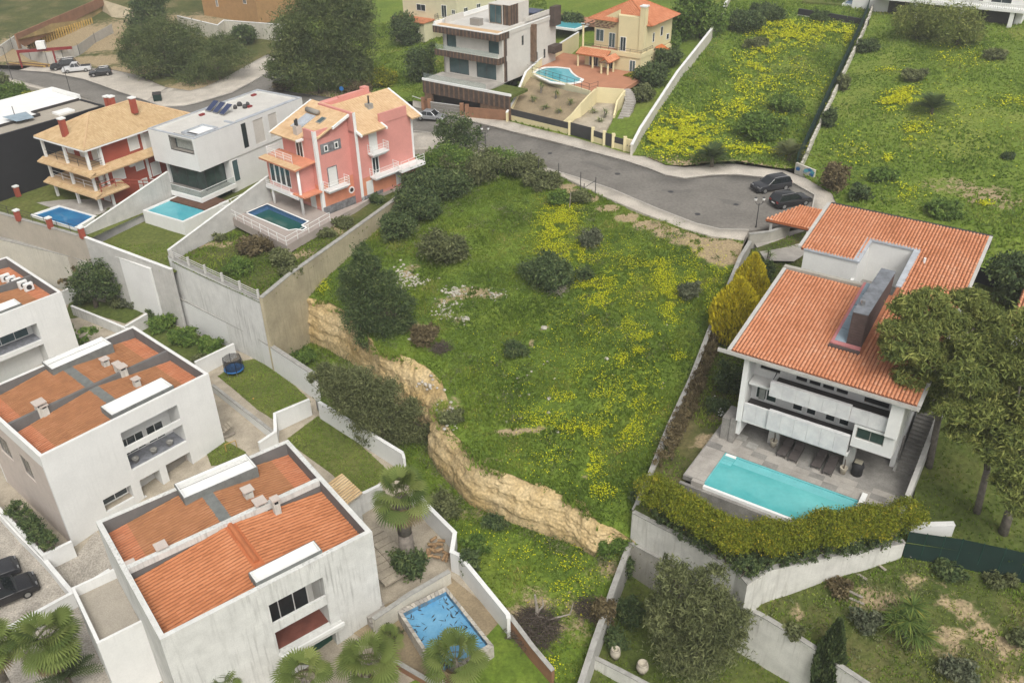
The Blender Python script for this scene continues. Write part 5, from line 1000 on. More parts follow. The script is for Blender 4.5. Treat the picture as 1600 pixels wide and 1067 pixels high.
fe = thing('fence', 'thin dark rail fence between the red pillars', 'fence', tuple(P(60,350,-2.2))); e0 = Vector(P(60,350,-2.2)); rail(fe, [Vector(P(-60,316,-2.2))-e0+Vector((0,.2,0)), Vector(P(130,369,-2.2))-e0+Vector((0,.2,0))], 1.0, 'metal_dark', 'rails', post=2.2, bars=3)
# ---- black house
fk = angframe((163,165), 5.2, 234, -4.5); bk = fk.thing('black_house', 'black-walled modern house with gravel roof and white parapets', 'house')
def build_black():
    t = bk; LU = 24; LV = 12; zt = 9.7     # u runs back towards the camera along the black wall; v to the right of that is negative
    part(t, 'wall', 'black_wall', (0,LU,-LV,0,-1,zt-.7)); part(t, 'parapet', 'black_wall', (0,LU,-.35,0,zt-.7,zt), (0,.35,-LV,-.35,zt-.7,zt))
    part(t, 'roof', 'roof_gravel', (.35,LU,-5.2,-.35,zt-.7,zt-.12)); part(t, 'raised_roof', 'white_trim', (.35,LU,-LV,-5.2,zt-.7,zt+.05), (7,13,-5.2,-3.4,zt-.7,zt+.05)); part(t, 'parapet_band', 'char', (.35,7,-5.3,-5.15,zt-.12,zt+.2), (6.9,7.1,-5.2,-3.4,zt-.12,zt+.2), (7,13,-3.45,-3.3,zt-.12,zt+.2))
    part(t, 'parapet', 'white_trim', (.0,.3,-LV,-5.3,zt,zt+.6), (.3,LU,-LV,-LV+.3,zt,zt+.6)); b = MB(); b.quad((8,-4.6,zt+.5),(11,-4.8,zt+.6),(10.6,-2.2,zt+.35),(8.4,-2.0,zt+.3)); b.build('shade_sail', 'tarp_blue', t); MB().tube((9.5,-4.6,zt),(9.5,-4.6,zt+1.6),.05).build('mast', 'metal_dark', t)
    part(t, 'skylight', 'white_trim', (3.4,5.6,-2.9,-1.3,zt-.12,zt+.12))
build_black()
# ================================================================ villa with the terracotta roof
fv = angframe((1152.5,652.5), -1.2, -34); vl = fv.thing('villa', 'white villa with large terracotta tile roof, marble balconies and dark roof-top chimney block', 'house')
TZ = -2.3
def Z3(x, y): return (1090+x*.3, 300+y*.3)
def Z4(x, y): return (1100+x/4, 560+y/4)
SL = .15
def rz_(v): return 6.1 + SL*(v+.6)
def build_villa():
    t = vl; V0 = 1.5; Fm = Face(fv, 'v', V0, -1); Ff = Face(fv, 'v', -.1, -1)
    # roof: deck with the entry court and the patio cut out, then tiles
    vb = 21.6; u0, u1 = -1.0, 11.9; lo_v, up_v = 10.6, 14.1; c0, c1, d0, d1 = 3.7, 7.25, 12.4, 17.3
    def dk(b, a0, a1, v0, v1): b.slab([(a0,v0,rz_(v0)),(a1,v0,rz_(v0)),(a1,v1,rz_(v1)),(a0,v1,rz_(v1))], .22)
    b = MB(); dk(b, u0, c0, -.6, lo_v); dk(b, u0, c0, up_v, vb); dk(b, c0, c1, -.6, lo_v); dk(b, c0, c1, d1, vb); dk(b, c1, u1, -.6, vb); b.build('roof', 'tile_gap_shade', t)
    W_, Ln = u1-u0, vb+.6
    def sk(a, d):
        u, v = u0+a*W_, -.6+d*Ln
        if u < c0 and lo_v < v < up_v: return True
        if c0-.05 < u < c1+.15 and lo_v < v < d1+.05: return True
        return 4.95 < u < 7.15 and 2.95 < v < 11.3
    tiles(t, (u0,-.66,rz_(-.66)+.02), (W_,0,0), (0,Ln,SL*Ln), 50, 58, 'villa_tile', skip=sk, arch=.075, lip=.05)
    def edge(name, m, a, c, w0, th, h): # board along a roof edge, a->c in plan
        d = Vector((c[0]-a[0], c[1]-a[1])).normalized(); n = Vector((-d.y, d.x))*w0
        b = MB(); b.slab([(a[0],a[1],rz_(a[1])+h),(c[0],c[1],rz_(c[1])+h),(c[0]+n.x,c[1]+n.y,rz_(c[1])+h),(a[0]+n.x,a[1]+n.y,rz_(a[1])+h)], th); b.build(name, m, t)
    edge('verge', 'concrete_light', (u0,-.7), (u0,lo_v), .28, .25, .10); edge('verge', 'concrete_light', (u0,up_v), (u0,vb), .28, .25, .10); edge('verge', 'concrete_light', (u1+.22,-.6), (u1+.22,vb), .24, .25, .08)
    edge('eave_gutter', 'coping', (u1+.2,-.62), (u0-1.1,-.62), .2, .2, .0) if False else part(t, 'eave_gutter', 'concrete_light', (u0-.95,u1+.2,-.86,-.64,rz_(-.6)-.25,rz_(-.6)-.03)); part(t, 'gutter_channel', 'coping', (u0-.9,u1+.15,-.83,-.68,rz_(-.6)-.029,rz_(-.6)-.02))
    part(t, 'rear_fascia', 'char', (u0-.1,u1+.2,vb+.01,vb+.75,rz_(vb)-1.2,rz_(vb)-.12)); part(t, 'roof_upstand', 'concrete', (u0-.25,5.0,lo_v+.02,lo_v+.42,rz_(lo_v)-.4,rz_(lo_v)+.22))
    # entry court, patio: white walls under zinc copings
    zf = rz_(lo_v)-2.6; zu = rz_(up_v)
    part(t, 'court_wall', 'white', (u0+.35,c0,up_v-.25,up_v,zf,zu-.08), (c0-.25,c0,up_v,d1,zf,rz_(up_v)-.1), (c0,c1,d1-.02,d1+.2,zf,rz_(d1)-.1), (c1,c1+.2,lo_v+.45,d1,zf,rz_(lo_v)-.02), (c0-.25,c0-.01,lo_v+2.2,up_v-.26,zf,zf+1.6)); part(t, 'court_floor', 'paving_grey', (u0+.3,c1+.1,lo_v+.3,d1,zf-.1,zf-.002))
    part_slab(t, 'court_coping', 'zinc', [(u0+.3,up_v-.35,zu+.06),(c0-.4,up_v-.35,zu+.06),(c0-.4,up_v+.05,zu+.06),(u0+.3,up_v+.05,zu+.06)], .12); part_slab(t, 'court_coping', 'zinc', [(c0-.4,up_v-.35,zu+.08),(c0+.12,up_v-.35,zu+.08),(c0+.12,d1+.3,rz_(d1)+.1),(c0-.4,d1+.3,rz_(d1)+.1)], .14)
    part_slab(t, 'court_coping', 'zinc', [(c0+.12,d1-.1,rz_(d1)+.09),(c1+.3,d1-.1,rz_(d1)+.09),(c1+.3,d1+.3,rz_(d1)+.1),(c0+.12,d1+.3,rz_(d1)+.1)], .14); part_slab(t, 'court_coping', 'zinc', [(c1-.12,d0-.6,rz_(d0-.6)+.1),(c1+.4,d0-.6,rz_(d0-.6)+.1),(c1+.4,d1-.1,rz_(d1)+.1),(c1-.12,d1-.1,rz_(d1)+.1)], .14)
    window(Face(fv,'v',d1-.02,-1), t, (5.2,6.0,zf+.9,zf+1.4), 'white_trim', 'glass', 2, n=.02)
    # chimney block with glazed strip and pink flashing
    zc = 9.5; ch = part(t, 'chimney_block', 'brown_clad', (5.98,7.0,3.35,11.1,rz_(3)-.3,zc)); part(ch, 'top', 'slate', (5.95,7.03,3.32,11.13,zc,zc+.06)); MB().tube((6.3,4.6,zc+.05),(6.3,4.6,zc+.45),.14,n=10).build('flue', 'steel', ch)
    for k in range(11): z = rz_(3)-.2+k*.22; part(ch, 'cladding_board', 'brown_clad', (5.99,6.99,3.325,3.349,z,z+.2)) if z < zc-.2 else None
    def sl(b, a0, a1, v0, v1, h): b.slab([(a0,v0,rz_(v0)+h),(a1,v0,rz_(v0)+h),(a1,v1,rz_(v1)+h),(a0,v1,rz_(v1)+h)], .3)
    b = MB(); sl(b, 4.95, 5.15, 3.0, 11.0, .28); sl(b, 5.15, 7.05, 2.95, 3.3, .28); b.build('flashing', 'flash_pink', t)
    b = MB(); sl(b, 4.9, 7.1, 2.7, 2.95, .20); b.build('flashing_apron', 'brown_clad', t)
    for k in range(5): v0 = 3.32+k*1.54; b = MB(); b.slab([(5.16,v0,rz_(v0)+.3),(5.97,v0,rz_(v0)+.3),(5.97,v0+1.48,rz_(v0+1.48)+.3),(5.16,v0+1.48,rz_(v0+1.48)+.3)], .1); b.build('roof_pane', 'tarp_blue', t)
    q = fv.hit(*Z3(1185,345), 'z', 9.0); MB().tube((q[0],q[1],rz_(q[1])),(q[0],q[1],rz_(q[1])+.45),.1).build('vent_pipe', 'white_trim', t)
    # walls
    part(t, 'rear_wall', 'white', (-.4,11.3,V0+.3,20.9,-4,6.1-.3)) if False else part(t, 'side_wall', 'white', (0,.3,.0,20,-1.5,5.85), (10.8,11.15,3.4,20,-2.5,5.85), (10.8,11.15,.3,3.4,2.9,5.85), (-.3,11.3,20,20.3,-3,8.6))
    part(t, 'fin', 'white_trim', (-.02,.36,-.35,.0,-.02,5.75)); part(t, 'fin', 'white_trim', (10.36,11.2,-.42,.28,2.85,5.6))
    wl = [(3.45,4.3,1.2,2.5),(4.5,5.3,1.2,2.5),(5.9,6.7,1.2,2.5),(6.9,7.7,1.2,2.5),(.6,2.3,1.2,2.95)]
    cl = [(3.4+.98*k,4.2+.98*k,3.9,4.25) for k in range(4)] + [(.7,2.2,3.95,4.25),(8.3,10.0,3.8,4.25)]
    b = MB(); facade(b, Fm, .3, 10.8, -.2, 5.9, .25, wl+cl); b.build('front_wall', 'white', t)
    for i, r_ in enumerate(wl): window(Fm, t, r_, 'white_trim', 'glass' if i < 4 else 'glass_green', 1 if i < 4 else 2, n=-.12, fw=.1)
    part(t, 'curtain', 'curtain', (.9,1.35,V0+.02,V0+.06,.5,2.9))
    for r_ in cl: window(Fm, t, r_, 'metal_dark', 'dark', 1, n=-.15, fw=.03)
    # balconies: slab, dark blocks raised as the shade behind the parapets, marble parapet panels
    part(t, 'balcony_slab', 'white', (.37,8.3,-.08,V0-.002,-.1,.14)); part(t, 'balcony_floor_fill', 'char', (.37,8.2,.08,V0-.06,.14,1.15)); part(t, 'upper_balcony_slab', 'white', (2.1,10.34,-.05,V0-.01,2.9,3.05)); part(t, 'upper_balcony_shade', 'char', (2.2,10.3,.1,V0-.06,3.05,3.72)); part(t, 'clerestory_ledge', 'white', (.37,2.1,.3,V0-.01,3.1,3.3))
    def mpanel(a0, a1, z0, z1, n, pw=1.0):
        k = max(1, round((a1-a0)/pw)); d = (a1-a0)/k
        o = part(t, 'parapet', 'marble', (a0,a1,-.09,.06,z0,z1))
        for i in range(k): part(o, 'marble_panel', 'marble', (a0+i*d+.006,a0+(i+1)*d-.006,-.13-n,-.092,z0,z1+.02))
    mpanel(.4, 2.3, .15, 1.62, 0); mpanel(2.3, 8.2, .12, 1.75, .16); mpanel(2.1, 7.87, 3.05, 4.25, .16); mpanel(7.88, 10.34, 2.95, 4.1, 0)
    for k in range(3): MB().tube((2.14,.1+.1*k,4.25),(2.14,.9,4.3+.12*k),.02,n=5).build('rail_bar', 'metal_dark', t)
    rail(t, [(8.25,.1,.2),(8.25,1.3,.2)], 1.7, 'metal_dark', 'ladder_rail', post=1.2, bars=3)
    # right box with its low window
    b = MB(); facade(b, Ff, 8.3, 11.1, .95, 2.84, .22, [(8.5,10.4,1.7,2.65)]); b.box(10.9,11.12,.13,V0+2,.95,2.84); b.box(8.3,8.5,.13,V0,.95,2.84); b.box(8.3,11.12,.13,V0+2,.85,.949); b.build('kitchen_box', 'white', t); window(Ff, t, (8.5,10.4,1.7,2.65), 'coping', 'glass_green', 2, n=-.15, fw=.05)
    for k in range(2): MB().lathe([(.16,0),(.16,.04),(.03,.08),(.03,.5),(.2,.55),(.2,.62)],8,(9.25+.45*k,.75,1.5)).build('stool', 'white_trim', t)
    # pool level: recessed wall and piers
    part(t, 'undercroft_wall', 'paving_grey', (-.1,11.3,4.2,4.5,TZ-.3,.0), (-.4,.0,-.3,4.2,TZ-.3,-.02)); part(t, 'pier', 'concrete_light', (2.2,3.0,1.25,1.6,TZ-.2,-.1)); part(t, 'pier', 'concrete_light', (7.9,8.6,1.3,1.7,TZ-.2,-.1)); part(t, 'corner_block', 'paving_grey', (-1.1,.42,-.5,-.0,TZ-.4,-.03)) if False else part(t, 'corner_block', 'paving_grey', (-1.1,-.41,-.2,1.6,TZ-.4,-.25))
    # outside stair on the right
    zl = -2.3; n = 19
    st = bpy.data.objects.new('outside_stair', None); COL.objects.link(st); st.parent = t
    for k in range(n): part(st, 'step', 'paving_grey', (11.35,12.65,3.2+k*.31,3.2+k*.31+.34,zl-.4,zl+.17*(k+1)))
    part(st, 'string_wall', 'concrete_light', (11.15,11.34,3.0,9.4,TZ-.5,zl+.2)); b = MB(); b.prism([(12.66,-2.5),(13.0,-2.5),(13.0,9.6),(12.66,9.6)], -4, [-1.7,-1.7,1.6,1.6]); b.build('stair_parapet', 'concrete_light', st)
build_villa()
# terrace and pool
tr = fv.thing('pool_terrace', 'grey stone terrace with turquoise overflow pool in front of the villa', 'terrace')
def build_terrace():
    z = TZ; t = tr
    part(t, 'paving', 'paving_grey', (-1.7,13.0,-1.6,4.2,z-.4,z), (-1.7,-.05,-5.75,-1.6,z-.4,z), (9.95,13.0,-3.6,-1.6,z-.4,z))
    # slabs with open joints on the sunny part
    n = 0
    for i in range(13):
        for j in range(3):
            u = -1.6+i*1.1; v = -1.55+j*.62
            if u+1.08 < 12.9: part(t, 'paving_slab', 'paving_light' if (i*7+j*3) % 4 else 'paving_grey', (u,u+1.09,v,v+.61,z,z+.012+.004*((i*5+j)%3)))
    for j in range(6): part(t, 'paving_slab', 'paving_light', (-1.6,-.75,-5.6+j*.66,-5.6+j*.66+.65,z,z+.014)); part(t, 'paving_slab', 'paving_light', (-.74,-.08,-5.6+j*.66,-5.6+j*.66+.65,z,z+.012))
    part(t, 'pool_wall', 'pool_liner', (-.05,9.95,-1.72,-1.6,z-2,z-.02), (-.05,.05,-5.7,-1.72,z-2,z-.02), (9.85,9.95,-5.7,-1.72,z-2,z-.02), (-.05,9.95,-5.8,-5.7,z-2,z-.16)); part(t, 'overflow_edge', 'white_trim', (-.05,9.95,-6.02,-5.8,z-.5,z-.1)); part(t, 'outer_wall', 'paving_grey', (-1.75,10.2,-6.3,-6.03,z-2.6,z-.35))
    part(t, 'water', 'water_turq', (.05,9.85,-5.7,-1.72,z-1.9,z-.12)); part(t, 'pool_bench', 'pool_liner', (.9,9.8,-2.5,-1.73,z-.119,z-.113))
    for k in range(4): part(t, 'pool_step', 'pool_liner' if k else 'white_trim', (.06,.86,-1.95-.3*k,-1.66-.3*k,z-.3,z+.012-.03*k))
    part(t, 'pool_corner_block', 'paving_light', (-.9,-.0,-6.1,-5.75,z-.5,z+.1)); part(t, 'end_pillar', 'white_trim', (10.0,10.6,-5.9,-4.0,z-1,z+.35), (10.0,10.35,-4.0,-.9,z-.4,z+.25), (10.7,11.1,-5.6,-2.6,z-1,z-.1))
    for (x, y) in ((238,492),(302,545)): q = fv.hit(*Z4(x,y),'z',z); part(t, 'drain_cover', 'coping', (q[0]-.4,q[0]+.4,q[1]-.35,q[1]+.35,z,z+.025))
build_terrace()
lounge0 = None
def make_lounger():
    t = thing('sun_lounger', '', 'sun lounger', (0,0,0), 0, 'loungers under the villa balcony')
    b = MB(); b.box(-.33,.33,-1.0,.35,.28,.34); b.build('seat', 'lounger', t); b = MB(); b.slab([(-.33,.36,.34),(.33,.36,.34),(.33,.98,.62),(-.33,.98,.62)], .06); b.build('backrest', 'lounger', t)
    b = MB(); b.box(-.36,-.335,-1.02,.98,.22,.30); b.box(.335,.36,-1.02,.98,.22,.30); b.build('frame', 'char', t)
    for x in (-.33,.30):
        for y in (-.95,.6): part(t, 'leg', 'char', (x,x+.03,y,y+.05,0,.22))
    return t
lp = make_lounger()
for k, (u, v, lab) in enumerate(((3.7,.95,'brown sun lounger next to the planted white pot under the marble balcony'),(4.58,.85,'second brown sun lounger from the left pot under the balcony'),(6.3,1.0,'third brown sun lounger, across the gap in the row'),(7.2,.75,'fourth brown sun lounger, beside the covered barbecue pot'))):
    o = lp if k == 0 else copy_tree(lp); o.location = fv.w(u, v, TZ+.0); o.rotation_euler = (0,0,fv.a + R(2*(k%2)-1)); o['label'] = lab
for k, (u, v, lab) in enumerate(((2.75,1.0,'white tapered pot with small tree left of the loungers'),(8.15,.7,'white tapered pot with small tree beside the black barbecue'))):
    o = thing('planter', lab, 'planter', tuple(fv.w(u,v,TZ)), 0, 'white terrace pots'); MB().lathe([(.17,0),(.28,.55),(.30,.6),(.24,.6),(.22,.5)],12).build('pot', 'pot_white', o, True); MB().path([(0,0,.5),(.03,.02,.9),(.0,.05,1.3)],[.06,.05,.03]).build('trunk', 'bark', o)
o = thing('barbecue', 'black covered barbecue with beige cloth on top, right of the loungers', 'barbecue', tuple(fv.w(9.0,1.2,TZ)), fv.a)
b = MB(); b.lathe([(.42,0),(.40,.5),(.46,.8),(.36,1.05),(.2,1.12)],10); b.build('cover', 'dark', o, True); part(o, 'cloth', 'beige_cloth', (-.28,.26,-.22,.24,1.1,1.16))
# carport roof by the road end, forecourt
o = thing('carport', 'small terracotta carport roof beside the turning circle', 'carport', tuple(P(1250,365,0)), R(-34))
def build_carport():
    b = MB(); b.slab([(-3.2,-2,1.6),(1.5,-2,1.6),(1.5,1.5,2.4),(-.8,1.5,2.4)], .15); b.build('roof', 'terracotta', o); tiles(o, (-3.2,-2.05,1.62), (4.7,0,0), (0,3.5,.8), 17, 9, 'villa_tile', skip=lambda a, d: a < .5*d, arch=.085, lip=.05)
    for p in ((-2.6,-1.8),(1.2,-1.8),(1.2,1.2)): part(o, 'post', 'concrete_light', (p[0]-.12,p[0]+.12,p[1]-.12,p[1]+.12,-.6,1.7))
    part(o, 'beam', 'brown_clad', (-3.1,1.4,-1.95,-1.8,1.3,1.5))
build_carport()
fc_ = P(1215,385,-.3); _sheet('forecourt', [xy(q) for q in ((1176,372,0),(1262,352,0),(1262,395,-.3),(1240,412,-.5),(1195,415,-.8))], 'paving_light', lambda x, y: np.full(np.shape(x), -.25), 0, 2, 0)
wall('garden_wall', 'low grey wall with pillars between forecourt and turning circle', [(1172,366,.9),(1205,362,.9),(1235,352,.9)], -.8, .3, 'concrete', 1, 'coping')
wall('garden_wall', 'white wedge-shaped wall end on the lawn right of the hedge', [(1424,822,-3.6),(1493,820,-3.3)], -5.5, .35, 'white', 1, 'coping_white')
# ================================================================ houses beyond the road
fy = angframe((780+1172*.1875, 610*.1875), 3.0, 55); yh = fy.thing('yellow_house', 'pale yellow two-storey house with red hipped roof, terrace and kidney pool', 'house')
def Zy(x, y): return (780+x*.1875, y*.1875)
def build_yellow():
    t = yh; Ff = Face(fy, 'u', 0.0, -1); Fr_ = Face(fy, 'v', 0.0, -1); F2 = Face(fy, 'u', 2.2, -1); Fr2 = Face(fy, 'v', .25, -1)
    part(t, 'lower_wall', 'yellow_wall', (0,11,0,9.6,-1,2.25)); part(t, 'terrace_floor', 'terrace_tile', (.15,4.5,.15,9.5,2.25,2.4)); part(t, 'terrace_edge', 'yellow_wall', (-.15,.15,-.1,9.7,2.1,2.75), (.15,3.9,-.1,.15,2.1,2.75))
    part(t, 'upper_wall', 'yellow_wall', (2.2,10.6,.25,9.3,2.4,6.3)); b = MB(); b.prism([(1.2,.4),(2.2,.3),(2.2,5.2),(1.2,4.6)], 2.4, 7.6); b.prism([(2.2,5.0),(2.2,8.4),(2.4,8.4),(2.4,5.0)], 6.3, [8.2,6.5,6.5,8.2]); b.build('prow_wall', 'yellow_wall', t)
    part(t, 'chimney', 'yellow_wall', (1.0,1.9,.15,1.0,2.4,9.2)); part(t, 'chimney_cap', 'white_trim', (.9,2.0,.05,1.1,9.2,9.4))
    ze, rz = 6.45, 9.0; c = 4.8; b = MB(); b.add([(1.6,-.7,ze),(11.3,-.7,ze),(11.3,10.2,ze),(1.6,10.2,ze),(5.4,c,rz),(7.5,c,rz)], [(0,1,5,4),(1,2,5),(2,3,4,5),(3,0,4),(0,3,2,1)]); b.build('roof', 'terracotta_pale', t)
    tiles(t, (1.6,-.75,ze+.03), (9.7,0,0), (0,c+.7,rz-ze), 36, 16, 'pale_tile', skip=lambda a, d: a < .39*d or a > 1-.39*d, arch=.05, lip=.03); tiles(t, (1.55,10.2,ze+.03), (0,-10.9,0), (3.8,0,rz-ze), 40, 12, 'pale_tile', skip=lambda a, d: a < .5*d or a > 1-.5*d, arch=.05, lip=.03)
    MB().path([(1.6,-.7,ze+.08),(5.4,c,rz+.08),(7.5,c,rz+.08),(11.3,-.7,ze+.08)],.1).path([(1.6,10.2,ze+.08),(5.4,c,rz+.08)],.1).build('ridge_tiles', 'ridge_tile', t)
    # pergola over the terrace
    b = MB(); pg = None
    for k in range(6): v = 5.6+k*.8; MB().box(-.2,2.2,v-.06,v+.06,6.0,6.15).build('pergola_rafter', 'wood_mid', t)
    part(t, 'pergola_beam', 'wood_mid', (-.3,-.15,5.2,10.2,5.85,6.02), (.8,.95,5.2,10.2,5.85,6.0)); MB().tube((-.2,9.9,2.7),(-.2,9.9,5.9),.16,n=8).build('column', 'yellow_wall', t)
    for (a0, a1, z0, z1) in ((5.6,6.7,2.5,4.7),(7.6,9.0,3.2,5.0)): window(F2, t, (a0,a1,z0,z1), 'white_trim', 'glass_teal', 2, n=.02)
    Fp = Face(fy, 'u', 1.2, -1); window(Fp, t, (3.2,4.2,2.5,4.6), 'white_trim', 'glass', 2, n=.02)
    for (a0, a1, z0, z1) in ((4.0,4.6,3.6,5.0),(6.6,7.4,4.0,5.4),(8.8,9.7,3.0,3.9)): window(Fr2, t, (a0,a1,z0,z1), 'white_trim', 'glass', 1, n=.02)
    window(Ff, t, (.8,1.8,-.2,1.7), 'white_trim', 'glass_teal', 2, n=.02); window(Ff, t, (7.2,8.8,-.05,1.9), 'white_trim', 'glass', 3, n=.02, name='sliding_door'); window(Ff, t, (4.4,5.8,-.05,1.9), 'white_trim', 'glass', 2, n=.02, name='sliding_door')
    rail(t, [(.0,.0,2.75),(.0,5.5,2.75),(.0,9.6,2.75)], .5, 'metal_dark', 'terrace_railing', post=1.6, bars=2); rail(t, [(.0,.0,2.75),(3.8,.0,2.75)], .5, 'metal_dark', 'terrace_railing', post=1.6, bars=2)
    # tiled porch canopy and gabled porch
    b = MB(); b.slab([(-1.7,5.0,1.95),(-.16,5.0,2.6),(-.16,10.3,2.6),(-1.7,10.3,1.95)], .14); b.slab([(-3.6,3.4,1.8),(-.16,3.4,1.8),(-.16,4.2,2.4),(-3.6,4.2,2.4)], .12); b.slab([(-3.6,4.2,2.4),(-.16,4.2,2.4),(-.16,5.0,1.8),(-3.6,5.0,1.8)], .12); b.build('porch_roof', 'terracotta', t)
    tiles(t, (-1.75,10.3,1.97), (0,-5.3,0), (1.55,0,.66), 20, 5, 'villa_tile', arch=.05, lip=.03); tiles(t, (-3.6,3.35,1.8), (3.4,0,0), (0,.85,.63), 12, 3, 'villa_tile', arch=.05, lip=.03); part(t, 'porch_gable', 'wood_mid', (-3.66,-3.58,3.4,5.0,1.65,1.85))
    for (u, v) in ((-1.4,10.0),(-1.4,7.4),(-3.3,3.7),(-3.3,4.8),(-1.6,3.7)): MB().tube((u,v,-.2),(u,v,1.9),.16,n=8).build('column', 'yellow_wall', t)
    b = MB(); b.slab([(4.5,-1.6,2.2),(6.8,-1.6,2.2),(6.8,-.05,2.9),(4.5,-.05,2.9)], .12); b.build('side_canopy', 'terracotta_orange', t)
build_yellow()
yt = fy.thing('pool_terrace', 'terracotta paved terrace with kidney-shaped pool below the yellow house', 'terrace')
def build_yterr():
    t = yt; T0 = [(-8.3,15.2),(-12.2,1.6),(-10.4,1.2),(-8.6,-2.0),(-.1,-1.4),(-.1,9.7),(4.2,9.7),(4.2,16.3)]
    b = MB(); b.prism(T0, -.5, 0); b.build('paving', 'terrace_tile', t); b = MB(); b.prism([(-8.4,15.3),(-12.4,1.5),(-12.1,1.5),(-8.15,15.1)], -3.2, .12); b.build('front_wall', 'cream_yellow', t)
    pool = [fy.hit(*Zy(x,y),'z',0)[:2] for x, y in ((268,612),(290,590),(375,562),(480,560),(590,572),(615,610),(660,645),(708,665),(690,690),(620,705),(540,706),(420,690),(330,650))]
    c = (sum(p[0] for p in pool)/len(pool), sum(p[1] for p in pool)/len(pool)); inn = [(c[0]+(p[0]-c[0])*.86, c[1]+(p[1]-c[1])*.86) for p in pool]
    n = len(pool); b = MB()
    for i in range(n): b.add([pool[i]+(.06,), pool[(i+1)%n]+(.06,), inn[(i+1)%n]+(.06,), inn[i]+(.06,)], [(0,1,2,3)]); b.add([pool[i]+(-.1,), pool[(i+1)%n]+(-.1,), pool[(i+1)%n]+(.06,), pool[i]+(.06,)], [(0,1,2,3)])
    b.build('pool_rim', 'white_trim', t); MB().add([p+(.03,) for p in inn], [tuple(range(n))]).build('water', 'water_teal', t)
    rail(t, [(-8.3,15.1,.1),(-12.2,1.7,.1)], 1.0, 'metal_dark', 'railing', post=1.6, bars=2); rail(t, [(-12.2,1.7,.0),(-10.4,1.3,.0)], 1.0, 'metal_dark', 'railing', post=1.6, bars=2)
build_yterr()
def uwall(name, label, pix, zb, m='yellow_wall', th=.25, cap=None): return wall(name, label, pix, zb, th, m, 1, cap)
uwall('garden_wall', 'curved cream wall between the garage ramp and planted slope', [(878,193,.6),(893,180,1.6),(908,163,2.8),(922,148,3.4),(932,139,3.5)], -1.5)
uwall('garden_wall', 'cream wall over the sunken garage of the yellow house', [(932,137,3.6),(975,140,3.5)], -1.5)
uwall('garden_wall', 'cream wall on the right of the garage ramp', [(975,141,3.4),(963,158,2.4),(958,180,1.2)], -1.5)
uwall('garden_wall', 'cream side wall climbing between wood-clad house and planted slope', [(793,176,.7),(805,155,1.6),(823,112,3.8),(860,78,4.6),(905,50,5.0)], -1, cap='coping_white')
def front_fence():
    A = [(793,187,-.7),(890,211,-.2),(926,221,0),(944,227,0),(958,231,0),(976,236,0),(988,239,0)]
    o = thing('fence', 'cream street wall with dark panels and gates before the yellow house', 'fence', tuple(P(890,211,-.2))); c = Vector(P(890,211,-.2)); w_ = [Vector(P(*q))-c for q in A]
    def seg(i, j, m, nm, z0, z1, th): 
        pts = [(w_[i].x,w_[i].y,w_[i].z+z1),(w_[j].x,w_[j].y,w_[j].z+z1)]; wallmesh(pts, [w_[i].z+z0,w_[j].z+z0], th, m, nm, o, 1)
    seg(0,1,'yellow_wall','wall',-.3,.75,.25); seg(0,1,'metal_dark','panel',.76,1.65,.08); seg(1,2,'metal_dark','vehicle_gate',.05,1.75,.08); seg(2,3,'yellow_wall','wall',-.3,.7,.25); seg(2,3,'metal_dark','panel',.71,1.5,.08); seg(3,4,'metal_dark','gate',.05,1.7,.08); seg(4,5,'yellow_wall','wall',-.3,.7,.25); seg(4,5,'metal_dark','panel',.71,1.5,.08); seg(5,6,'yellow_wall','wall',-.3,1.6,.3)
    for p in w_[:6]: MB().box(p.x-.22,p.x+.22,p.y-.1,p.y+.34,p.z-.3,p.z+1.85).build('pillar', 'yellow_wall', o)
    for s in (-1,1): p = w_[5].lerp(w_[6], .5+.18*s); MB().tube((p.x,p.y-.03,p.z+.8),(p.x,p.y+.02,p.z+.8),.1).build('meter_cover', 'dark', o)
front_fence()
def curved_steps():
    L = [(966,205,-.0),(972,190,.6),(980,172,1.5),(985,158,2.2),(982,146,2.8),(976,140,3.0)]; o = thing('garden_steps', 'curving pale steps climbing beside the garage ramp', 'steps', tuple(P(972,190,.6))); c = Vector(P(972,190,.6)); pts = [Vector(P(*q))-c for q in L]
    tot = sum((pts[i+1]-pts[i]).length for i in range(5)); n = 18
    for k in range(n):
        d = tot*(k+.5)/n; i = 0
        while i < 4 and d > (pts[i+1]-pts[i]).length: d -= (pts[i+1]-pts[i]).length; i += 1
        e = pts[i+1]-pts[i]; p = pts[i]+e*(d/e.length); f = Vector((e.x,e.y,0)).normalized(); s = Vector((-f.y,f.x,0))
        b = MB(); q = [p-f*.35-s*.75, p-f*.35+s*.75, p+f*.35+s*.75, p+f*.35-s*.75]; z = p.z+.05; b.prism([(a.x,a.y) for a in q], z-.5, z+.02*(k%2)); b.build('step', 'paving_light', o)
curved_steps()
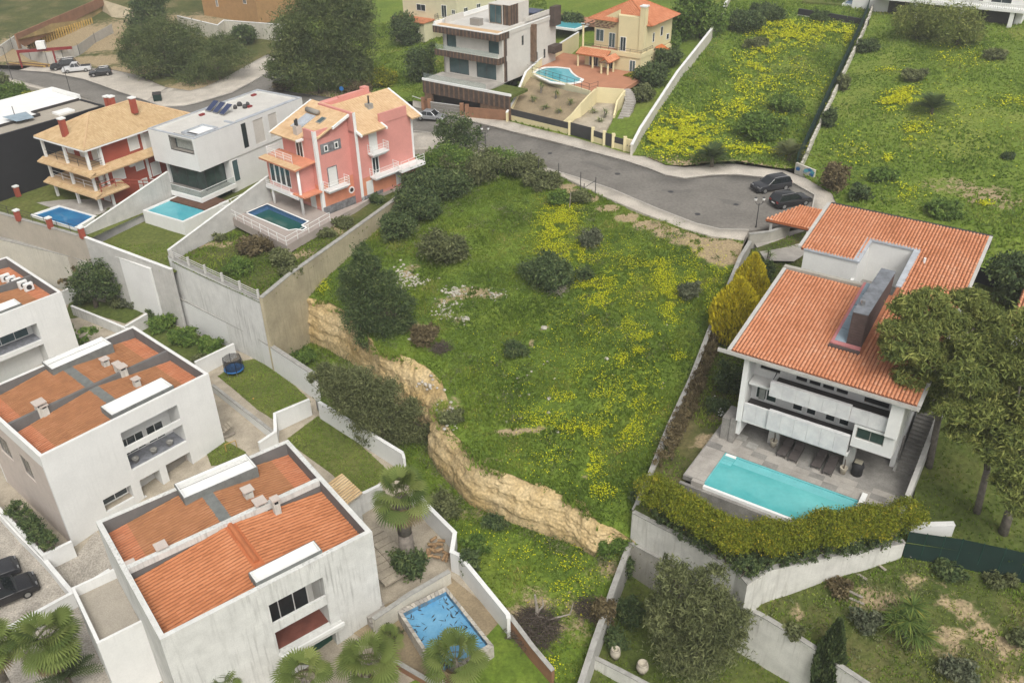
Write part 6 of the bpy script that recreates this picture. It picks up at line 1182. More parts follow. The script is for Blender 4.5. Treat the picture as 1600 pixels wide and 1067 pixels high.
# ---- wood-clad house
fwd = angframe((640+865*.16875, 765*.16875), 3.0, 55); wd = fwd.thing('wood_clad_house', 'pale modern house banded with dark vertical timber and wide glazing', 'house')
def planks(t, fc, a0, a1, z0, z1, n=.0, w_=.22, name='cladding', m='wood_dark'):
    o = None; b = MB(); fc.box(b, a0, a1, n-.03, n, z0, z1); o = b.build(name, m, t); k = int((a1-a0)/w_)
    for i in range(k): d = (a1-a0)/k; b = MB(); fc.box(b, a0+i*d+.012, a0+(i+1)*d-.012, n+.001, n+.02+.012*((i*7)%3), z0, z1); b.build('board', 'wood_dark' if (i*5)%3 else 'wood_mid', o)
def build_wood():
    t = wd; LV = 10.9; LU = 14.5; Ff = Face(fwd,'u',0.,-1); Fo = Face(fwd,'u',-1.25,-1); Fs = Face(fwd,'v',0.,-1)
    b = MB(); facade(b, Ff, 0, LV, -.2, 7.0, .3, [(1.2,4.8,.1,2.9),(6.2,9.9,.1,2.9),(.6,2.5,3.9,6.0),(8.4,10.2,3.9,6.0)]); b.box(0,LU,LV-.3,LV,-.2,7); b.box(LU-.3,LU,0,LV-.3,-.2,7); facade(b, Fs, .3, LU-.3, -.2, 7.4, .3, [(5.0,5.6,4.2,5.6),(8.4,8.9,4.2,5.6),(8.6,9.4,1.0,2.4),(11,11.6,1.0,2.4)]); b.build('wall', 'wood_white', t)
    for r_ in ((1.2,4.8,.1,2.9),(6.2,9.9,.1,2.9)): window(Ff, t, r_, 'metal_dark', 'glass_teal', 2, n=-.15, fw=.06)
    for r_ in ((.6,2.5,3.9,6.0),(8.4,10.2,3.9,6.0)): window(Ff, t, r_, 'metal_dark', 'glass_teal', 1, n=-.15, fw=.06)
    for r_ in ((5.0,5.6,4.2,5.6),(8.4,8.9,4.2,5.6),(8.6,9.4,1.0,2.4),(11,11.6,1.0,2.4)): window(Fs, t, r_, 'metal_dark', 'glass', 1, n=-.15, fw=.05)
    part(t, 'roof_slab', 'wood_white', (-1.2,LU,-.1,LV+.8,6.5,7.0)); part(t, 'roof_finish', 'roof_membrane', (.6,LU-.3,.2,LV-.3,7.0,7.06)); part(t, 'roof_deck', 'tan_tile_plain', (-1.0,.6,.2,LV+.5,7.0,7.08)); part(t, 'roof_edge', 'white_trim', (-1.27,-1.0,-.15,LV+.85,7.0,7.14), (-1.0,LU,-.15,.1,7.0,7.14), (-1.0,LU,LV+.5,LV+.8,7.0,7.5))
    planks(t, Fo, -.1, LV+.8, 6.05, 6.98); planks(t, Face(fwd,'v',-.12,-1), -1.2, 1.6, 6.05, 6.98)
    part(t, 'balcony_slab', 'wood_white', (-1.2,0,-.1,LV+.7,2.95,3.4)); planks(t, Fo, -.1, LV+.7, 2.75, 3.65); planks(t, Face(fwd,'v',-.12,-1), -1.2, .8, 2.75, 3.65)
    planks(t, Fs, .35, 1.1, -.1, 2.8, n=.01); planks(t, Fs, .35, 1.1, 3.6, 6.3, n=.01)
    part(t, 'stair_tower', 'wood_white', (4.0,9.0,1.4,5.2,7.06,9.9)); planks(t, Face(fwd,'u',4.0,-1), 1.4, 2.6, 7.1, 9.9, n=.01); planks(t, Face(fwd,'v',1.4,-1), 4.0, 6.2, 7.1, 9.9, n=.01); window(Face(fwd,'u',4.0,-1), t, (2.8,5.0,7.2,9.8), 'wood_mid', 'glass_teal', 2, n=.02)
    part(t, 'roof_unit', 'shutter_grey', (1.6,2.6,5.2,6.9,7.06,8.0)); part(t, 'parapet', 'wood_white', (6,LU,.0,.25,7.0,8.0), (.6,5,LV-.28,LV-.05,7.0,7.9)); part(t, 'roof_solar', 'solar', (10.5,13.5,1.5,4,7.6,7.7))
    part(t, 'bay', 'wood_mid', (7.3,8.0,-.7,-.002,1.4,6.8)); part(t, 'bay', 'wood_dark', (12.6,14.5,-.9,-.002,5.6,8.4)); part(t, 'bay', 'wood_dark', (12.2,14.5,-1.2,-.002,1.6,2.7))
    # podium with the garage behind dark boards
    part(t, 'podium', 'paving_light', (-4.5,0,-.2,LV+.4,-.35,-.02)); part(t, 'podium_edge', 'white_trim', (-4.75,-4.5,-4.6,LV+.6,-.2,.12)); planks(t, Face(fwd,'u',-4.75,-1), -4.6, LV+.5, -2.0, -.22, w_=.3); part(t, 'garage_wall', 'char', (-3.6,-3.2,.5,LV,-4.4,-.4)); part(t, 'podium_base', 'wood_mid', (-4.7,-4.3,-4.5,.8,-4.6,-2.01)); part(t, 'podium_base', 'wood_mid', (-4.7,-4.3,9.8,LV+.3,-4.6,-2.01)); part(t, 'side_lawn', 'lawn_shade', (-4.4,-.2,-4.5,-.25,-.6,-.2))
    b = MB(); b.box(-1.15,-1.13,0,LV+.6,3.66,4.4); b.build('balustrade', 'clear_glass', t); b = MB(); b.box(-4.6,-4.58,-.2,LV+.4,.13,.9); b.build('balustrade', 'clear_glass', t)
build_wood()
def wood_gate():
    A = [(645,166,-1.9),(662,172,-1.8),(672,175,-1.7),(722,182,-1.3),(730,184,-1.2),(795,190,-.75)]; c = Vector(P(*A[2])); o = thing('fence', 'brown stone street wall with sliding gates below the wood-clad house', 'fence', tuple(c)); w_ = [Vector(P(*q))-c for q in A]
    def seg(i, j, m, nm, z0, z1, th): wallmesh([(w_[i].x,w_[i].y,w_[i].z+z1),(w_[j].x,w_[j].y,w_[j].z+z1)], [w_[i].z+z0,w_[j].z+z0], th, m, nm, o, 1)
    seg(0,1,'white_trim','gate_rail',1.5,1.6,.06); seg(1,2,'brick_brown','wall',-.3,1.5,.3); seg(4,5,'brick_brown','wall',-.3,1.5,.3)
    for z in (.5,1.0,1.5): seg(2,3,'white_trim','gate_rail',z,z+.07,.06)
    seg(2,3,'shutter_grey','vehicle_gate',.1,1.5,.03)
    for i in (1,2,3,4): p = w_[i]; MB().box(p.x-.3,p.x+.3,p.y-.1,p.y+.4,p.z-.3,p.z+1.9).build('pillar', 'brick_brown', o)
wood_gate()
# ---- background houses
def simple_house(name, label, px, z, deg, LU, LV, H, wm, roofm=None, wins=(), roof_z=1.6, z0=None, flat='roof_membrane', wins_v=()):
    f = angframe(px, z, deg, z0); t = f.thing(name, label, 'house'); part(t, 'wall', wm, (0,LU,0,LV,-2,H)); Ff = Face(f,'u',0.,-1); Fs = Face(f,'v',0.,-1)
    if roofm:
        c = LV/2; b = MB(); b.add([(-.6,-.6,H),(LU+.6,-.6,H),(LU+.6,LV+.6,H),(-.6,LV+.6,H),(c,c,H+roof_z),(max(c+.1,LU-c),c,H+roof_z)], [(0,1,5,4),(1,2,5),(2,3,4,5),(3,0,4),(0,3,2,1)]); b.build('roof', roofm, t)
    else: part(t, 'roof', flat, (.2,LU-.2,.2,LV-.2,H,H+.05)); part(t, 'parapet', wm, (0,LU,0,.2,H,H+.4), (0,LU,LV-.2,LV,H,H+.4), (0,.2,.2,LV-.2,H,H+.4), (LU-.2,LU,.2,LV-.2,H,H+.4))
    for r_ in wins: window(Ff, t, r_, 'white_trim', 'glass', 2, n=.02)
    for r_ in wins_v: window(Fs, t, r_, 'white_trim', 'glass', 2, n=.02)
    return f, t
f, t = simple_house('cream_house', 'cream-yellow house with curved balconies behind the dark round tree', (716,62), 0.0, 55, 12, 13, 9, 'cream_yellow', 'terracotta_pale', [(8,9.2,.2,2.3),(2.2,3.6,.2,2.4),(2.4,3.6,3.6,5.8),(7.4,9.6,4.2,5.4),(.4,1.2,4.4,5.2)], wins_v=[(2,3.2,3.6,5.2),(6,7.2,3.6,5.2)])
for z in (3.3,):
    b = MB(); b.prism([(-1.6+.0,2.0),(-1.9,3.0),(-1.6,4.2),(0,4.6),(0,1.6)], z-.35, z+.0); o = b.build('balcony', 'cream_yellow', t); rail(t, [(-.1,1.7,z),(-1.5,2.1,z),(-1.8,3.0,z),(-1.5,4.1,z),(-.1,4.5,z)], .9, 'metal_dark', 'balcony_railing', post=1.5, bars=3)
part(t, 'low_wing', 'cream_yellow', (-3.4,0,5.2,12.4,-2,2.9)); part(t, 'wing_roof', 'terracotta_pale', (-3.8,0,5.0,12.8,2.9,3.05)); window(Face(f,'u',-3.4,-1), t, (6.6,8.6,.2,2.2), 'white_trim', 'glass', 2, n=.02); window(Face(f,'u',-3.4,-1), t, (9.8,11.6,.2,2.2), 'white_trim', 'glass', 2, n=.02)
f, t = simple_house('ochre_building', 'flat ochre-brown building at the top behind the tall pines', (404,32), -2.0, 55, 14, 18, 9, 'ochre', None, [(12.5,13.2,1.5,3.0),(3,4,3,4)])
f, t = simple_house('white_house', 'white house with long balustraded balcony at the top right edge', (1592,48), 6.4, 55, 14, 26, 8, 'white', None, [(2+4*k,5+4*k,3.6,6.2) for k in range(5)])
part(t, 'balcony_slab', 'white_trim', (-2.2,0,-.5,22,2.9,3.25)); part(t, 'undercroft', 'char', (-.3,-.01,1,20,-.6,2.7)); 
for k in range(3): part(t, 'pillar', 'white_trim', (-2.0,-1.5,1+7*k,1.6+7*k,-1,2.9))
b = MB(); [b.lathe([(.05,0),(.1,.15),(.06,.4),(.09,.6),(.05,.75)],6,(-2.05,-.3+.32*k,3.25)) for k in range(66)]; b.box(-2.15,-1.95,-.45,21,4.0,4.12); tag(b.build('balustrade', 'white_trim', t), kind='stuff')
f, t = simple_house('white_house', 'white low house beyond the excavation at the top left', (128,4), -3.5, 55, 14, 16, 7, 'white', None, [(2,3.5,1,3)])
wall('boundary_wall', 'dark-topped white wall closing the flower meadow at the top', [(1248,14,7.6),(1300,22,7.4),(1358,32,7.0)], 4, .3, 'white_stained', 1, 'dark', capth=.9)
wall('boundary_wall', 'pale wall under the balustraded house along the east meadow top', [(1500,62,6.6),(1560,78,6.0),(1640,96,5.6),(1800,130,5)], 2, .3, 'plaster_cream', 1, 'coping_white')
wall('boundary_wall', 'long off-white wall behind the tall pines at the top', [(276,25,-.6),(340,40,-.6),(350,32,-.4),(455,40,.3),(462,58,.3)], -6, .3, 'plaster_cream', 1, 'coping_white')
wp = thing('far_pool', 'turquoise garden pool behind the wood-clad house', 'pool', tuple(P(876,38,4.5)), R(-34)); part(wp, 'rim', 'white_trim', (-4.4,4.4,-2.4,2.4,-.3,.05)); part(wp, 'water', 'water_teal', (-4,4,-2,2,-.2,.07)); part(wp, 'terrace', 'terrace_tile', (-5,8,2.4,7,-.4,.0))
wp = thing('far_pool', 'bright blue pool at the top edge beyond the flower meadow', 'pool', tuple(P(1362,6,7.5)), R(-30)); part(wp, 'rim', 'white_trim', (-4.4,4.4,-2.4,2.4,-.5,.05)); part(wp, 'water', 'water_blue', (-4,4,-2,2,-.2,.07)); part(wp, 'terrace', 'paving_light', (4.4,10,-3,3,-.5,0)); part(wp, 'lawn', 'lawn', (-11,-4.4,-3,4,-.5,-.02))
# green mesh fence and crumbling wall on the meadow divide
def divide():
    t = thing('fence', 'dark green mesh fence between the two upper meadows', 'fence', tuple(P(*DR[1]))); c = Vector(P(*DR[1])); pts = [Vector(P(*q))-c for q in DR]
    wallmesh([(p.x-.35,p.y+.2,p.z+1.25) for p in pts], [p.z-1 for p in pts], .03, 'mesh_green', 'mesh', t, 1)
    for i in range(len(pts)-1):
        n = max(1, round((pts[i+1]-pts[i]).length/2.5))
        for j in range(n): p = pts[i].lerp(pts[i+1], j/n); MB().tube((p.x-.35,p.y+.2,p.z-1),(p.x-.35,p.y+.2,p.z+1.4),.04,n=5).build('post', 'metal_green', t)
    t2 = thing('boundary_wall', 'crumbling pale rubble wall at the foot of the green mesh fence', 'wall', tuple(P(*DR[1]))); r = random.Random(3); b = MB(); n = 60
    d = []; 
    for i in range(len(pts)-1):
        for j in range(12): d.append(pts[i].lerp(pts[i+1], j/12))
    for k, p in enumerate(d): 
        hgt = .35+.35*r.random()-.3*(r.random() < .15)
        a = d[min(k+1, len(d)-1)]-p; m = MB(); e = Vector((a.x,a.y,0)); e = e.normalized() if e.length else Vector((1,0,0)); s = Vector((-e.y,e.x,0))*-.28
        q = [p, p+a*.98, p+a*.98+s, p+s]; m.prism([(v.x+.05,v.y) for v in q], p.z-1.5, p.z+hgt-.3); m.build('stone_block', 'plaster_cream', t2)
    o = thing('graffiti_wall', 'short wall end with blue and green graffiti by the parked cars', 'wall', tuple(P(1258,274,0)), R(-60)); part(o, 'panel', 'plaster_cream', (-1.6,1.4,-.12,.12,-.3,1.1)); rr = random.Random(5)
    for k in range(9): u = -1.4+rr.random()*2.4; z = .1+rr.random()*.6; b = MB(); b.lathe([(.0,.0),(.01,.0)],3) if False else b.add([(u,-.128-.001*k,z),(u+.5,-.128-.001*k,z+.05),(u+.6,-.128-.001*k,z+.35),(u+.2,-.128-.001*k,z+.45),(u-.1,-.128-.001*k,z+.25)],[(0,1,2,3,4)]); b.build('paint_mark', ['tarp_blue','water_teal','blue_vinyl'][k%3], o)
divide()
# excavation at the top left
def excavation():
    o = thing('excavation', 'yellow-earth building pit with timber-shored wall at the top left', 'building pit', tuple(P(110,72,-6)))
    c = Vector(P(110,72,-6))
    def q(x, y, z): v = Vector(P(x,y,z))-c; return (v.x, v.y, v.z)
    b = MB(); b.quad(q(28,62,-1.5),q(160,0,-1.0),q(160,34,-5.0),q(45,74,-5.0)); b.build('cut_bank', 'pit_earth', o); b = MB(); b.quad(q(160,0,-1),q(230,22,-2.5),q(185,46,-5),q(160,34,-5.0)); b.build('cut_bank', 'soil_pale', o)
    wallmesh([q(24,54,-.6),q(160,-4,-.2)], [-.5+c.z*0-1+4,5.0-1], .3, 'brick_brown', 'upper_wall', o, 1)
    for k in range(27):
        x = 48+k*3.75; y = 71-k*1.05-(k*k)*.004; p = q(x, y, -4.2); m = MB(); m.box(p[0]-.14,p[0]+.14,p[1]-.1,p[1]+.1,p[2]-.6,p[2]+1.7); m.build('timber_post', 'timber_yellow', o)
    wallmesh([q(48,74,-4.6),q(150,44,-4.6)], [-.5,-.5], .5, 'timber_yellow', 'waling_beam', o, 1); b = MB(); b.quad(q(48,76,-5),q(150,46,-5),q(170,56,-5.2),q(90,88,-5.2)); b.build('pit_floor', 'pit_earth', o)
    h = thing('hoarding', 'pale panel hoarding around the building pit', 'fence', tuple(P(130,90,-5))); d = Vector(P(130,90,-5)); L = [(20,74,-4.6),(48,92,-4.7),(75,98,-4.8),(100,94,-4.8),(125,86,-4.7),(150,68,-4.4),(178,52,-4.0)]; L = [Vector(P(*a))-d for a in L]
    for i in range(len(L)-1):
        n = 3
        for j in range(n): a, e = L[i].lerp(L[i+1], j/n), L[i].lerp(L[i+1], (j+.97)/n); wallmesh([(a.x,a.y,a.z+1.9),(e.x,e.y,e.z+1.9)], [a.z-.6,e.z-.6], .06, 'hoarding', 'panel', h, 1)
        MB().tube((L[i].x,L[i].y-.05,L[i].z-.5),(L[i].x,L[i].y-.05,L[i].z+2.3),.05).build('post','metal_dark',h)
    s = thing('gantry', 'dark red steel gantry with white box at the pit entrance', 'gantry', tuple(P(84,98,-5)), R(15)); part(s, 'beam', 'steel_red', (-6,4,-.2,.2,2.3,2.8)); part(s, 'post', 'steel_red', (.3,.6,-.15,.15,-.3,2.3)); part(s, 'tank', 'white_trim', (-2.2,-.6,-.6,.6,2.8,4.2)); part(s, 'leg', 'steel_red', (-6,-5.7,-.15,.15,-.5,2.3))
    m = thing('timber_stack', 'stack of brown boards lying by the road at the far left', 'timber stack', tuple(P(45,103,-5.2)), R(-20)); [part(m, 'board', 'timber_yellow' if k % 2 else 'wood_mid', (-5+.4*k,4+.3*k,-.6+.3*k,-.35+.3*k,.05,.25+.05*(k%3))) for k in range(6)]
    wall('boundary_wall', 'white site wall running off at the far left', [(-40,92,-3.4),(0,72,-3.2),(24,56,-3.0)], -6, .25, 'white_stained', 1)
excavation()
# ================================================================ plants
leafmat('pine_leaf', [(0,(0.056,0.085,0.030)),(.5,(0.119,0.156,0.053)),(1,(0.213,0.237,0.088))])
leafmat('pine_light', [(0,(0.092,0.127,0.036)),(.5,(0.203,0.240,0.062)),(1,(0.346,0.360,0.103))])
leafmat('dark_leaf', [(0,(0.043,0.070,0.031)),(.5,(0.096,0.142,0.052)),(1,(0.174,0.216,0.078))])
leafmat('olive_leaf', [(0,(0.079,0.097,0.040)),(.5,(0.158,0.178,0.075)),(1,(0.252,0.270,0.120))])
leafmat('green_leaf', [(0,(0.063,0.118,0.024)),(.5,(0.133,0.216,0.042)),(1,(0.228,0.308,0.066))])
leafmat('grey_leaf', [(0,(.075,.095,.055)),(.5,(.14,.16,.095)),(1,(.23,.24,.15))])
leafmat('hedge_leaf', [(0,(0.102,0.138,0.016)),(.45,(0.203,0.237,0.022)),(.8,(0.304,0.312,0.028)),(1,(0.464,0.375,0.030))])
leafmat('golden_leaf', [(0,(0.230,0.230,0.020)),(.45,(0.552,0.471,0.025)),(1,(0.828,0.690,0.040))])
leafmat('brown_leaf', [(0,(.09,.07,.035)),(.5,(.17,.135,.07)),(1,(.26,.21,.11))])
leafmat('palm_leaf', [(0,(.07,.11,.03)),(.5,(.15,.20,.05)),(1,(.25,.29,.085))])
leafmat('dry_palm', [(0,(.12,.09,.05)),(.5,(.22,.17,.09)),(1,(.34,.28,.15))])
leafmat('yucca_leaf', [(0,(.05,.095,.024)),(.5,(.12,.185,.045)),(.85,(.22,.27,.06)),(1,(.42,.36,.07))])
leafmat('grass_blade', [(0,(0.082,0.136,0.017)),(.35,(0.134,0.208,0.023)),(.7,(0.204,0.272,0.034)),(.9,(0.309,0.324,0.068)),(1,(0.436,0.362,0.147))])
leafmat('field_blade', [(0,(0.118,0.193,0.025)),(.4,(0.186,0.283,0.034)),(.75,(0.276,0.344,0.057)),(1,(0.427,0.400,0.138))])
leafmat('yellow_flower', [(0,(.30,.38,.012)),(.5,(.54,.56,.012)),(1,(.70,.66,.015))], trans=.15)
leafmat('white_flower', [(0,(.5,.5,.45)),(1,(.8,.8,.75))])
def runit(n, r):
    v = r.normal(size=(n,3)); return v/np.linalg.norm(v, axis=1)[:,None]
def quads(C, A, B):
    """leaf blades: centre C, half-length A, half-width B (all n x 3), pointed towards +A"""
    n = len(C); V = np.empty((n,4,3)); V[:,0] = C-A; V[:,1] = C+B*1.0-A*.1; V[:,2] = C+A; V[:,3] = C-B*1.0-A*.1
    return V.reshape(-1,3), np.arange(n*4).reshape(n,4)
def leafcloud(C, size, r, aspect=.5, up=.0, tint=None):
    n = len(C); a = runit(n, r); a[:,2] += up; a /= np.linalg.norm(a, axis=1)[:,None]; b = np.cross(a, runit(n, r)); b /= np.maximum(1e-6, np.linalg.norm(b, axis=1))[:,None]
    s = size*r.uniform(.6,1.35,n)[:,None]; V, T = quads(C, a*s, b*s*aspect); return V, T, np.repeat(tint if tint is not None else r.uniform(0,1,n), 4)
def clumped(lobes, n, r, per=26, sp=.22, shell=.62, zmin=None):
    """points in clumps spread through a set of ellipsoid lobes (cx,cy,cz,rx,ry,rz); returns points and a tint per clump"""
    L = np.array(lobes, float); wt = (L[:,3]*L[:,4]*L[:,5])**(2/3); k = max(1, n//per)
    li = r.choice(len(L), size=k, p=wt/wt.sum()); d = runit(k, r); d[:,2] = np.where(r.uniform(size=k) < .35, np.abs(d[:,2]), d[:,2]); rad = shell + (1-shell)*r.uniform(size=k)**.6
    cc = L[li,:3] + d*L[li,3:]*rad[:,None]; ct = np.clip(r.normal(.45,.22,k), 0, 1)
    sz = (L[li,3:].mean(axis=1)*sp*r.uniform(.6,1.3,k)); P_ = np.repeat(cc, per, axis=0) + r.normal(size=(k*per,3))*np.repeat(sz, per)[:,None]*np.array([1,1,.7])
    t = np.clip(np.repeat(ct, per) + r.normal(0,.16,k*per), 0, 1)
    if zmin is not None: ok = P_[:,2] > zmin; P_, t = P_[ok], t[ok]
    return P_, t
def crown(parent, lobes, n, size, m, seed=1, aspect=.45, up=.0, name='crown', **kw):
    r = np.random.default_rng(seed); C, t = clumped(lobes, n, r, **kw); V, T, tt = leafcloud(C, size, r, aspect, up, t)
    return tag(npmesh(name, V, T, m, parent, tt))
def px_m(p): d = p - Vector((0,0,CZ)); return F/d.dot(_fw)
def vhit(px, py, y):                            # sight line meets the upright plane at depth y
    d = ray(px, py); t = y/d.y; return Vector((d.x*t, y, CZ+d.z*t))
def bush(fz, px, py, wpx, hpx, label, m='dark_leaf', z0=-3, n=None, size=None, group=None, name='bush', seed=None, cat='bush', twig=True, dens=1.0):
    """rounded shrub; (px,py) is the middle of what the picture shows, wpx x hpx its extent"""
    global _bs; _bs += 1; sd = seed or _bs
    g = on(fz, px, py + hpx*.22, z0); s = px_m(g); rx = wpx/2/s; hh = max(rx*.75, (hpx/s - rx*.9)/.84 + rx*.15)
    t = thing(name, label, cat, tuple(g), 0, group); r = np.random.default_rng(sd); L = [(0,0,hh*.42,rx*.6,rx*.55,hh*.45)]
    for k in range(10): a = r.uniform(0,6.28); q = rx*r.uniform(.35,.78); L.append((math.cos(a)*q, math.sin(a)*q*.85, hh*r.uniform(.2,.74), rx*r.uniform(.2,.42), rx*r.uniform(.2,.42), hh*r.uniform(.16,.34)))
    sz = size or max(.07, min(.17, .10+rx*.03)); n = n or int(min(9000, 260 + 900*rx*max(rx,hh)*dens))
    crown(t, L, n, sz, m, sd, name='foliage', zmin=.02, per=18, sp=.3, shell=.45)
    if twig:
        b = MB()
        for k in range(5): a = r.uniform(0,6.28); b.tube((0,0,-.1),(math.cos(a)*rx*.4,math.sin(a)*rx*.4,hh*.6),.04,.015,5)
        b.build('stem', 'bark', t)
    return t
_bs = 100
def trunk(parent, pts, r0, r1, m='bark', name='trunk'):
    k = len(pts); rr = [r0+(r1-r0)*i/(k-1) for i in range(k)]; return MB().path(pts, rr, 8).build(name, m, parent, True)
def pine(fz, base, crowns, label, m='pine_leaf', z0=-3, n=9000, size=.22, seed=1, r0=.3, dy=0.0, flat=.75, name='pine_tree', lean=None, aspect=.22, barkm='bark', shell=.5, per=30, sp=.2, up=.35):
    """crowns: picture ellipses (px,py,half-w,half-h, depth offset); base: picture point of the trunk foot"""
    g = on(fz, *base, z0); t = thing(name, label, 'tree', tuple(g)); L = []
    for c in crowns:
        p = vhit(c[0], c[1], g.y + dy + (c[4] if len(c) > 4 else 0)); s = px_m(p); rx = c[2]/s; L.append((p.x-g.x, p.y-g.y, p.z-g.z, rx, rx*.9, max(.4, c[3]/s*flat*1.15)))
    crown(t, L, n, size, m, seed, aspect, up, per=per, sp=sp, shell=shell)
    top = np.average(np.array(L)[:,:3], axis=0, weights=np.array(L)[:,3]); 
    trunk(t, [(0,0,-.3),(top[0]*.15,top[1]*.15,top[2]*.4),(top[0]*.6,top[1]*.6,top[2]*.75),(top[0],top[1],top[2])], r0, r0*.4, barkm)
    b = MB()
    for l in L: b.path([(top[0]*.45,top[1]*.45,top[2]*.62), ((top[0]*.5+l[0]*.5),(top[1]*.5+l[1]*.5),(top[2]*.72+l[2]*.2)), (l[0],l[1],l[2]-l[5]*.1)], [r0*.42,r0*.3,r0*.12], 6)
    b.build('limb', barkm, t, True); return t
# ---------------------------------------------------------------- big trees
pine(mead_z, (598,520), [(565,400,14,20),(560,430,22,24),(595,445,26,26),(545,460,18,24),(580,480,30,28),(620,470,20,22),(560,500,22,22),(605,510,28,24),(632,505,16,22),(640,475,10,14),(575,530,22,14),(535,435,9,14),(615,535,20,12),(585,415,12,14),(650,520,8,10)], 'dark fine-needled pine on the meadow edge above the cliff', 'dark_leaf', n=30000, size=.18, seed=11, flat=.95, per=22, shell=.3, sp=.22, up=.2)
pine(str_z, (600,690), [(505,576,14,12),(525,587,24,16),(520,607,24,16),(555,611,28,17),(590,636,30,17),(545,632,28,18),(580,657,32,20),(620,660,26,18),(645,675,20,18),(615,684,26,18),(660,695,16,16),(580,682,22,12),(490,590,8,9),(640,704,20,12),(560,592,28,15),(602,610,26,15),(642,638,20,16),(672,672,10,14)], 'wide dark olive tree spreading over the white garden wall below the cliff', 'olive_leaf', z0=-10, n=40000, size=.17, seed=12, flat=.85, r0=.25, per=22, shell=.3, sp=.26, up=.1)
pine(mead_z, (716,238), [(712,200,26,24),(730,215,24,24),(698,218,22,22),(716,228,30,16)], 'round dark tree by the street lamp beside the pink house', 'dark_leaf', z0=-1, n=6000, size=.16, seed=13, aspect=.5, flat=1)
pine(rl_z, (1452,728), [(1420,480,26,20,1),(1455,470,28,20,1),(1395,515,20,18,0),(1435,515,30,22,0),(1480,505,30,24,1),(1400,550,22,18,-1),(1440,555,32,24,-1),(1490,555,32,26,0),(1425,590,26,20,-1),(1465,600,30,22,-1),(1515,470,26,20,3),(1540,500,30,24,3),(1385,535,12,12,1),(1445,630,20,14,-1)], 'umbrella pine standing close over the villa roof', 'pine_light', n=34000, size=.2, seed=21, r0=.28, flat=.72, barkm='bark_grey')
pine(rl_z, (1527,800), [(1530,545,30,24,2),(1565,560,28,24,2),(1515,590,34,26,0),(1555,600,34,26,1),(1490,640,28,20,0),(1530,640,36,26,0),(1575,640,28,24,1),(1505,675,26,16,0),(1545,680,26,16,0)], 'second umbrella pine on the lawn right of villa stairs', 'pine_light', n=28000, size=.2, seed=22, r0=.26, flat=.72, barkm='bark_grey')
pine(rl_z, (1568,832), [(1590,680,34,26,0),(1555,705,28,20,0),(1600,730,36,26,-1),(1575,755,26,18,-1),(1620,640,40,34,1),(1600,570,40,34,2),(1610,510,36,30,3),(1600,790,30,20,-2)], 'leaning pine with pale trunk at the right edge', 'pine_light', n=22000, size=.2, seed=23, r0=.34, flat=.75, barkm='bark_grey')
pine(em_z, (1590,470), [(1590,425,40,26),(1600,455,36,24)], 'dark round tree behind the villa at the right edge', 'dark_leaf', z0=0, n=6000, size=.2, seed=24, aspect=.5)
pine(up_z, (500,146), [(500,40,60,44),(460,70,36,34),(545,60,42,40),(480,105,50,30),(540,110,44,28),(440,110,26,20),(505,0,44,24),(560,20,26,24)], 'huge dark pine between the roads behind the pink house', 'pine_leaf', n=42000, z0=-3, size=.32, seed=31, r0=.4, flat=.85, per=34)
pine(ul_z, (232,70), [(232,14,24,24),(225,40,26,24),(240,-10,20,20)], 'tall rounded dark conifer at the top left of the pine group', 'dark_leaf', z0=-3, n=7000, size=.28, seed=32, aspect=.4, flat=1)
pine(ul_z, (270,118), [(215,70,30,26),(255,60,36,30),(290,70,36,30),(240,95,40,22),(290,105,36,20),(205,90,20,16)], 'spreading dark pine group beside the parked cars', 'pine_leaf', z0=-4, n=26000, size=.3, seed=33, r0=.3, flat=.85)
pine(ul_z, (345,128), [(330,100,34,22),(360,90,30,22),(310,120,30,14),(345,70,22,18)], 'dark pine at the bend of the pavement', 'pine_leaf', z0=-4, n=10000, size=.26, seed=34, r0=.22, flat=.85)
pine(ul_z, (382,70), [(381,54,18,14)], 'round dark bushy tree in front of the long off-white wall', 'dark_leaf', z0=-3, n=3500, size=.24, seed=35, aspect=.5)
pine(up_z, (633,70), [(632,46,22,20),(640,58,18,12)], 'round dark tree in front of the cream house', 'dark_leaf', z0=-1, n=5500, size=.22, seed=36, aspect=.5, flat=1)
pine(em_z, (1432,62), [(1430,32,32,24),(1445,45,24,18)], 'left of the two round clipped pines at the top of the meadow', 'pine_light', z0=6, n=7000, size=.26, seed=37, flat=.9, name='round_pine')
pine(em_z, (1495,70), [(1490,40,42,28),(1515,50,24,20)], 'right, wider of the two round clipped pines below the balustraded house', 'pine_light', z0=6, n=8000, size=.26, seed=38, flat=.9, name='round_pine')
pine(tg_z, (1090,1040), [(1070,930,46,44),(1110,960,48,44),(1040,960,34,40),(1130,1000,40,40),(1080,1010,60,44),(1050,890,26,24),(1110,905,28,26),(1150,975,26,30)], 'large drooping grey-green tree below the white hedge wall', 'olive_leaf', z0=-12, n=26000, size=.17, seed=41, r0=.3, flat=.85, aspect=.22, up=-.7, name='pepper_tree', shell=.5, per=36, sp=.17)
pine(up_z, (1095,60), [(1080,22,30,28),(1110,30,24,26),(1060,40,20,22)], 'leafy green tree right of the yellow house roof', 'green_leaf', z0=4, n=7000, size=.26, seed=42, aspect=.5, flat=1)
pine(row_z, (150,480), [(150,432,28,22),(135,448,22,20),(168,445,22,20)], 'dark bushy tree before the bright white wall panel', 'dark_leaf', z0=-10, n=7000, size=.14, seed=43, aspect=.5, flat=1)
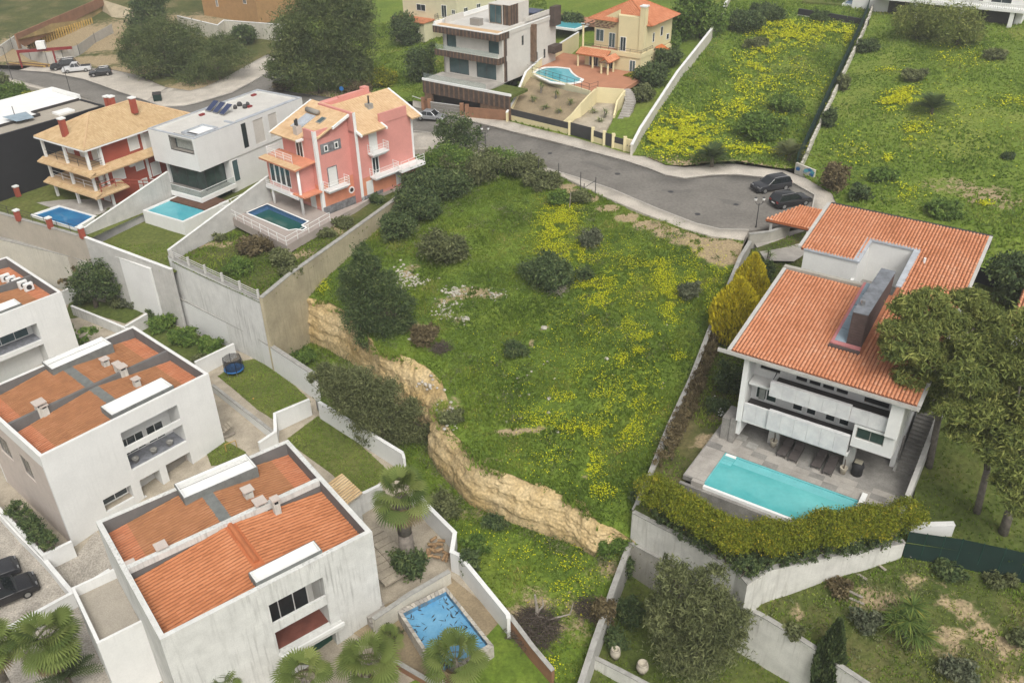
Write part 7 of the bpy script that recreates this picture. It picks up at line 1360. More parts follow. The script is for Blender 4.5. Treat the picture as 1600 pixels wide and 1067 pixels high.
# small leafy fig tree with open branches behind the middle roof
pine(row_z, (108,548), [(92,528,14,10),(115,522,16,10),(140,520,14,9),(128,535,10,6)], 'small open-branched fig tree between the two upper white houses', 'green_leaf', z0=-10, n=900, size=.2, seed=44, aspect=.6, flat=1, r0=.1)
pine(row_z, (112,455), [(112,432,9,8),(100,440,8,6),(122,420,8,8)], 'thin half-bare tree against the cream wall', 'brown_leaf', z0=-10, n=500, size=.16, seed=45, aspect=.6, r0=.09)
# ---------------------------------------------------------------- shrubs on the meadow, by the road and in gardens
B = bush
G1 = 'shrubs along the pavement by the pink house'
for k, a in enumerate(((700,260,96,76),(745,262,110,72),(780,254,84,60),(655,322,84,76),(626,358,62,62),(690,292,110,76),(816,262,72,56),(850,282,62,40),(665,288,72,62))):
    B(mead_z, *a, ['dense shrub below the round dark tree','broad shrub left of the thin street lamp','shrub on the verge right of the street lamp','shrub against the top of the concrete wall','lowest shrub beside the concrete wall, above the pine','shrub in the middle of the thicket by the pink house','shrub at the first fence post','low shrub at the pavement edge near the bare soil','shrub tight below the pink house terrace'][k], ['green_leaf','olive_leaf','green_leaf','dark_leaf','dark_leaf','dark_leaf','olive_leaf','olive_leaf','dark_leaf'][k], z0=-1.5, group=G1)
B(mead_z, 697,395,74,72, 'grey-green rounded bush alone in the upper left meadow', 'olive_leaf'); B(mead_z, 850,425,104,72, 'broad dark bush with a heap of dry branches beside it', 'dark_leaf'); B(mead_z, 917,376,42,42, 'small round dark bush among the yellow flowers near the road', 'grey_leaf'); B(mead_z, 914,432,34,34, 'small dark grey bush below the round one in yellow flowers', 'dark_leaf')
B(mead_z, 1075,458,40,40, 'grey bush in the flowers near the golden conifers', 'grey_leaf'); B(mead_z, 905,308,44,32, 'dark low bush behind the leaning fence posts', 'olive_leaf'); B(mead_z, 870,312,40,34, 'green bush left of the leaning fence posts', 'green_leaf'); B(mead_z, 660,525,50,46, 'brown scrubby bush at the cliff edge right of the pine', 'brown_leaf'); B(mead_z, 805,545,50,36, 'low dark green bush in the middle of the meadow', 'dark_leaf'); B(mead_z, 1000,775,50,46, 'dark bush at the left end of the clipped hedge', 'dark_leaf', z0=-6); B(mead_z, 705,650,46,34, 'low olive bush where the cliff breaks', 'olive_leaf', z0=-6); B(mead_z, 640,300,30,26, 'olive bush at the pink terrace corner', 'olive_leaf', z0=-1)
B(str_z, 735,880,40,60, 'dark bush against the white patio wall', 'dark_leaf', z0=-10); B(str_z, 690,790,60,60, 'low scrub under the middle of the cliff', 'olive_leaf', z0=-10); B(str_z, 470,560,50,36, 'bright green scrub at the foot of the concrete wall', 'green_leaf', z0=-10); B(str_z, 745,850,50,40, 'green scrub under the right half of the cliff', 'green_leaf', z0=-10); B(str_z, 775,815,40,36, 'shrub tucked under the cliff face', 'dark_leaf', z0=-10); B(str_z, 940,960,40,70, 'brown-green scrub along the long low wall', 'brown_leaf', z0=-10)
B(vg_z, 1135,595,50,60, 'dark shrub between the boundary wall and the villa column', 'dark_leaf'); B(vg_z, 1120,635,44,36, 'dark shrub with white blossom by the villa steps', 'dark_leaf'); B(vg_z, 1190,430,40,50, 'dark shrub behind the golden conifers', 'dark_leaf', z0=-1); B(vg_z, 1165,420,20,20, 'small clipped shrub at the forecourt wall', 'dark_leaf', z0=-1)
G2 = 'bushes on the upper meadows'
for k, a in enumerate(((1355,75,36,30),(1293,190,24,36),(1315,135,20,30),(1340,305,40,36),(1300,285,44,56),(1550,85,40,28),(1425,32+88,40,20),(1575,245,24,14),(1280,28,34,24),(1470,330,60,24),(1375,275,50,30))):
    B(em_z if a[0] != 1280 else um_z, *a, ['dark bush at the top of the green mesh fence','dark bush halfway down the green mesh fence','small bush leaning on the green mesh fence','dark green bush behind the back corner of the villa','brown thorny thicket by the graffiti wall','dark bush below the balustraded house','low grey-green scrub above the dark palm','small dark tuft far right in the meadow','dark bush under the dark-topped wall','low green scrub near the bare soil patch','green scrub right of the thorny thicket'][k], ['dark_leaf','dark_leaf','olive_leaf','dark_leaf','brown_leaf','olive_leaf','olive_leaf','dark_leaf','dark_leaf','green_leaf','green_leaf'][k], z0=2, group=G2, size=.2)
for k, a in enumerate(((1020,125,56,50),(1005,150,40,36),(1040,95,50,44),(1045,70,40,40),(1160,40,60,50),(1200,22,60,40),(990,125,30,26),(1180,70,36,20))):
    B(up_z if a[0] < 1120 else um_z, *a, ['dark shrub between yellow house and climbing wall','shrub beside the curving steps','dark shrub right of the yellow house side door','shrub under the leafy tree by the wall','dark thicket at the top of the climbing wall','dark thicket at the top left of the flower meadow','small yellow-green shrub at the yellow house door','low scrub at the top of the flower meadow'][k], ['dark_leaf','olive_leaf','dark_leaf','green_leaf','dark_leaf','dark_leaf','hedge_leaf','olive_leaf'][k], z0=3, size=.2, group='shrubs by the climbing wall')
B(str_z, 955,852,56,44, 'green scrub where the cliff meets the long low wall', 'green_leaf', z0=-9); B(um_z, 1190,200,90,54, 'broad green bush mass low in the flower meadow', 'green_leaf', z0=2, size=.2, seed=301); B(um_z, 1225,165,60,34, 'smaller green bush higher in the flower meadow', 'green_leaf', z0=2, size=.2, seed=302)
B(up_z, 590,122,70,44, 'bright yellow-flowering bush behind the pink house', 'hedge_leaf', z0=-2, size=.2); B(up_z, 655,110,56,70, 'dark shrub row on the slope left of the wood-clad house', 'dark_leaf', z0=-1, size=.2); B(up_z, 890,40,44,44, 'dark tree-like shrub by the far turquoise pool', 'dark_leaf', z0=4, size=.22); B(up_z, 555,140,50,24, 'brown scrub under the huge pine', 'brown_leaf', z0=-3, size=.2); B(up_z, 440,135,36,26, 'dry scrub at the junction under the pine', 'brown_leaf', z0=-3, size=.2)
for k, a in enumerate(((20,150,60,50),(60,160,56,30),(8,135,30,40))): B(PATCH['plot_ground'][1], *a, ['green shrub on the verge at the left edge','yellow-green shrub behind the black house','tall shrub at the far left edge'][k], ['green_leaf','hedge_leaf','olive_leaf'][k], z0=-5, size=.2)
for k, a in enumerate(((185,468,44,34),(205,475,30,24),(125,470,30,24),(255,505,50,34),(290,525,56,40),(330,540,50,36),(240,490,26,24),(315,560,30,20))):
    B(row_z, *a, ['green shrub in the bed below the white panel','olive shrub at the bed corner below the white panel','dark shrub left in the walled bed','large green shrub in the bed above the middle roof','big shrub mass in the bed above the middle roof','shrub at the right end of the bed near the trampoline','small pointed shrub against the stepped wall','low plants at the trampoline wall'][k], ['olive_leaf','grey_leaf','dark_leaf','green_leaf','green_leaf','green_leaf','dark_leaf','olive_leaf'][k], z0=-10, group='shrubs in the lower gardens')
for k, a in enumerate(((160,345,30,26),(178,338,30,26),(197,332,28,28),(215,326,26,30),(235,310,26,34))): B(wl_z, *a, ['shrub at the lower end of the row along the pool wall','second shrub of the row along the pale pool wall','middle shrub of the row along the pale pool wall','upper shrub of the row along the pale pool wall','pointed bright shrub beside the raised pool'][k], 'hedge_leaf' if k == 4 else 'olive_leaf', z0=-3.5, group='shrub row by the raised pool')
for k, a in enumerate(((398,385,60,44),(440,405,50,40),(375,420,50,26),(540,368-20,40,26),(510,365,30,24),(590,312,30,24),(345,372,24,20),(455,425,40,26))): B(pk_z, *a, ['red-brown shrub below the pool deck','green shrub under the deck corner','green ground plants in the pink house garden','shrub at the end of the deck railing','low shrub below the deck paving','dark pointed shrub by the pink house door','low shrub at the coped wall','shrub against the concrete wall top'][k], ['brown_leaf','olive_leaf','green_leaf','olive_leaf','olive_leaf','dark_leaf','olive_leaf','olive_leaf'][k], z0=-2, group='shrubs in the pink house garden')
B(row_z, 640,880,60,70, 'dark shrub round the foot of the tall palm', 'dark_leaf', z0=-10); B(row_z, 610,990,40,30, 'low scrub by the blue pool deck', 'olive_leaf', z0=-11)
for k, a in enumerate(((970,890,40,60),(985,960,50,70),(960,1000,40,50),(1190,1000,40,50))): B(tg_z, *a, ['dark shrub in the corner under the grey wall','dark shrub left of the drooping tree','shrub by the two clay pots','shrub below the stepped white wall'][k], 'dark_leaf', z0=-12)
for k, a in enumerate(((1350,970,50,50),(1500,1040,70,50),(1560,905,50,30),(1310,915,50,30),(1590,1000,40,40),(1480,870+20,60,30),(1240,985,40,30))): B(lr_z, *a, ['silvery aloe-like shrub left of the yucca','spiky grey shrub in the bottom right corner','olive scrub below the green mesh','brown scrub at the foot of the white wall','scrub at the right edge by the bare soil','dark scrub along the mesh fence','low shrub above the stepped wall'][k], ['grey_leaf','grey_leaf','olive_leaf','brown_leaf','olive_leaf','dark_leaf','olive_leaf'][k], z0=-9)
# driveway hedge
def hedge(name, label, pts, wid, hgt, m, n, size=.12, seed=5, stems=False, topw=1.0):
    c = Vector(pts[len(pts)//2]); t = thing(name, label, 'hedge', tuple(c)); r = np.random.default_rng(seed); L = []
    for i in range(len(pts)-1):
        a, b = Vector(pts[i])-c, Vector(pts[i+1])-c; k = max(1, int((b-a).length/(wid*.55)))
        for j in range(k+1):
            p = a.lerp(b, j/max(1,k)); L.append((p.x+r.normal()*.1, p.y+r.normal()*.1, p.z+hgt*(.72 if stems else .55)+r.normal()*.06, wid*.55*r.uniform(.9,1.15), wid*.55*r.uniform(.9,1.15), hgt*(.28 if stems else .5)*r.uniform(.9,1.1)))
    crown(t, L, n, size, m, seed, .5, name='foliage', shell=.7, sp=.16)
    b = MB()
    for i, l in enumerate(L):
        z = min((Vector(p)-c).z for p in pts); x, y = l[0]+r.normal()*.25, l[1]+r.normal()*.25
        b = MB(); b.path([(x,y,l[2]-hgt*.75),(x+r.normal()*.12,y+r.normal()*.12,l[2]-hgt*.3),(l[0]+r.normal()*.3,l[1]+r.normal()*.3,l[2])], [.07,.05,.03], 5); b.build('stem', 'bark_grey' if stems else 'bark', t)
    return t
def pp(fz, L, z0): return [on(fz, x, y, z0) for x, y in L]
hedge('hedge', 'long clipped yellow-green hedge on bare stems before the villa pool', pp(hed_z, ((1020,795),(1075,828),(1140,866),(1200,870),(1290,854),(1360,843),(1412,833)), -5), 2.5, 2.5, 'hedge_leaf', 80000, .075, 6, True)
hedge('hedge', 'dark leafy undergrowth below the clipped hedge', pp(hed_z, ((1030,812),(1100,852),(1165,896),(1230,878),(1330,858),(1400,846)), -5), 1.3, 1.2, 'dark_leaf', 15000, .09, 7)
hedge('hedge', 'dark clipped hedge in the trough beside the cobbled driveway', pp(row_z, ((18,812),(50,845),(85,885)), -12.5) if False else [tuple(P(28,800,-11.2)), tuple(P(55,830,-11.2)), tuple(P(78,858,-11.2))], 1.3, 1.2, 'dark_leaf', 6000, .10, 8)
hedge('hedge', 'brown dying hedge strip along the inside of the villa boundary wall', pp(vg_z, ((1122,520),(1092,606),(1062,672),(1034,728)), -4), 1.1, 1.5, 'brown_leaf', 16000, .08, 9)
# golden conifers
def conifer(fz, base, top, half, label, m, seed, z0=-2, n=9000, name='conifer', size=.16):
    g = on(fz, *base, z0); t = thing(name, label, 'tree', tuple(g)); p = vhit(*top, g.y); H = p.z-g.z; s = px_m(g); rad = half/s; r = np.random.default_rng(seed)
    u = r.uniform(0,1,n)**.75; a = r.uniform(0,6.283,n); prof = np.sin(np.pi*np.clip(u*.72+.24,0,1))**.8*(1-u**4*.6); k = prof*rad*(.72+.28*r.uniform(size=n)) * (1+.12*np.sin(a*5+u*9))
    C = np.column_stack([np.cos(a)*k, np.sin(a)*k, u*H]); A = np.column_stack([np.cos(a)*.35, np.sin(a)*.35, np.ones(n)]) + r.normal(0,.2,(n,3)); A /= np.linalg.norm(A,axis=1)[:,None]; Bv = np.cross(A, runit(n,r)); Bv /= np.linalg.norm(Bv,axis=1)[:,None]
    sz = size*r.uniform(.7,1.4,n)[:,None]; V, T = quads(C, A*sz*1.5, Bv*sz*.5); npmesh('crown', V, T, m, t, np.repeat(np.clip(r.normal(.5,.25,n),0,1),4)); MB().tube((0,0,-.3),(0,0,H*.85),.16,.04,7).build('trunk','bark',t); return t
conifer(vg_z, (1168,482), (1166,398), 29, 'golden upright conifer, the farther of the pair beside the villa roof', 'golden_leaf', 51, n=7000)
conifer(vg_z, (1145,525), (1146,436), 40, 'broad golden conifer, the nearer of the pair beside the villa roof', 'golden_leaf', 52, n=11000)
conifer(tg_z, (1282,1085), (1293,970), 24, 'dark slender cypress at the bottom edge', 'dark_leaf', 53, z0=-12.5, n=9000, name='cypress')
# palms
def blades(parent, C, dirs, length, width, r, m, name, droop=.35, seg=3, tint=.5):
    """strap leaves: a bent strip per direction"""
    n = len(dirs); V = []; T = []; tt = []; side = np.cross(dirs, np.array([0,0,1.])); side /= np.maximum(1e-3, np.linalg.norm(side,axis=1))[:,None]
    L = length*r.uniform(.8,1.15,n)
    for i in range(n):
        b = len(V); tv = np.clip(r.normal(tint,.22),0,1)
        for k in range(seg+1):
            q = k/seg; p = C[i] + dirs[i]*L[i]*q + np.array([0,0,-1.])*droop*L[i]*q*q; wv = side[i]*width*(1-q*.92)*(.55+q*.9 if q < .5 else 1)
            V += [p-wv, p+wv]; tt += [tv, tv]
        for k in range(seg): T.append((b+2*k, b+2*k+1, b+2*k+3, b+2*k+2))
    return npmesh(name, np.array(V), np.array(T), m, parent, np.array(tt))
def fan_palm(g, H, label, seed, rad=1.5, nleaf=34, tr=.22, skirt=True, full=True):
    t = thing('fan_palm', label, 'palm', tuple(g)); r = np.random.default_rng(seed); MB().path([(0,0,-.3),(.02,0,H*.5),(0,0,H)], [tr*1.25,tr,tr*.9], 9).build('trunk', 'bark_grey', t, True)
    def fans(n, e0, e1, m, nm, rd, tint):
        V = []; T = []; tt = []
        for i in range(n):
            az = r.uniform(0,6.283); el = r.uniform(e0,e1); d = np.array([math.cos(az)*math.cos(el), math.sin(az)*math.cos(el), math.sin(el)]); c = np.array([0,0,H]) + d*rd*r.uniform(.55,.8); u = d + np.array([0,0,-.25]); u /= np.linalg.norm(u); s = np.cross(u, np.array([0,0,1.])); s /= max(1e-3,np.linalg.norm(s)); up_ = np.cross(s, u); R_ = rd*.55*r.uniform(.85,1.15); tv = np.clip(r.normal(tint,.2),0,1); k = 17
            b0 = len(V); V.append(c); tt.append(tv)
            for j in range(k):
                a = -1.9+3.8*j/(k-1); e = R_*(1-.18*abs(a)/1.9); 
                for da, rr in ((-.085,.66),(0,1.0),(.085,.66)): 
                    q = c + (u*math.cos(a+da)+s*math.sin(a+da))*e*rr + up_*(-.10*R_*rr*(1 if da == 0 else .3)) + np.array([0,0,-.22*R_*rr*rr]); V.append(q); tt.append(tv)
                i0 = b0+1+3*j; T += [(b0,i0,i0+1,i0+2)]
            V += [np.array([0,0,H-.1]), c+s*.02, c-s*.02]; tt += [tv]*3; T.append((len(V)-3,len(V)-2,len(V)-1,len(V)-1)) if False else None
        npmesh(nm, np.array(V), np.array(T), m, t, np.array(tt))
    fans(nleaf, -.25, 1.35, 'palm_leaf', 'crown', rad, .55)
    if skirt: fans(nleaf//2, -1.2, -.35, 'dry_palm', 'dead_fronds', rad*.85, .4)
    b = MB()
    for i in range(20): az = r.uniform(0,6.283); el = r.uniform(-.3,1.2); b.tube((0,0,H-.15),(math.cos(az)*math.cos(el)*rad*.6,math.sin(az)*math.cos(el)*rad*.6,H+math.sin(el)*rad*.6),.03,.015,4)
    b.build('leaf_stalks', 'palm_stalk', t); return t
mat('palm_stalk', (.16,.17,.06), var=.2)
def palm_at(px_top, y_plane_base, label, seed, rad, H, tr=.22, fz=row_z, z0=-12, nleaf=34):
    g = on(fz, *y_plane_base, z0); return fan_palm(g, H if H else max(1.5, vhit(*px_top, g.y).z-g.z), label, seed, rad, nleaf, tr)
palm_at((630,775), (638,885), 'tall fan palm with thick pale trunk beside the white patio wall', 61, 2.1, None, .55, z0=-10, nleaf=44)
palm_at((72,1000), (110,1085), 'big fan palm in the bottom left corner', 62, 2.1, None, .3, nleaf=60); palm_at((20,1010), (30,1110), 'fan palm at the far bottom left edge', 66, 1.8, None, .25, nleaf=46)
palm_at((700,1030), (715,1078), 'fan palm in front of the blue pool', 63, 1.9, None, .2, z0=-11.5, nleaf=40); palm_at((562,1035), (585,1090), 'fan palm between garage door and blue pool deck', 64, 2.0, None, .2, nleaf=40); palm_at((465,1058), (485,1110), 'fan palm below the red-floored loggia', 65, 1.7, None, .2); palm_at((345,1066), (360,1115), 'small fan palm at the bottom below the weathered house', 67, 1.3, None, .2); palm_at((600,1000), (612,1040), 'small pale fan palm behind the pool deck palms', 68, 1.0, None, .12, z0=-11.5, nleaf=22)
def feather_palm(g, label, seed, L=2.2, n=46, H=.4, m='dark_leaf', e0=.15, e1=1.3, name='feather_palm', cat='palm', wid=.09):
    """arching fronds, each a rib with leaflets"""
    t = thing(name, label, cat, tuple(g)); r = np.random.default_rng(seed); V = []; T = []; tt = []
    for i in range(n):
        az = r.uniform(0,6.283); el = r.uniform(e0,e1); d = np.array([math.cos(az)*math.cos(el), math.sin(az)*math.cos(el), math.sin(el)]); Lf = L*r.uniform(.75,1.1); s = np.cross(d,[0,0,1.]); s /= max(1e-3,np.linalg.norm(s)); tv = np.clip(r.normal(.5,.22),0,1)
        for k in range(1,15):
            q = k/14; p = np.array([0,0,H]) + d*Lf*q + np.array([0,0,-.45])*Lf*q*q; ll = Lf*.24*math.sin(math.pi*min(1,q*.9+.1))
            for sg in (-1,1): b = len(V); e = s*sg*ll + d*ll*.7; V += [p-d*wid*.5, p+d*wid*.5, p+e+np.array([0,0,-.1*ll])]; tt += [tv]*3; T.append((b,b+1,b+2))
    npmesh('crown', np.array(V), np.array(T), m, t, np.array(tt)); MB().tube((0,0,-.2),(0,0,H+.1),.25,.2,8).build('trunk','bark',t); return t
feather_palm(on(em_z,1455,178,4), 'low dark palm beside the yellow flower patch in the east meadow', 71, 3.6, 70, .7)
feather_palm(on(um_z,1112,258,.5), 'dark spiky palm at the kerb below the yellow flowers', 72, 3.0, 80, 1.0); feather_palm(on(um_z,1232,252,.5), 'brownish spiky palm by the mesh fence and parked cars', 73, 3.2, 70, .8, 'olive_leaf')
feather_palm(on(row_z,118,1090,-12.8), 'dark feather palm right of the big corner fan palm', 74, 2.6, 40, 2.2, 'dark_leaf')
def yucca(g, heads, label, seed, L=.9, name='yucca', n=46, m='yucca_leaf', group=None):
    t = thing(name, label, 'plant', tuple(g), 0, group); r = np.random.default_rng(seed)
    for (x, y, z) in heads:
        d = runit(n, r); d[:,2] = np.abs(d[:,2])*1.0-.25; d /= np.linalg.norm(d,axis=1)[:,None]; blades(t, np.tile(np.array([x,y,z]),(n,1)), d, L, .045*L/.9+.01, r, m, 'leaf_rosette', .25); MB().path([(0,0,-.2),(x*.4,y*.4,z*.5),(x,y,z)],[.11,.09,.07],6).build('stem','bark_grey',t)
    return t
yucca(on(lr_z,1418,1000,-7), [(-.9,.3,1.3),(-.2,.1,1.7),(.5,.5,1.4),(.2,.9,2.2),(.7,-.3,.9),(-.5,.8,1.6),(0,-.4,1.0)], 'many-headed green yucca with yellowing leaves in the lower right garden', 91, 1.2, n=95)
for k, a in enumerate(((812,142,.9),(845,146,1.3),(832,160,.6),(868,155,1.0),(890,165,.6),(850,172,.5),(873,178,.5),(926,185,1.2),(944,190,1.5),(936,196,.8))):
    yucca(on(ps_z if a[0] < 900 else up_z,a[0],a[1],.6), [(0,0,a[2]),(.3,.2,a[2]*.7)], ['young yucca at the left of the planted slope','tall yucca under the kidney pool','low yucca on the planted slope','yucca under the pool railing','small yucca near the curved cream wall','low plant in the middle of the planted slope','low plant by the street panel','yucca at the garage ramp','tallest yucca between ramp and curved bed','small yucca in the curved bed'][k], 80+k, .8, n=26, group='yuccas on the slope of the yellow house')
yucca(on(vg_z,1198,412,-.6), [(0,0,1.3),(.3,.1,1.0)], 'thin yucca on the villa forecourt', 92, .7, n=24)
# pot plants on the terrace
# ================================================================ ground cover
def scatter(poly, fz, dens, r, keep=None):
    X = [p[0] for p in poly]; Y = [p[1] for p in poly]; n = int((max(X)-min(X))*(max(Y)-min(Y))*dens); x = r.uniform(min(X),max(X),n); y = r.uniform(min(Y),max(Y),n); ok = inpoly(x, y, poly); x, y = x[ok], y[ok]
    if keep is not None: k = keep(x, y); x, y = x[k], y[k]
    return np.column_stack([x, y, fz(x, y)])
def tufts(name, pts, h, m, seed, wid=.05, per=4, lean=.5, patch_s=4.0, label=None):
    r = np.random.default_rng(seed); n = len(pts); Pn = np.repeat(pts, per, axis=0); k = len(Pn); a = r.uniform(0,6.283,k); hh = h*r.uniform(.45,1.3,k)*np.repeat(.75+.55*vnoise(pts[:,0],pts[:,1],patch_s*.7,21).clip(-1,1), per); hh = np.maximum(.05, hh)
    off = np.column_stack([np.cos(a), np.sin(a), np.zeros(k)]); base = Pn + off*r.uniform(0,.12,k)[:,None]; tip = base + off*(lean*hh*r.uniform(.3,1.2,k))[:,None]; tip[:,2] += hh; s = np.column_stack([-np.sin(a), np.cos(a), np.zeros(k)])*(wid*r.uniform(.6,1.5,k))[:,None]
    V = np.empty((k,3,3)); V[:,0] = base-s; V[:,1] = base+s; V[:,2] = tip; base[:,2] -= .03
    t = np.clip(.42 + .33*np.repeat(vnoise(pts[:,0],pts[:,1],patch_s,8),per) + .2*np.repeat(vnoise(pts[:,0],pts[:,1],patch_s*.25,9),per) + r.normal(0,.13,k), 0, 1)
    o = npmesh(name, V.reshape(-1,3), np.arange(k*3).reshape(k,3), m, None, np.repeat(t,3)); return tag(o, label, 'grass', kind='stuff')
def notdirt(fz, D, z0=-3):
    E = []
    for (px, py, rx, ry, s) in D: c = on(fz, px, py, z0); E.append((c.x, c.y, rx*.9, ry*.9, s))
    def f(x, y):
        k = np.ones(len(x), bool)
        for (cx, cy, rx, ry, s) in E: k &= ~((((x-cx)/rx)**2+((y-cy)/ry)**2 < .9) & (vnoise(x, y, .8, 3) > -.5))
        return k
    return f
rg = np.random.default_rng(77)
tufts('grass', scatter(mead_poly, mead_z, 34, rg, notdirt(mead_z, DIRT_M)), .26, 'grass_blade', 1, label='rough green grass covering the vacant plot above the cliff')
tufts('grass', scatter(str_poly, str_z, 26, rg), .24, 'grass_blade', 2, label='rough green grass on the strip below the cliff')
tufts('grass', scatter(um_poly, um_z, 10, rg), .34, 'field_blade', 3, wid=.10, label='tall weeds covering the upper flower meadow')
def near_em(x, y): return (y < 190) & (x < 110)
tufts('grass', scatter(em_poly, em_z, 8, rg, near_em), .26, 'field_blade', 4, wid=.10, patch_s=7, label='green grass of the east meadow behind the villa')
tufts('grass', scatter(lr_poly, lr_z, 22, rg, notdirt(lr_z, [(1515,945,.9,.8,.6),(1545,975,1.0,.7,.6),(1580,1005,1.0,.6,.6)], -7)), .18, 'field_blade', 5, label='patchy grass of the lower right garden')
tufts('grass', scatter(rl_poly, rl_z, 8, rg, lambda x, y: x < 60), .14, 'grass_blade', 6, label='short lawn under the umbrella pines'); tufts('grass', scatter(hed_poly, hed_z, 14, rg), .2, 'grass_blade', 7, label='grass on the terrace behind the white hedge wall')
tufts('grass', scatter(pk_poly, pk_z, 14, rg, lambda x, y: y < 92), .24, 'grass_blade', 8, label='weeds in the pink house garden'); tufts('grass', scatter(wl_poly, wl_z, 16, rg, lambda x, y: y < 92), .10, 'field_blade', 9, label='mown lawn in front of the raised pool')
tufts('grass', scatter(tg_poly, tg_z, 14, rg), .2, 'grass_blade', 10, label='grass under the drooping grey-green tree'); tufts('grass', scatter(vg_poly, vg_z, 16, rg, lambda x, y: vnoise(x,y,2,4) > -.2), .2, 'field_blade', 11, label='rough grass between boundary wall and villa')
for k, l in enumerate((lawnA, lawnB, lawnC)): tufts('grass', scatter(l[0], l[1], 40, rg), .08, 'field_blade', 12+k, wid=.04, patch_s=2.0, label=['short lawn round the trampoline','short lawn below the spreading tree','small lawn patch between the two white houses'][k])
def flowers(name, fz, blobs, n, seed, m='yellow_flower', h=.32, size=.085, z0=-3, poly=None, label=None):
    r = np.random.default_rng(seed); wt = np.array([b[2]*b[3]*b[4] for b in blobs]); pts = []
    for b, w_ in zip(blobs, wt/wt.sum()):
        c = on(fz, b[0], b[1], z0); e = on(fz, b[0]+b[2], b[1], z0); g = on(fz, b[0], b[1]-b[3], z0); k = int(n*w_); q = r.normal(0,.55,(k,2)); pts.append(np.column_stack([c.x + q[:,0]*(e.x-c.x) + q[:,1]*(g.x-c.x), c.y + q[:,0]*(e.y-c.y) + q[:,1]*(g.y-c.y)]))
    p = np.concatenate(pts); k = (vnoise(p[:,0],p[:,1],1.1,31) + .6*vnoise(p[:,0],p[:,1],.45,32) > -.25); p = p[k]
    if poly is not None: p = p[inpoly(p[:,0],p[:,1],poly)]
    C = np.column_stack([p, fz(p[:,0],p[:,1]) + h*r.uniform(.6,1.3,len(p))]); nq = len(C); a = r.uniform(0,6.283,nq); s = size*r.uniform(.6,1.4,nq); A = np.column_stack([np.cos(a),np.sin(a),r.normal(0,.35,nq)])*s[:,None]; Bq = np.column_stack([-np.sin(a),np.cos(a),r.normal(0,.35,nq)])*s[:,None]*.9
    V = np.empty((nq,4,3)); V[:,0] = C-A; V[:,1] = C+Bq; V[:,2] = C+A; V[:,3] = C-Bq
    o = npmesh(name, V.reshape(-1,3), np.arange(nq*4).reshape(nq,4), m, None, np.repeat(r.uniform(0,1,nq),4)); return tag(o, label, 'flowers', kind='stuff')
FB = [(862,370,28,48,1.9),(885,340,28,22,1.8),(960,400,60,30,.35),(1080,420,50,40,.35),(900,400,34,18,1.3),(912,452,18,26,1.2),(938,462,26,24,1.2),(962,440,30,10,1.0),(985,425,20,26,.6),(1035,432,20,34,1.3),(1050,475,18,30,1.3),(1020,418,20,10,.8),(1090,444,24,12,1.0),(1115,485,12,26,1.0),(1130,420,18,18,.5),(985,510,26,14,.7),(1010,530,34,8,1.2),(1045,530,16,8,1.2),(945,505,40,26,.3),
      (998,550,12,8,1.2),(972,565,12,12,.9),(1005,610,30,44,.24),(960,640,60,50,.26),(925,600,40,30,.2),(920,675,60,12,.7),(985,680,30,30,.4),(925,728,18,20,.9),(940,770,26,12,.6),(880,620,30,20,.4),(845,655,40,20,.4),(1060,560,12,8,.8),(505,448,14,14,1.2),(1000,470,60,50,.18),(900,540,70,60,.1),(850,720,50,30,.12),(790,590,60,60,.05)]
flowers('wild_flowers', mead_z, FB, 36000, 1, size=.045, poly=mead_poly, label='yellow wild flowers in drifts over the vacant plot')
flowers('wild_flowers', str_z, [(800,860,50,30,.3),(890,900,50,50,.5),(850,1040,30,30,.6),(960,860,20,20,.4),(730,840,30,20,.3)], 1300, 2, z0=-10, size=.05, poly=str_poly, label='scattered yellow flowers below the cliff')
flowers('wild_flowers', um_z, [(1060,205,40,26,1.4),(1030,225,24,14,1.4),(1095,215,30,24,1.0),(1150,238,90,7,1.2),(1215,238,40,6,1.2),(1190,95,26,50,1.0),(1230,60,50,20,1.2),(1290,48,40,12,1.2),(1205,40,40,12,.9),(1155,130,20,40,.4),(1160,170,16,16,.6),(1130,180,30,30,.3),(1325,60,10,12,1.2),(1250,130,40,40,.15),(1215,190,14,30,.5)], 36000, 3, h=.4, size=.095, z0=3, poly=um_poly, label='dense yellow flowers in the upper meadow')
flowers('wild_flowers', em_z, [(1392,160,20,14,2.0),(1415,152,20,14,2.0),(1385,110,20,5,.6),(1420,220,12,24,.5),(1388,250,10,8,1.0),(1430,205,20,14,.5),(1540,320,12,5,.9),(1410,300,30,14,.3),(1500,90,60,20,.2),(1580,160,30,10,.4),(1330,240,30,30,.15),(1480,180,80,60,.06)], 7000, 4, h=.3, size=.09, z0=3, poly=em_poly, label='yellow flowers in patches on the east meadow')
tufts('grass', scatter(up_poly, up_z, 7, rg, lambda x, y: (y < 190) & (x < 8)), .3, 'grass_blade', 31, wid=.1, label='green weeds on the empty ground behind the pink house')
edge = np.array([P(*q) for q in CLT]); ee = np.concatenate([edge[i]+(edge[i+1]-edge[i])*np.linspace(0,1,90)[:,None] for i in range(len(edge)-1)]); ee = ee + rg.normal(0,.35,ee.shape)*np.array([1,1,0]); ee[:,2] = np.maximum(ee[:,2]-.15, mead_z(ee[:,0],ee[:,1])-.5); ee = ee[vnoise(ee[:,0],ee[:,1],1.5,41) > -.35]
tufts('grass', ee, .42, 'grass_blade', 32, lean=1.2, label='ragged grass hanging over the top of the cliff')
flowers('white_blossom', vg_z, [(1110,632,8,6,1),(1128,648,10,10,1),(1108,640,6,6,.6)], 260, 5, 'white_flower', h=.7, size=.06, label='white blossom on the shrubs by the villa steps')

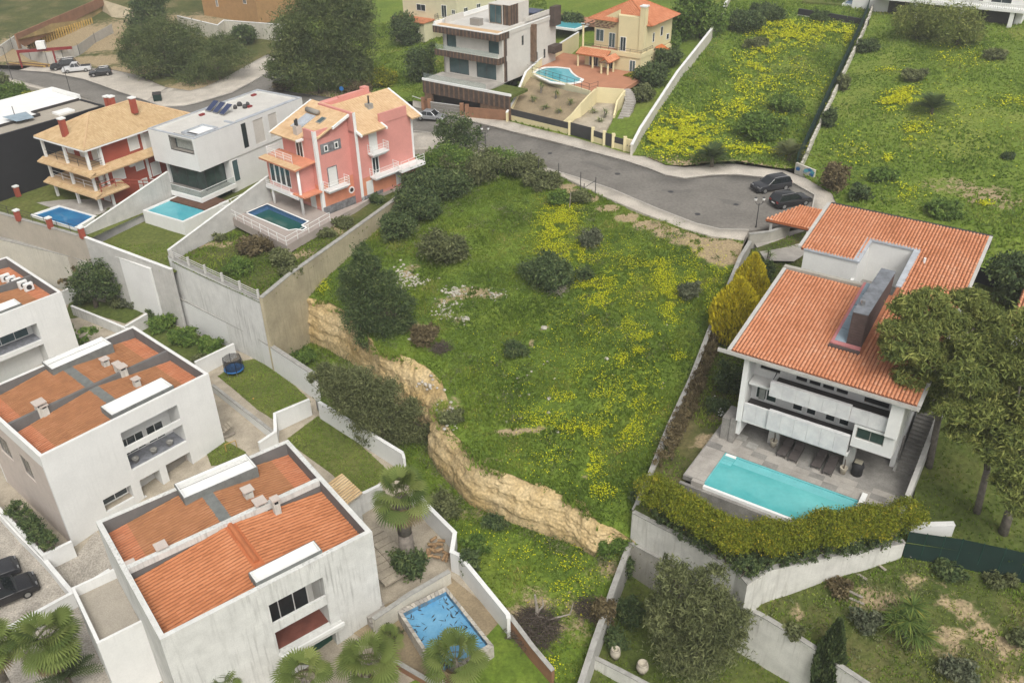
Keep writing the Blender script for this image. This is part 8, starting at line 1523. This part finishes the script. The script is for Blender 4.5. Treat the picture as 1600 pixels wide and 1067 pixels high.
def weeds(name, pts, rad, h, m, seed, per, size, label):
    r = np.random.default_rng(seed); n = len(pts); k = r.uniform(.5,1.4,n); C = np.repeat(pts, per, axis=0) + r.normal(size=(n*per,3))*np.repeat(k, per)[:,None]*np.array([rad,rad,h*.5]); C[:,2] += np.repeat(k*h*.45, per); C[:,2] = np.maximum(C[:,2], np.repeat(pts[:,2], per)+.03)
    t = np.clip(np.repeat(r.uniform(.15,.85,n), per) + r.normal(0,.12,n*per), 0, 1); V, T, tt = leafcloud(C, size, r, .4, .4, t); return tag(npmesh(name, V, T, m, None, tt), label, 'weeds', kind='stuff')
def clumpy(s, th, sd): return lambda x, y: vnoise(x, y, s, sd) > th
weeds('weeds', scatter(mead_poly, mead_z, 1.1, rg, clumpy(5, .0, 51)), .3, .4, 'green_leaf', 1, 26, .10, 'leafy weed clumps across the vacant plot')
weeds('weeds', scatter(mead_poly, mead_z, .5, rg, clumpy(4, .25, 52)), .35, .5, 'olive_leaf', 2, 26, .11, 'dull olive weed clumps on the vacant plot')
weeds('weeds', scatter(str_poly, str_z, 1.0, rg, clumpy(3, -.1, 53)), .3, .45, 'green_leaf', 3, 24, .10, 'leafy weed clumps below the cliff')
weeds('weeds', scatter(um_poly, um_z, .55, rg, clumpy(6, -.1, 54)), .5, .5, 'green_leaf', 4, 20, .17, 'tall weed clumps in the upper flower meadow')
weeds('weeds', scatter(em_poly, em_z, .25, rg, lambda x, y: near_em(x, y) & (vnoise(x, y, 7, 55) > .1)), .5, .4, 'green_leaf', 5, 18, .16, 'weed clumps on the east meadow')
weeds('weeds', scatter(lr_poly, lr_z, .8, rg, clumpy(3, .1, 56)), .3, .35, 'olive_leaf', 6, 22, .10, 'weed clumps in the lower right garden')
bb = np.concatenate([np.array(P(*CLB[i]))+(np.array(P(*CLB[i+1]))-np.array(P(*CLB[i])))*np.linspace(0,1,10)[:,None] for i in range(len(CLB)-1)]); bb = bb + rg.normal(0,.5,bb.shape)*np.array([1,1,0]) - np.array([0,.4,0]); bb[:,2] = str_z(bb[:,0], bb[:,1])
weeds('weeds', bb, .35, .5, 'olive_leaf', 7, 24, .10, 'scrubby weeds along the foot of the cliff')
# ================================================================ cars
def car(label, pos, rz, body='car_black', L=4.5, W=1.84, H=1.6, kind='suv', group=None, name='parked_car'):
    t = thing(name, label, 'car', tuple(pos), rz, group); hw = W/2
    if kind == 'suv': low = [(-.5,.34),(-.5,.75),(-.485,.98),(.18,1.0),(.42,.92),(.5,.74),(.5,.34)]; top = [(-.46,.98),(-.40,1.0),(.02,1.0),(.22,.64)]
    elif kind == 'sedan': low = [(-.5,.36),(-.5,.78),(-.47,.94),(-.3,.98),(.2,.96),(.44,.86),(.5,.7),(.5,.36)]; top = None
    elif kind == 'pickup': low = [(-.5,.36),(-.5,.98),(-.14,.98),(-.13,.98),(.22,.98),(.44,.92),(.5,.76),(.5,.36)]; top = None
    bl = .34*1.0; zb = .30; zl = H*.60
    def outline(pr, y, zscale): return [(x*L, y, z*zscale) for x, z in pr]
    n = len(low); b = MB(); ys = [-hw, -hw*.985, hw*.985, hw]; secs = []
    for y, sx, sz in ((-hw,.985,.97),(-hw*.9,1,1.0),(hw*.9,1,1.0),(hw,.985,.97)): secs.append([(x*L*sx, y, (zb if z < .4 else zb+(zl-zb)*((z-.36)/.64)*sz)) for x, z in low])
    vs = [p for s in secs for p in s]; fs = []
    for k in range(3):
        for i in range(n): fs.append((k*n+i, k*n+(i+1)%n, (k+1)*n+(i+1)%n, (k+1)*n+i))
    fs += [tuple(range(n-1,-1,-1)), tuple(range(3*n,4*n))]; b.add(vs, [f[::-1] for f in fs]); ob_ = b.build('body', body, t, True); md = ob_.modifiers.new('round', 'BEVEL'); md.width = .07; md.segments = 3; md.limit_method = 'ANGLE'; md.angle_limit = R(20); md.harden_normals = False
    if kind == 'suv': c = [(-.47,-.41),(-.02,.02),(.20,.24)]; xr0, xr1, xb0, xb1 = -.41, .04, -.485, .22
    elif kind == 'sedan': xr0, xr1, xb0, xb1 = -.22, .06, -.36, .22
    else: xr0, xr1, xb0, xb1 = -.06, .12, -.13, .24
    zt = H; iw = hw*.80; bw = hw*.95; g = MB(); g.add([(xb0*L,-bw,zl-.02),(xb1*L,-bw,zl-.02),(xb1*L,bw,zl-.02),(xb0*L,bw,zl-.02),(xr0*L,-iw,zt-.06),(xr1*L,-iw,zt-.06),(xr1*L,iw,zt-.06),(xr0*L,iw,zt-.06)], [(0,1,5,4),(1,2,6,5),(2,3,7,6),(3,0,4,7),(4,5,6,7)]); g.build('window_glass', 'car_glass', t)
    r_ = MB(); r_.add([(xr0*L-.03,-iw-.02,zt-.07),(xr1*L+.03,-iw-.02,zt-.07),(xr1*L+.03,iw+.02,zt-.07),(xr0*L-.03,iw+.02,zt-.07),(xr0*L+.1,-iw*.85,zt),(xr1*L-.08,-iw*.85,zt),(xr1*L-.08,iw*.85,zt),(xr0*L+.1,iw*.85,zt)], [(0,1,5,4),(1,2,6,5),(2,3,7,6),(3,0,4,7),(4,5,6,7)]); r_.build('roof', body, t, True)
    p = MB()
    for s in (-1,1):
        for (xa, xc) in ((xb1,xr1),(xb0,xr0),((xb0+xb1)/2-.02,(xr0+xr1)/2)): p.tube((xa*L,s*bw*1.0,zl-.02),(xc*L,s*(iw+.015),zt-.06),.035,n=4)
    tag(p.build('pillars', body, t), kind='stuff')
    for sx in (-.31,.31):
        for s in (-1,1):
            o = MB().tube((sx*L,s*(hw-.20),.33),(sx*L,s*(hw+.012),.33),.335,n=16).build('wheel', 'tyre', t); MB().tube((sx*L,s*(hw+.004),.33),(sx*L,s*(hw+.02),.33),.21,n=12).build('rim', 'steel', o)
    for s in (-1,1):
        part(t, 'headlight', 'steel', (.47*L,.492*L,s*hw*.66-.16,s*hw*.66+.16,zl*.76,zl*.85)); part(t, 'tail_light', 'light_red', (-.502*L,-.49*L,s*hw*.72-.16,s*hw*.72+.16,zl*.76,zl*.96)); part(t, 'mirror', body, (xb1*L-.35,xb1*L-.15,s*(hw+.02),s*(hw+.2),zl-.02,zl+.14))
    if kind == 'suv':
        for s in (-1,1): MB().tube((xr0*L+.1,s*iw*.86,zt+.03),(xr1*L-.1,s*iw*.86,zt+.03),.025,n=5).build('roof_rail', 'steel', t)
    if kind == 'pickup': part(t, 'bed', 'dark', (-.49*L,-.15*L,-hw*.86,hw*.86,zl-.01,zl+.012))
    part(t, 'bumper', 'dark', (.49*L,.51*L,-hw*.85,hw*.85,zb+.02,zb+.2)); part(t, 'number_plate', 'white_trim', (-.512*L,-.503*L,-.26,.26,zl*.62,zl*.72)); return t
car('dark grey SUV parked on the turning circle, farther of the two', P(1204,296,0), R(200), 'car_grey'); car('black SUV parked on the turning circle, nearer of the two', P(1234,320,0), R(20), 'car_black')
car('silver saloon parked by the gates of the wood-clad house', P(674,187,-1.55), R(-18), 'car_silver', 4.4, 1.75, 1.42, 'sedan'); car('white pickup truck parked by the building pit', P(121,112,-5.0), R(198), 'car_white', 5.2, 1.85, 1.75, 'pickup'); car('black hatchback parked right of the pickup', P(158,118,-4.9), R(200), 'car_black', 4.0, 1.75, 1.5); car('dark van half hidden behind the white pickup', P(101,108,-5.1), R(200), 'dark', 4.8, 1.9, 1.9)
car('black SUV with silver roof rails on the cobbled driveway', P(8,936,-12.9), R(36), 'car_black', 4.9, 1.95, 1.75); car('second black car at the left edge of the cobbled driveway', P(-18,908,-12.9), R(36), 'car_grey', 4.7, 1.9, 1.6)
# ================================================================ street lamps and posts
def lamp(pos, H, label, arms=2, rz=0):
    t = thing('street_lamp', label, 'street lamp', tuple(pos), rz, None); MB().path([(0,0,0),(0,0,.5),(0,0,H*.8)],[.09,.055,.045],8).build('pole', 'metal_dark', t)
    if arms:
        for s in (-1,1):
            MB().path([(0,0,H*.74),(s*.30,0,H*.78),(s*.42,0,H*.86)],.03,6).build('arm', 'metal_dark', t); o = MB().lathe([(.05,0),(.15,.12),(.17,.25),(.10,.38)],10,(s*.42,0,H*.86)).build('globe', 'lamp_glass', t, True); MB().lathe([(.16,.36),(.06,.46),(.01,.5)],8,(s*.42,0,H*.86)).build('cap', 'metal_dark', o)
    else: MB().path([(0,0,H*.8),(0,0,H),(.5,0,H+.1)],.04,6).build('arm', 'metal_dark', t); part(t, 'lamp_head', 'shutter_grey', (.4,.9,-.12,.12,H+.04,H+.16))
    return t
lamp(P(759,243,-.9), 3.9, 'two-globe street lamp beside the round dark tree'); lamp(P(1181,355,.1), 3.4, 'two-globe street lamp at the villa end of the turning circle'); lamp(P(111,147,-4.8), 6.0, 'tall thin lamp post behind the black house', 0, R(200)); lamp(P(20,126,-5.2), 6.0, 'thin lamp post on the road at the far left', 0, R(200))
sgn = thing('road_sign', 'round blue road sign on a short post behind the pink house', 'sign', tuple(P(536,160,-2.8))); MB().tube((0,0,0),(0,0,2.3),.04).build('post','steel',sgn); MB().tube((0,-.05,2.2),(0,-.02,2.2),.35,n=16).build('plate','blue_vinyl',sgn)
for k, (x, y, h) in enumerate(((842,272,2.0),(873,280,2.0),(907,296,2.1),(930,305,2.2),(912,302,1.2),(747,244,2.0),(780,248,1.8),(890,322,1.6))):
    o = thing('fence_post', ['dark iron post at the left of the verge','second dark iron post along the verge','third dark iron post along the verge','tallest iron post with a leaning brace','short iron post beside the braced one','thin post left of the street lamp','thin post right of the street lamp','pale leaning post below the verge'][k], 'post', tuple(P(x,y,-.1 if x > 800 else -.9)), 0, 'iron posts along the verge'); MB().tube((0,0,-.3),(.02*k-.05,0,h),.05,n=6).build('shaft', 'metal_dark' if k < 7 else 'dry_wood', o)
    if k == 3: MB().tube((0,0,h*.8),(-1.3,-.2,1.0),.035,n=5).build('brace','metal_dark',o)
for k, (x, y, rr_) in enumerate(((1048,300,.34),(965,272,.34),(1090,335,.32),(860,240,.34),(1150,320,.3),(720,196,.34))):
    o = thing('manhole_cover', ['iron manhole cover where the turning circle begins','iron manhole cover in front of the yellow gates','iron manhole cover near the villa side kerb','iron manhole cover before the planted slope','iron manhole cover in the turning circle','iron manhole cover behind the silver saloon'][k], 'manhole cover', tuple(P(x,y,0 if x > 900 else (-.3 if x > 800 else -1.25)) + Vector((0,0,.01)))); MB().lathe([(rr_,0),(rr_,.02),(rr_*.8,.022)],14).build('lid','metal_dark',o)
for k, L in enumerate((((1035,296),(1068,298),(1064,303),(1030,301)),((1070,296),(1082,297),(1078,302),(1066,301)),((900,246),(955,262),(950,266),(895,250)),((1120,310),(1160,316),(1156,322),(1112,316)))):
    p = [P(x, y, .0 if x > 900 else -.15) for x, y in L]; o = MB().add([(q.x,q.y,q.z+.02) for q in p], [(0,1,2,3)]).build('road_repair', 'asphalt_dark', None); tag(o, kind='structure')
# ================================================================ small things
bn = thing('waste_container', 'dark green waste container on the pavement by the road bend', 'container', tuple(P(247,158,-4.45)), R(15)); b = MB(); b.prism([(-.65,-.5),(.65,-.5),(.65,.5),(-.65,.5)], .15, 1.15); b.build('bin', 'mesh_green', bn); b = MB(); b.prism([(-.7,-.55),(.7,-.55),(.7,.55),(-.7,.55)], 1.15, [1.25,1.25,1.42,1.42]); b.build('lid', 'char', bn)
for x in (-.5,.5):
    for y in (-.4,.4): MB().tube((x-.04,y,.08),(x+.04,y,.08),.09,n=8).build('wheel','tyre',bn)
# trampoline
tg = on(lawnA[1], 367, 582, -10); tm = thing('trampoline', 'small blue trampoline with black safety net on the lawn', 'trampoline', tuple(tg))
MB().lathe([(.78,.48),(1.0,.48),(1.02,.52),(1.0,.56),(.78,.56)],20).build('pad','blue_vinyl',tm); MB().lathe([(.0,.5),(.8,.5),(.8,.52),(0,.52)],20).build('mat','dark',tm)
for k in range(6):
    a = k*math.pi/3; c, s = math.cos(a), math.sin(a); MB().tube((c*.9,s*.9,0),(c*.9,s*.9,.5),.03).build('leg','steel',tm); MB().path([(c*1.0,s*1.0,.5),(c*.98,s*.98,1.6),(c*.88,s*.88,1.85)],.03).build('net_pole','netting',tm)
b = MB()
for k in range(12):
    a0, a1 = k*math.pi/6, (k+1)*math.pi/6
    for j in range(14): z0, z1 = .58+j*.09, .61+j*.09; b.quad((math.cos(a0)*.88,math.sin(a0)*.88,z0),(math.cos(a1)*.88,math.sin(a1)*.88,z0),(math.cos(a1)*.88,math.sin(a1)*.88,z1),(math.cos(a0)*.88,math.sin(a0)*.88,z1))
    for j in range(8): a = a0+(a1-a0)*j/8; b.quad((math.cos(a)*.88,math.sin(a)*.88,.58),(math.cos(a+.03)*.88,math.sin(a+.03)*.88,.58),(math.cos(a+.03)*.88,math.sin(a+.03)*.88,1.8),(math.cos(a)*.88,math.sin(a)*.88,1.8))
b.build('safety_net','netting',tm)
# blue littered pool with stone rim, its deck, steps and retaining edge
bp_ = thing('garden_pool', 'pale blue pool with leaf litter and rough stone rim by the palms', 'pool', tuple(P(690,965,-10.45)))
def garden_pool():
    c = Vector(P(690,965,-10.45)); q = [Vector(P(x,y,-10.45))-c for x, y in ((621,955),(697,917),(772,1010),(690,1062))]; m = sum(q, Vector())/4; inn = [m+(p-m)*.88 for p in q]; mid = [m+(p-m)*.86 for p in q]; r = random.Random(4)
    for i in range(4):
        a, d, e, f = q[i], q[(i+1)%4], inn[(i+1)%4], inn[i]; n = 12
        for j in range(n):
            s0, s1 = j/n+.004, (j+1)/n-.004; b = MB(); b.prism([tuple(a.lerp(d,s0)[:2]), tuple(a.lerp(d,s1)[:2]), tuple(f.lerp(e,s1)[:2]), tuple(f.lerp(e,s0)[:2])], -1.2, .05+r.random()*.05); b.build('rim_stone', 'rock' if r.random() > .3 else 'paving_light', bp_)
        b = MB(); b.quad(tuple(f[:2])+(-.9,), tuple(e[:2])+(-.9,), tuple(e[:2])+(.02,), tuple(f[:2])+(.02,)); b.build('pool_wall','pool_paint',bp_)
    MB().add([tuple(p[:2])+(-.36,) for p in inn], [(0,1,2,3)]).build('water','water_dirty',bp_)
    b = MB()
    for k in range(110):
        u, v = r.random(), r.random(); edge = r.random() < .65
        if edge: u = r.choice((r.uniform(.02,.2), r.uniform(.72,.97)))
        p = mid[0].lerp(mid[1],u).lerp(mid[3].lerp(mid[2],u),v); a = r.uniform(0,6.28); s = r.uniform(.05,.30); w_ = s*r.uniform(.08,.3); ca, sa = math.cos(a), math.sin(a); b.quad((p.x-ca*s,p.y-sa*s,-.35),(p.x+sa*w_,p.y-ca*w_,-.35),(p.x+ca*s,p.y+sa*s,-.35),(p.x-sa*w_,p.y+ca*w_,-.35))
    tag(b.build('leaf_litter','leaf_litter',bp_), kind='stuff')
garden_pool()
sheet('pool_deck_paving', [(545,985),(600,946),(700,898),(792,972),(800,1010),(740,1050),(690,1085),(610,1030)], 'soil', z0=-11, up=.04)
wall('garden_wall', 'pale low wall with steps between patio and blue pool', [(585,968,-9.7),(640,930,-9.7),(704,893,-9.7)], -12, .3, 'plaster_cream', 1, 'coping')
stp = thing('garden_steps', 'short pale steps from the patio down beside the weathered house', 'steps', tuple(P(590,958,-10.9)), R(35))
for k in range(5): part(stp, 'step', 'paving_light', (-.9,.6,-1.0+.32*k,-.65+.32*k,-.4,.05+.18*k))
pt_ = PATCH
for k in range(9):
    for j in range(4):
        pass
# patio planks beside the palm
pd = thing('patio_paving', 'pale wide-jointed paving boards beside the tall palm', 'paving', tuple(P(620,880,-10.3)), R(-52))
for k in range(9):
    for j in range(2): part(pd, 'paving_board', 'paving_beige', (-5.0+k*.72,-4.35+k*.72,-1.9+j*1.5,-.45+j*1.5,-.08,.05+.01*((k+j)%3)))
lg = thing('log_pile', 'heap of cut orange logs behind the tall palm', 'log pile', tuple(P(684,862,-10.3)))
rr = random.Random(8)
for k in range(16): a = rr.uniform(0,6.28); x, y, z = rr.uniform(-.8,.8), rr.uniform(-1.1,1.1), .12+.18*(k%3); MB().tube((x-math.cos(a)*.3,y-math.sin(a)*.3,z),(x+math.cos(a)*.3,y+math.sin(a)*.3,z+.05),.12,n=8).build('log','log',lg)
# shed roof, wooden gangway and garden things between the two white houses
sh_ = thing('lean_to', 'small weathered tile lean-to roof behind the near house', 'shed', tuple(P(535,775,-8.4)), R(-50)); b = MB(); b.slab([(-1.6,-1,.3),(1.6,-1,.3),(1.6,1,.8),(-1.6,1,.8)],.1); b.build('roof','paving_beige',sh_); tiles(sh_,(-1.6,-1.03,.32),(3.2,0,0),(0,2,.5),11,6,'sand_tile',arch=.08,lip=.05); part(sh_,'wall','white_dirty',(-1.4,1.4,-.8,.8,-2.2,.3))
gw = thing('gangway', 'slatted wooden gangway leaning by the small lawn', 'gangway', tuple(P(344,682,-10.2)), R(40))
for k in range(9): part(gw,'slat','paving_beige',(-1.4+.3*k,-1.14+.3*k,-.45,.45,.1+.09*k,.16+.09*k))
part(gw,'beam','dry_wood',(-1.4,1.3,-.4,-.32,-.1,.12))
rp2 = thing('round_basket', 'round grey basket beside the gangway', 'basket', tuple(P(321,694,-10.2))); MB().lathe([(.38,0),(.5,.3),(.42,.55),(.1,.62)],12).build('body','gutter_grey',rp2,True)
sw_ = thing('goal_frame', 'small yellow frame standing on the small lawn', 'frame', tuple(on(lawnC[1],362,702,-10)), R(35)); MB().path([(-.5,0,0),(-.5,0,.8),(.5,0,.8),(.5,0,0)],.04).build('bar','timber_yellow',sw_)
bl = thing('ball', 'small yellow ball on the trampoline lawn', 'ball', tuple(on(lawnA[1],396,624,-10)+Vector((0,0,.1)))); MB().lathe([(.02,-.1),(.08,-.06),(.1,0),(.08,.06),(.02,.1)],8).build('shell','timber_yellow',bl,True)
# deck chair and clutter on villas' side, clay pots in the tree garden
for k, (x, y, s) in enumerate(((961,1028,1.0),(1003,1050,1.15))): o = thing('clay_pot', ['tall narrow pale clay pot in the tree garden','wide pale clay pot right of the narrow one'][k], 'pot', tuple(P(x,y,-12.2)), 0, 'clay pots'); MB().lathe([(.22*s,0),(.38*s,.5),(.36*s,.8),(.28*s,.95),(.32*s,1.0),(.26*s,1.0),(.24*s,.8)],12).build('vessel','pot_white',o,True)
# stones, rubble and dead wood on the meadow
def rock_mesh(seed, s):
    r = random.Random(seed); bm = bmesh.new(); bmesh.ops.create_icosphere(bm, subdivisions=1, radius=s)
    for v in bm.verts: v.co = Vector((v.co.x*r.uniform(.7,1.3), v.co.y*r.uniform(.7,1.2), v.co.z*r.uniform(.4,.8)))
    me = bpy.data.meshes.new('boulder'); bm.to_mesh(me); bm.free(); me.materials.append(M('rock')); return me
RM = [rock_mesh(k, .5) for k in range(5)]
rr = random.Random(12); spots = [(728,498,.55,'largest pale boulder on the meadow slope'),(850,512,.6,'flat pale boulder in the middle of the meadow'),(948,560,.4,'pale stone among the yellow flowers'),(640,530,.3,'white stone at the scrub by the pine'),(858,622,.35,'pale stone low on the meadow')]
for k, (x, y, s, lab) in enumerate(spots): o = tag(link('boulder', RM[k%5]), lab, 'boulder', 'boulders on the meadow', 'thing'); g = on(mead_z, x, y); o.location = g; o.scale = (s*1.6,s*1.3,s); o.rotation_euler = (0,0,k)
C_ = []
for (x, y, rx, ry, n) in ((630,430,14,20,70),(655,440,20,10,50),(710,455,26,8,50),(700,480,20,16,40),(770,460,22,8,30),(690,492,14,8,24),(720,500,16,10,16),(670,600,20,12,16),(700,650,20,24,24),(830,620,60,60,14),(1000,560,60,100,10)):
    for k in range(n): g = on(mead_z, x+rr.gauss(0,.55)*rx, y+rr.gauss(0,.55)*ry); s = rr.uniform(.06,.22); C_.append((g, s))
Vr = []; Tr = []
for g, s in C_:
    b0 = len(Vr); me = RM[rr.randrange(5)]; a = rr.uniform(0,6.28); ca, sa = math.cos(a), math.sin(a)
    for v in me.vertices: x, y = v.co.x*ca-v.co.y*sa, v.co.x*sa+v.co.y*ca; Vr.append((g.x+x*s*2, g.y+y*s*2, g.z+.02+v.co.z*s*2))
    for p in me.polygons: Tr.append(tuple(b0+i for i in p.vertices))
tag(npmesh('rubble', np.array(Vr), np.array(Tr), 'rock'), 'pale limestone rubble strewn over the meadow slope', 'rubble', kind='stuff')
def twigs(g, rad, h, n, label, m, seed, name='brush_pile', cat='brush pile', lo=.5, hi=1.6, thick=.02):
    t = thing(name, label, cat, tuple(g)); r = random.Random(seed); b = MB()
    for k in range(n):
        a = r.uniform(0,6.28); d = rad*math.sqrt(r.random())*.8; x, y = math.cos(a)*d, math.sin(a)*d; z = h*(1-(d/rad)**2)*r.uniform(.1,1); L = r.uniform(lo,hi)*.5; az = r.uniform(0,6.28); el = r.uniform(-.2,.5); v = Vector((math.cos(az)*math.cos(el),math.sin(az)*math.cos(el),math.sin(el)))*L; c = Vector((x,y,z)); b.tube(c-v, c+v, thick*r.uniform(.6,1.5), thick*.4, 3, caps=False)
    tag(b.build('twigs', m, t), kind='stuff'); return t
twigs(on(str_z,835,985,-11), 2.2, 1.2, 700, 'big grey-brown heap of cut brushwood beside the brick wall', 'brush', 1); twigs(on(mead_z,872,452), 1.4, .7, 200, 'pale heap of dry branches beside the broad dark bush', 'dry_wood', 2); twigs(on(str_z,925,950,-10.5), 1.6, .5, 260, 'brown dry brush against the long low wall', 'brush', 3); twigs(on(mead_z,690,545), 1.2, .5, 220, 'dark tangle of dead twigs at the cliff edge', 'brush', 5)
dw = thing('dead_trunk', 'bleached dead tree trunk standing in the brush heap', 'dead tree', tuple(on(str_z,838,970,-10.8))); MB().path([(0,0,-.2),(.05,.1,1.2),(-.1,.1,2.6)],[.16,.12,.07],7).build('trunk','dry_wood',dw); MB().path([(.03,.05,.8),(.5,.1,1.5),(.45,.2,2.0)],[.09,.06,.03],6).build('branch','dry_wood',dw); MB().path([(.0,.05,.5),(.9,-.3,.5),(2.4,-.2,.9),(2.6,-.1,1.9)],[.08,.07,.05,.03],6).build('branch','dry_wood',dw)
# pale wall shards and a white slab by the bottom right garden
for k, (x, y, L, a) in enumerate(((1330,925,1.6,-40),(1336,938,1.2,-36),(1372,882,1.3,-60),(1345,900,.9,-50),(1414,864,1.0,-50))): o = thing('old_board', ['long pale board lying on the bare slope','shorter pale board beside the long one','pale board below the white wall','small pale board in the grass','broken board at the mesh fence corner'][k], 'board', tuple(on(lr_z,x,y,-9)), R(a), 'boards on the slope'); part(o,'plank','dry_wood',(-L/2,L/2,-.1,.1,.02,.07))
# green mesh along the lower lawn edge
mf = thing('fence', 'green mesh fence along the lower edge of the pine lawn', 'fence', tuple(P(1500,870,-4.6))); c = Vector(P(1500,870,-4.6)); L = [Vector(P(*q))-c for q in ((1417,846,-4.4),(1500,858,-4.4),(1600,880,-4.4),(1760,920,-4.4))]
wallmesh([(p.x,p.y,p.z+.9) for p in L], [p.z-2.2 for p in L], .03, 'mesh_green', 'mesh', mf, 1)
for i in range(3):
    for j in range(3): p = L[i].lerp(L[i+1], j/3); MB().tube((p.x,p.y,p.z-1),(p.x,p.y,p.z+1.0),.035,n=5).build('post','metal_green',mf)
mf = thing('fence', 'dark mesh fence behind the villa along the meadow', 'fence', tuple(P(1560,445,.6))); c = Vector(P(1560,445,.6)); L = [Vector(P(*q))-c for q in ((1522,436,.5),(1580,452,.5),(1680,478,.5))]; wallmesh([(p.x,p.y,p.z+1.3) for p in L], [p.z-.5 for p in L], .03, 'netting', 'mesh', mf, 1)
for p in L: MB().tube((p.x,p.y,p.z-.5),(p.x,p.y,p.z+1.5),.04,n=5).build('post','metal_dark',mf)
# terracotta roof corner and white wall hidden in the pines at the right edge
ob = thing('outbuilding', 'tiled outbuilding glimpsed through the pines at the right edge', 'house', tuple(P(1640,560,-1)), R(-34)); part(ob,'wall','white',(-3,6,-1,8,-1.5,2.6)); b = MB(); b.slab([(-3.5,-1.5,2.6),(6.5,-1.5,2.6),(6.5,8.5,3.8),(-3.5,8.5,3.8)],.2); b.build('roof','tile_gap_shade',ob); tiles(ob,(-3.5,-1.55,2.64),(10,0,0),(0,10,1.2),34,26,'villa_tile',arch=.12,lip=.05)

wall('planter_wall', 'white wall of the hedge trough beside the cobbled driveway', [(-12,780,-11.0),(30,824,-11.0),(70,866,-11.0)], -13.6, .2, 'white', -1, 'coping_white', cat='planter wall')
wall('planter_wall', 'white end wall of the hedge trough below the middle white house', [(70,866,-11.0),(112,846,-10.8)], -13.6, .2, 'white', 1, 'coping_white', cat='planter wall')
# ---------------------------------------------------------------- base sheet under and around everything, out to the horizon
def base_sheet():
    A = np.concatenate(ALLPTS); g = 6.0; x0, x1, y0, y1 = -170, 170, -20, 330
    gx, gy = np.meshgrid(np.arange(x0, x1+.1, g), np.arange(y0, y1+.1, g)); Z = np.zeros(gx.shape)
    for j in range(gx.shape[0]):
        for i in range(gx.shape[1]):
            d = (A[:,0]-gx[j,i])**2 + (A[:,1]-gy[j,i])**2; near = d < 121
            if near.any(): Z[j,i] = A[near,2].min() - 1.3
            else:
                k = np.argsort(d)[:6]; wg = 1/np.sqrt(d[k]); Z[j,i] = (A[k,2]*wg).sum()/wg.sum() - 0.9
    V = np.column_stack([gx.ravel(), gy.ravel(), Z.ravel()]); n = gx.shape[1]; m = gx.shape[0]; T = []
    for j in range(m-1):
        for i in range(n-1): a = j*n+i; T.append((a, a+1, a+n+1, a+n))
    # outer ring to the horizon
    ring = [(i, 0) for i in range(n)] + [(n-1, j) for j in range(1, m)] + [(i, m-1) for i in range(n-2, -1, -1)] + [(0, j) for j in range(m-2, 0, -1)]
    b = len(V); c = np.array([0, 150.0]); ex = []
    for (i, j) in ring:
        p = V[j*n+i]; d = p[:2]-c; q = c + d*12; ex.append((q[0], q[1], min(6.0, p[2]+4)))
    V = np.concatenate([V, np.array(ex)]); k = len(ring)
    for a in range(k):
        i, j = ring[a]; i2, j2 = ring[(a+1)%k]; T.append((j2*n+i2, j*n+i, b+a, b+(a+1)%k))
    o = npmesh('ground', V, np.array(T), 'scrub', None, np.zeros(len(V)), smooth=True); tag(o, kind='structure')
base_sheet()
# ---------------------------------------------------------------- thin haze volume added to soften the contrast
def haze():
    m = bpy.data.materials.new('haze_air'); m.use_nodes = True; nt = m.node_tree; nt.nodes.remove(nt.nodes['Principled BSDF']); v = node(nt, 'ShaderNodeVolumePrincipled'); v.inputs['Color'].default_value = (.93,.94,.95,1); v.inputs['Density'].default_value = 0.0006; v.inputs['Anisotropy'].default_value = .2
    nt.links.new(v.outputs[0], nt.nodes['Material Output'].inputs['Volume']); _M['haze_air'] = m
    o = MB().box(-2300,2300,-2300,4200,-24,42).build('haze', 'haze_air'); tag(o, 'thin pale haze added over the hillside to soften contrast', 'haze', kind='stuff')
haze()
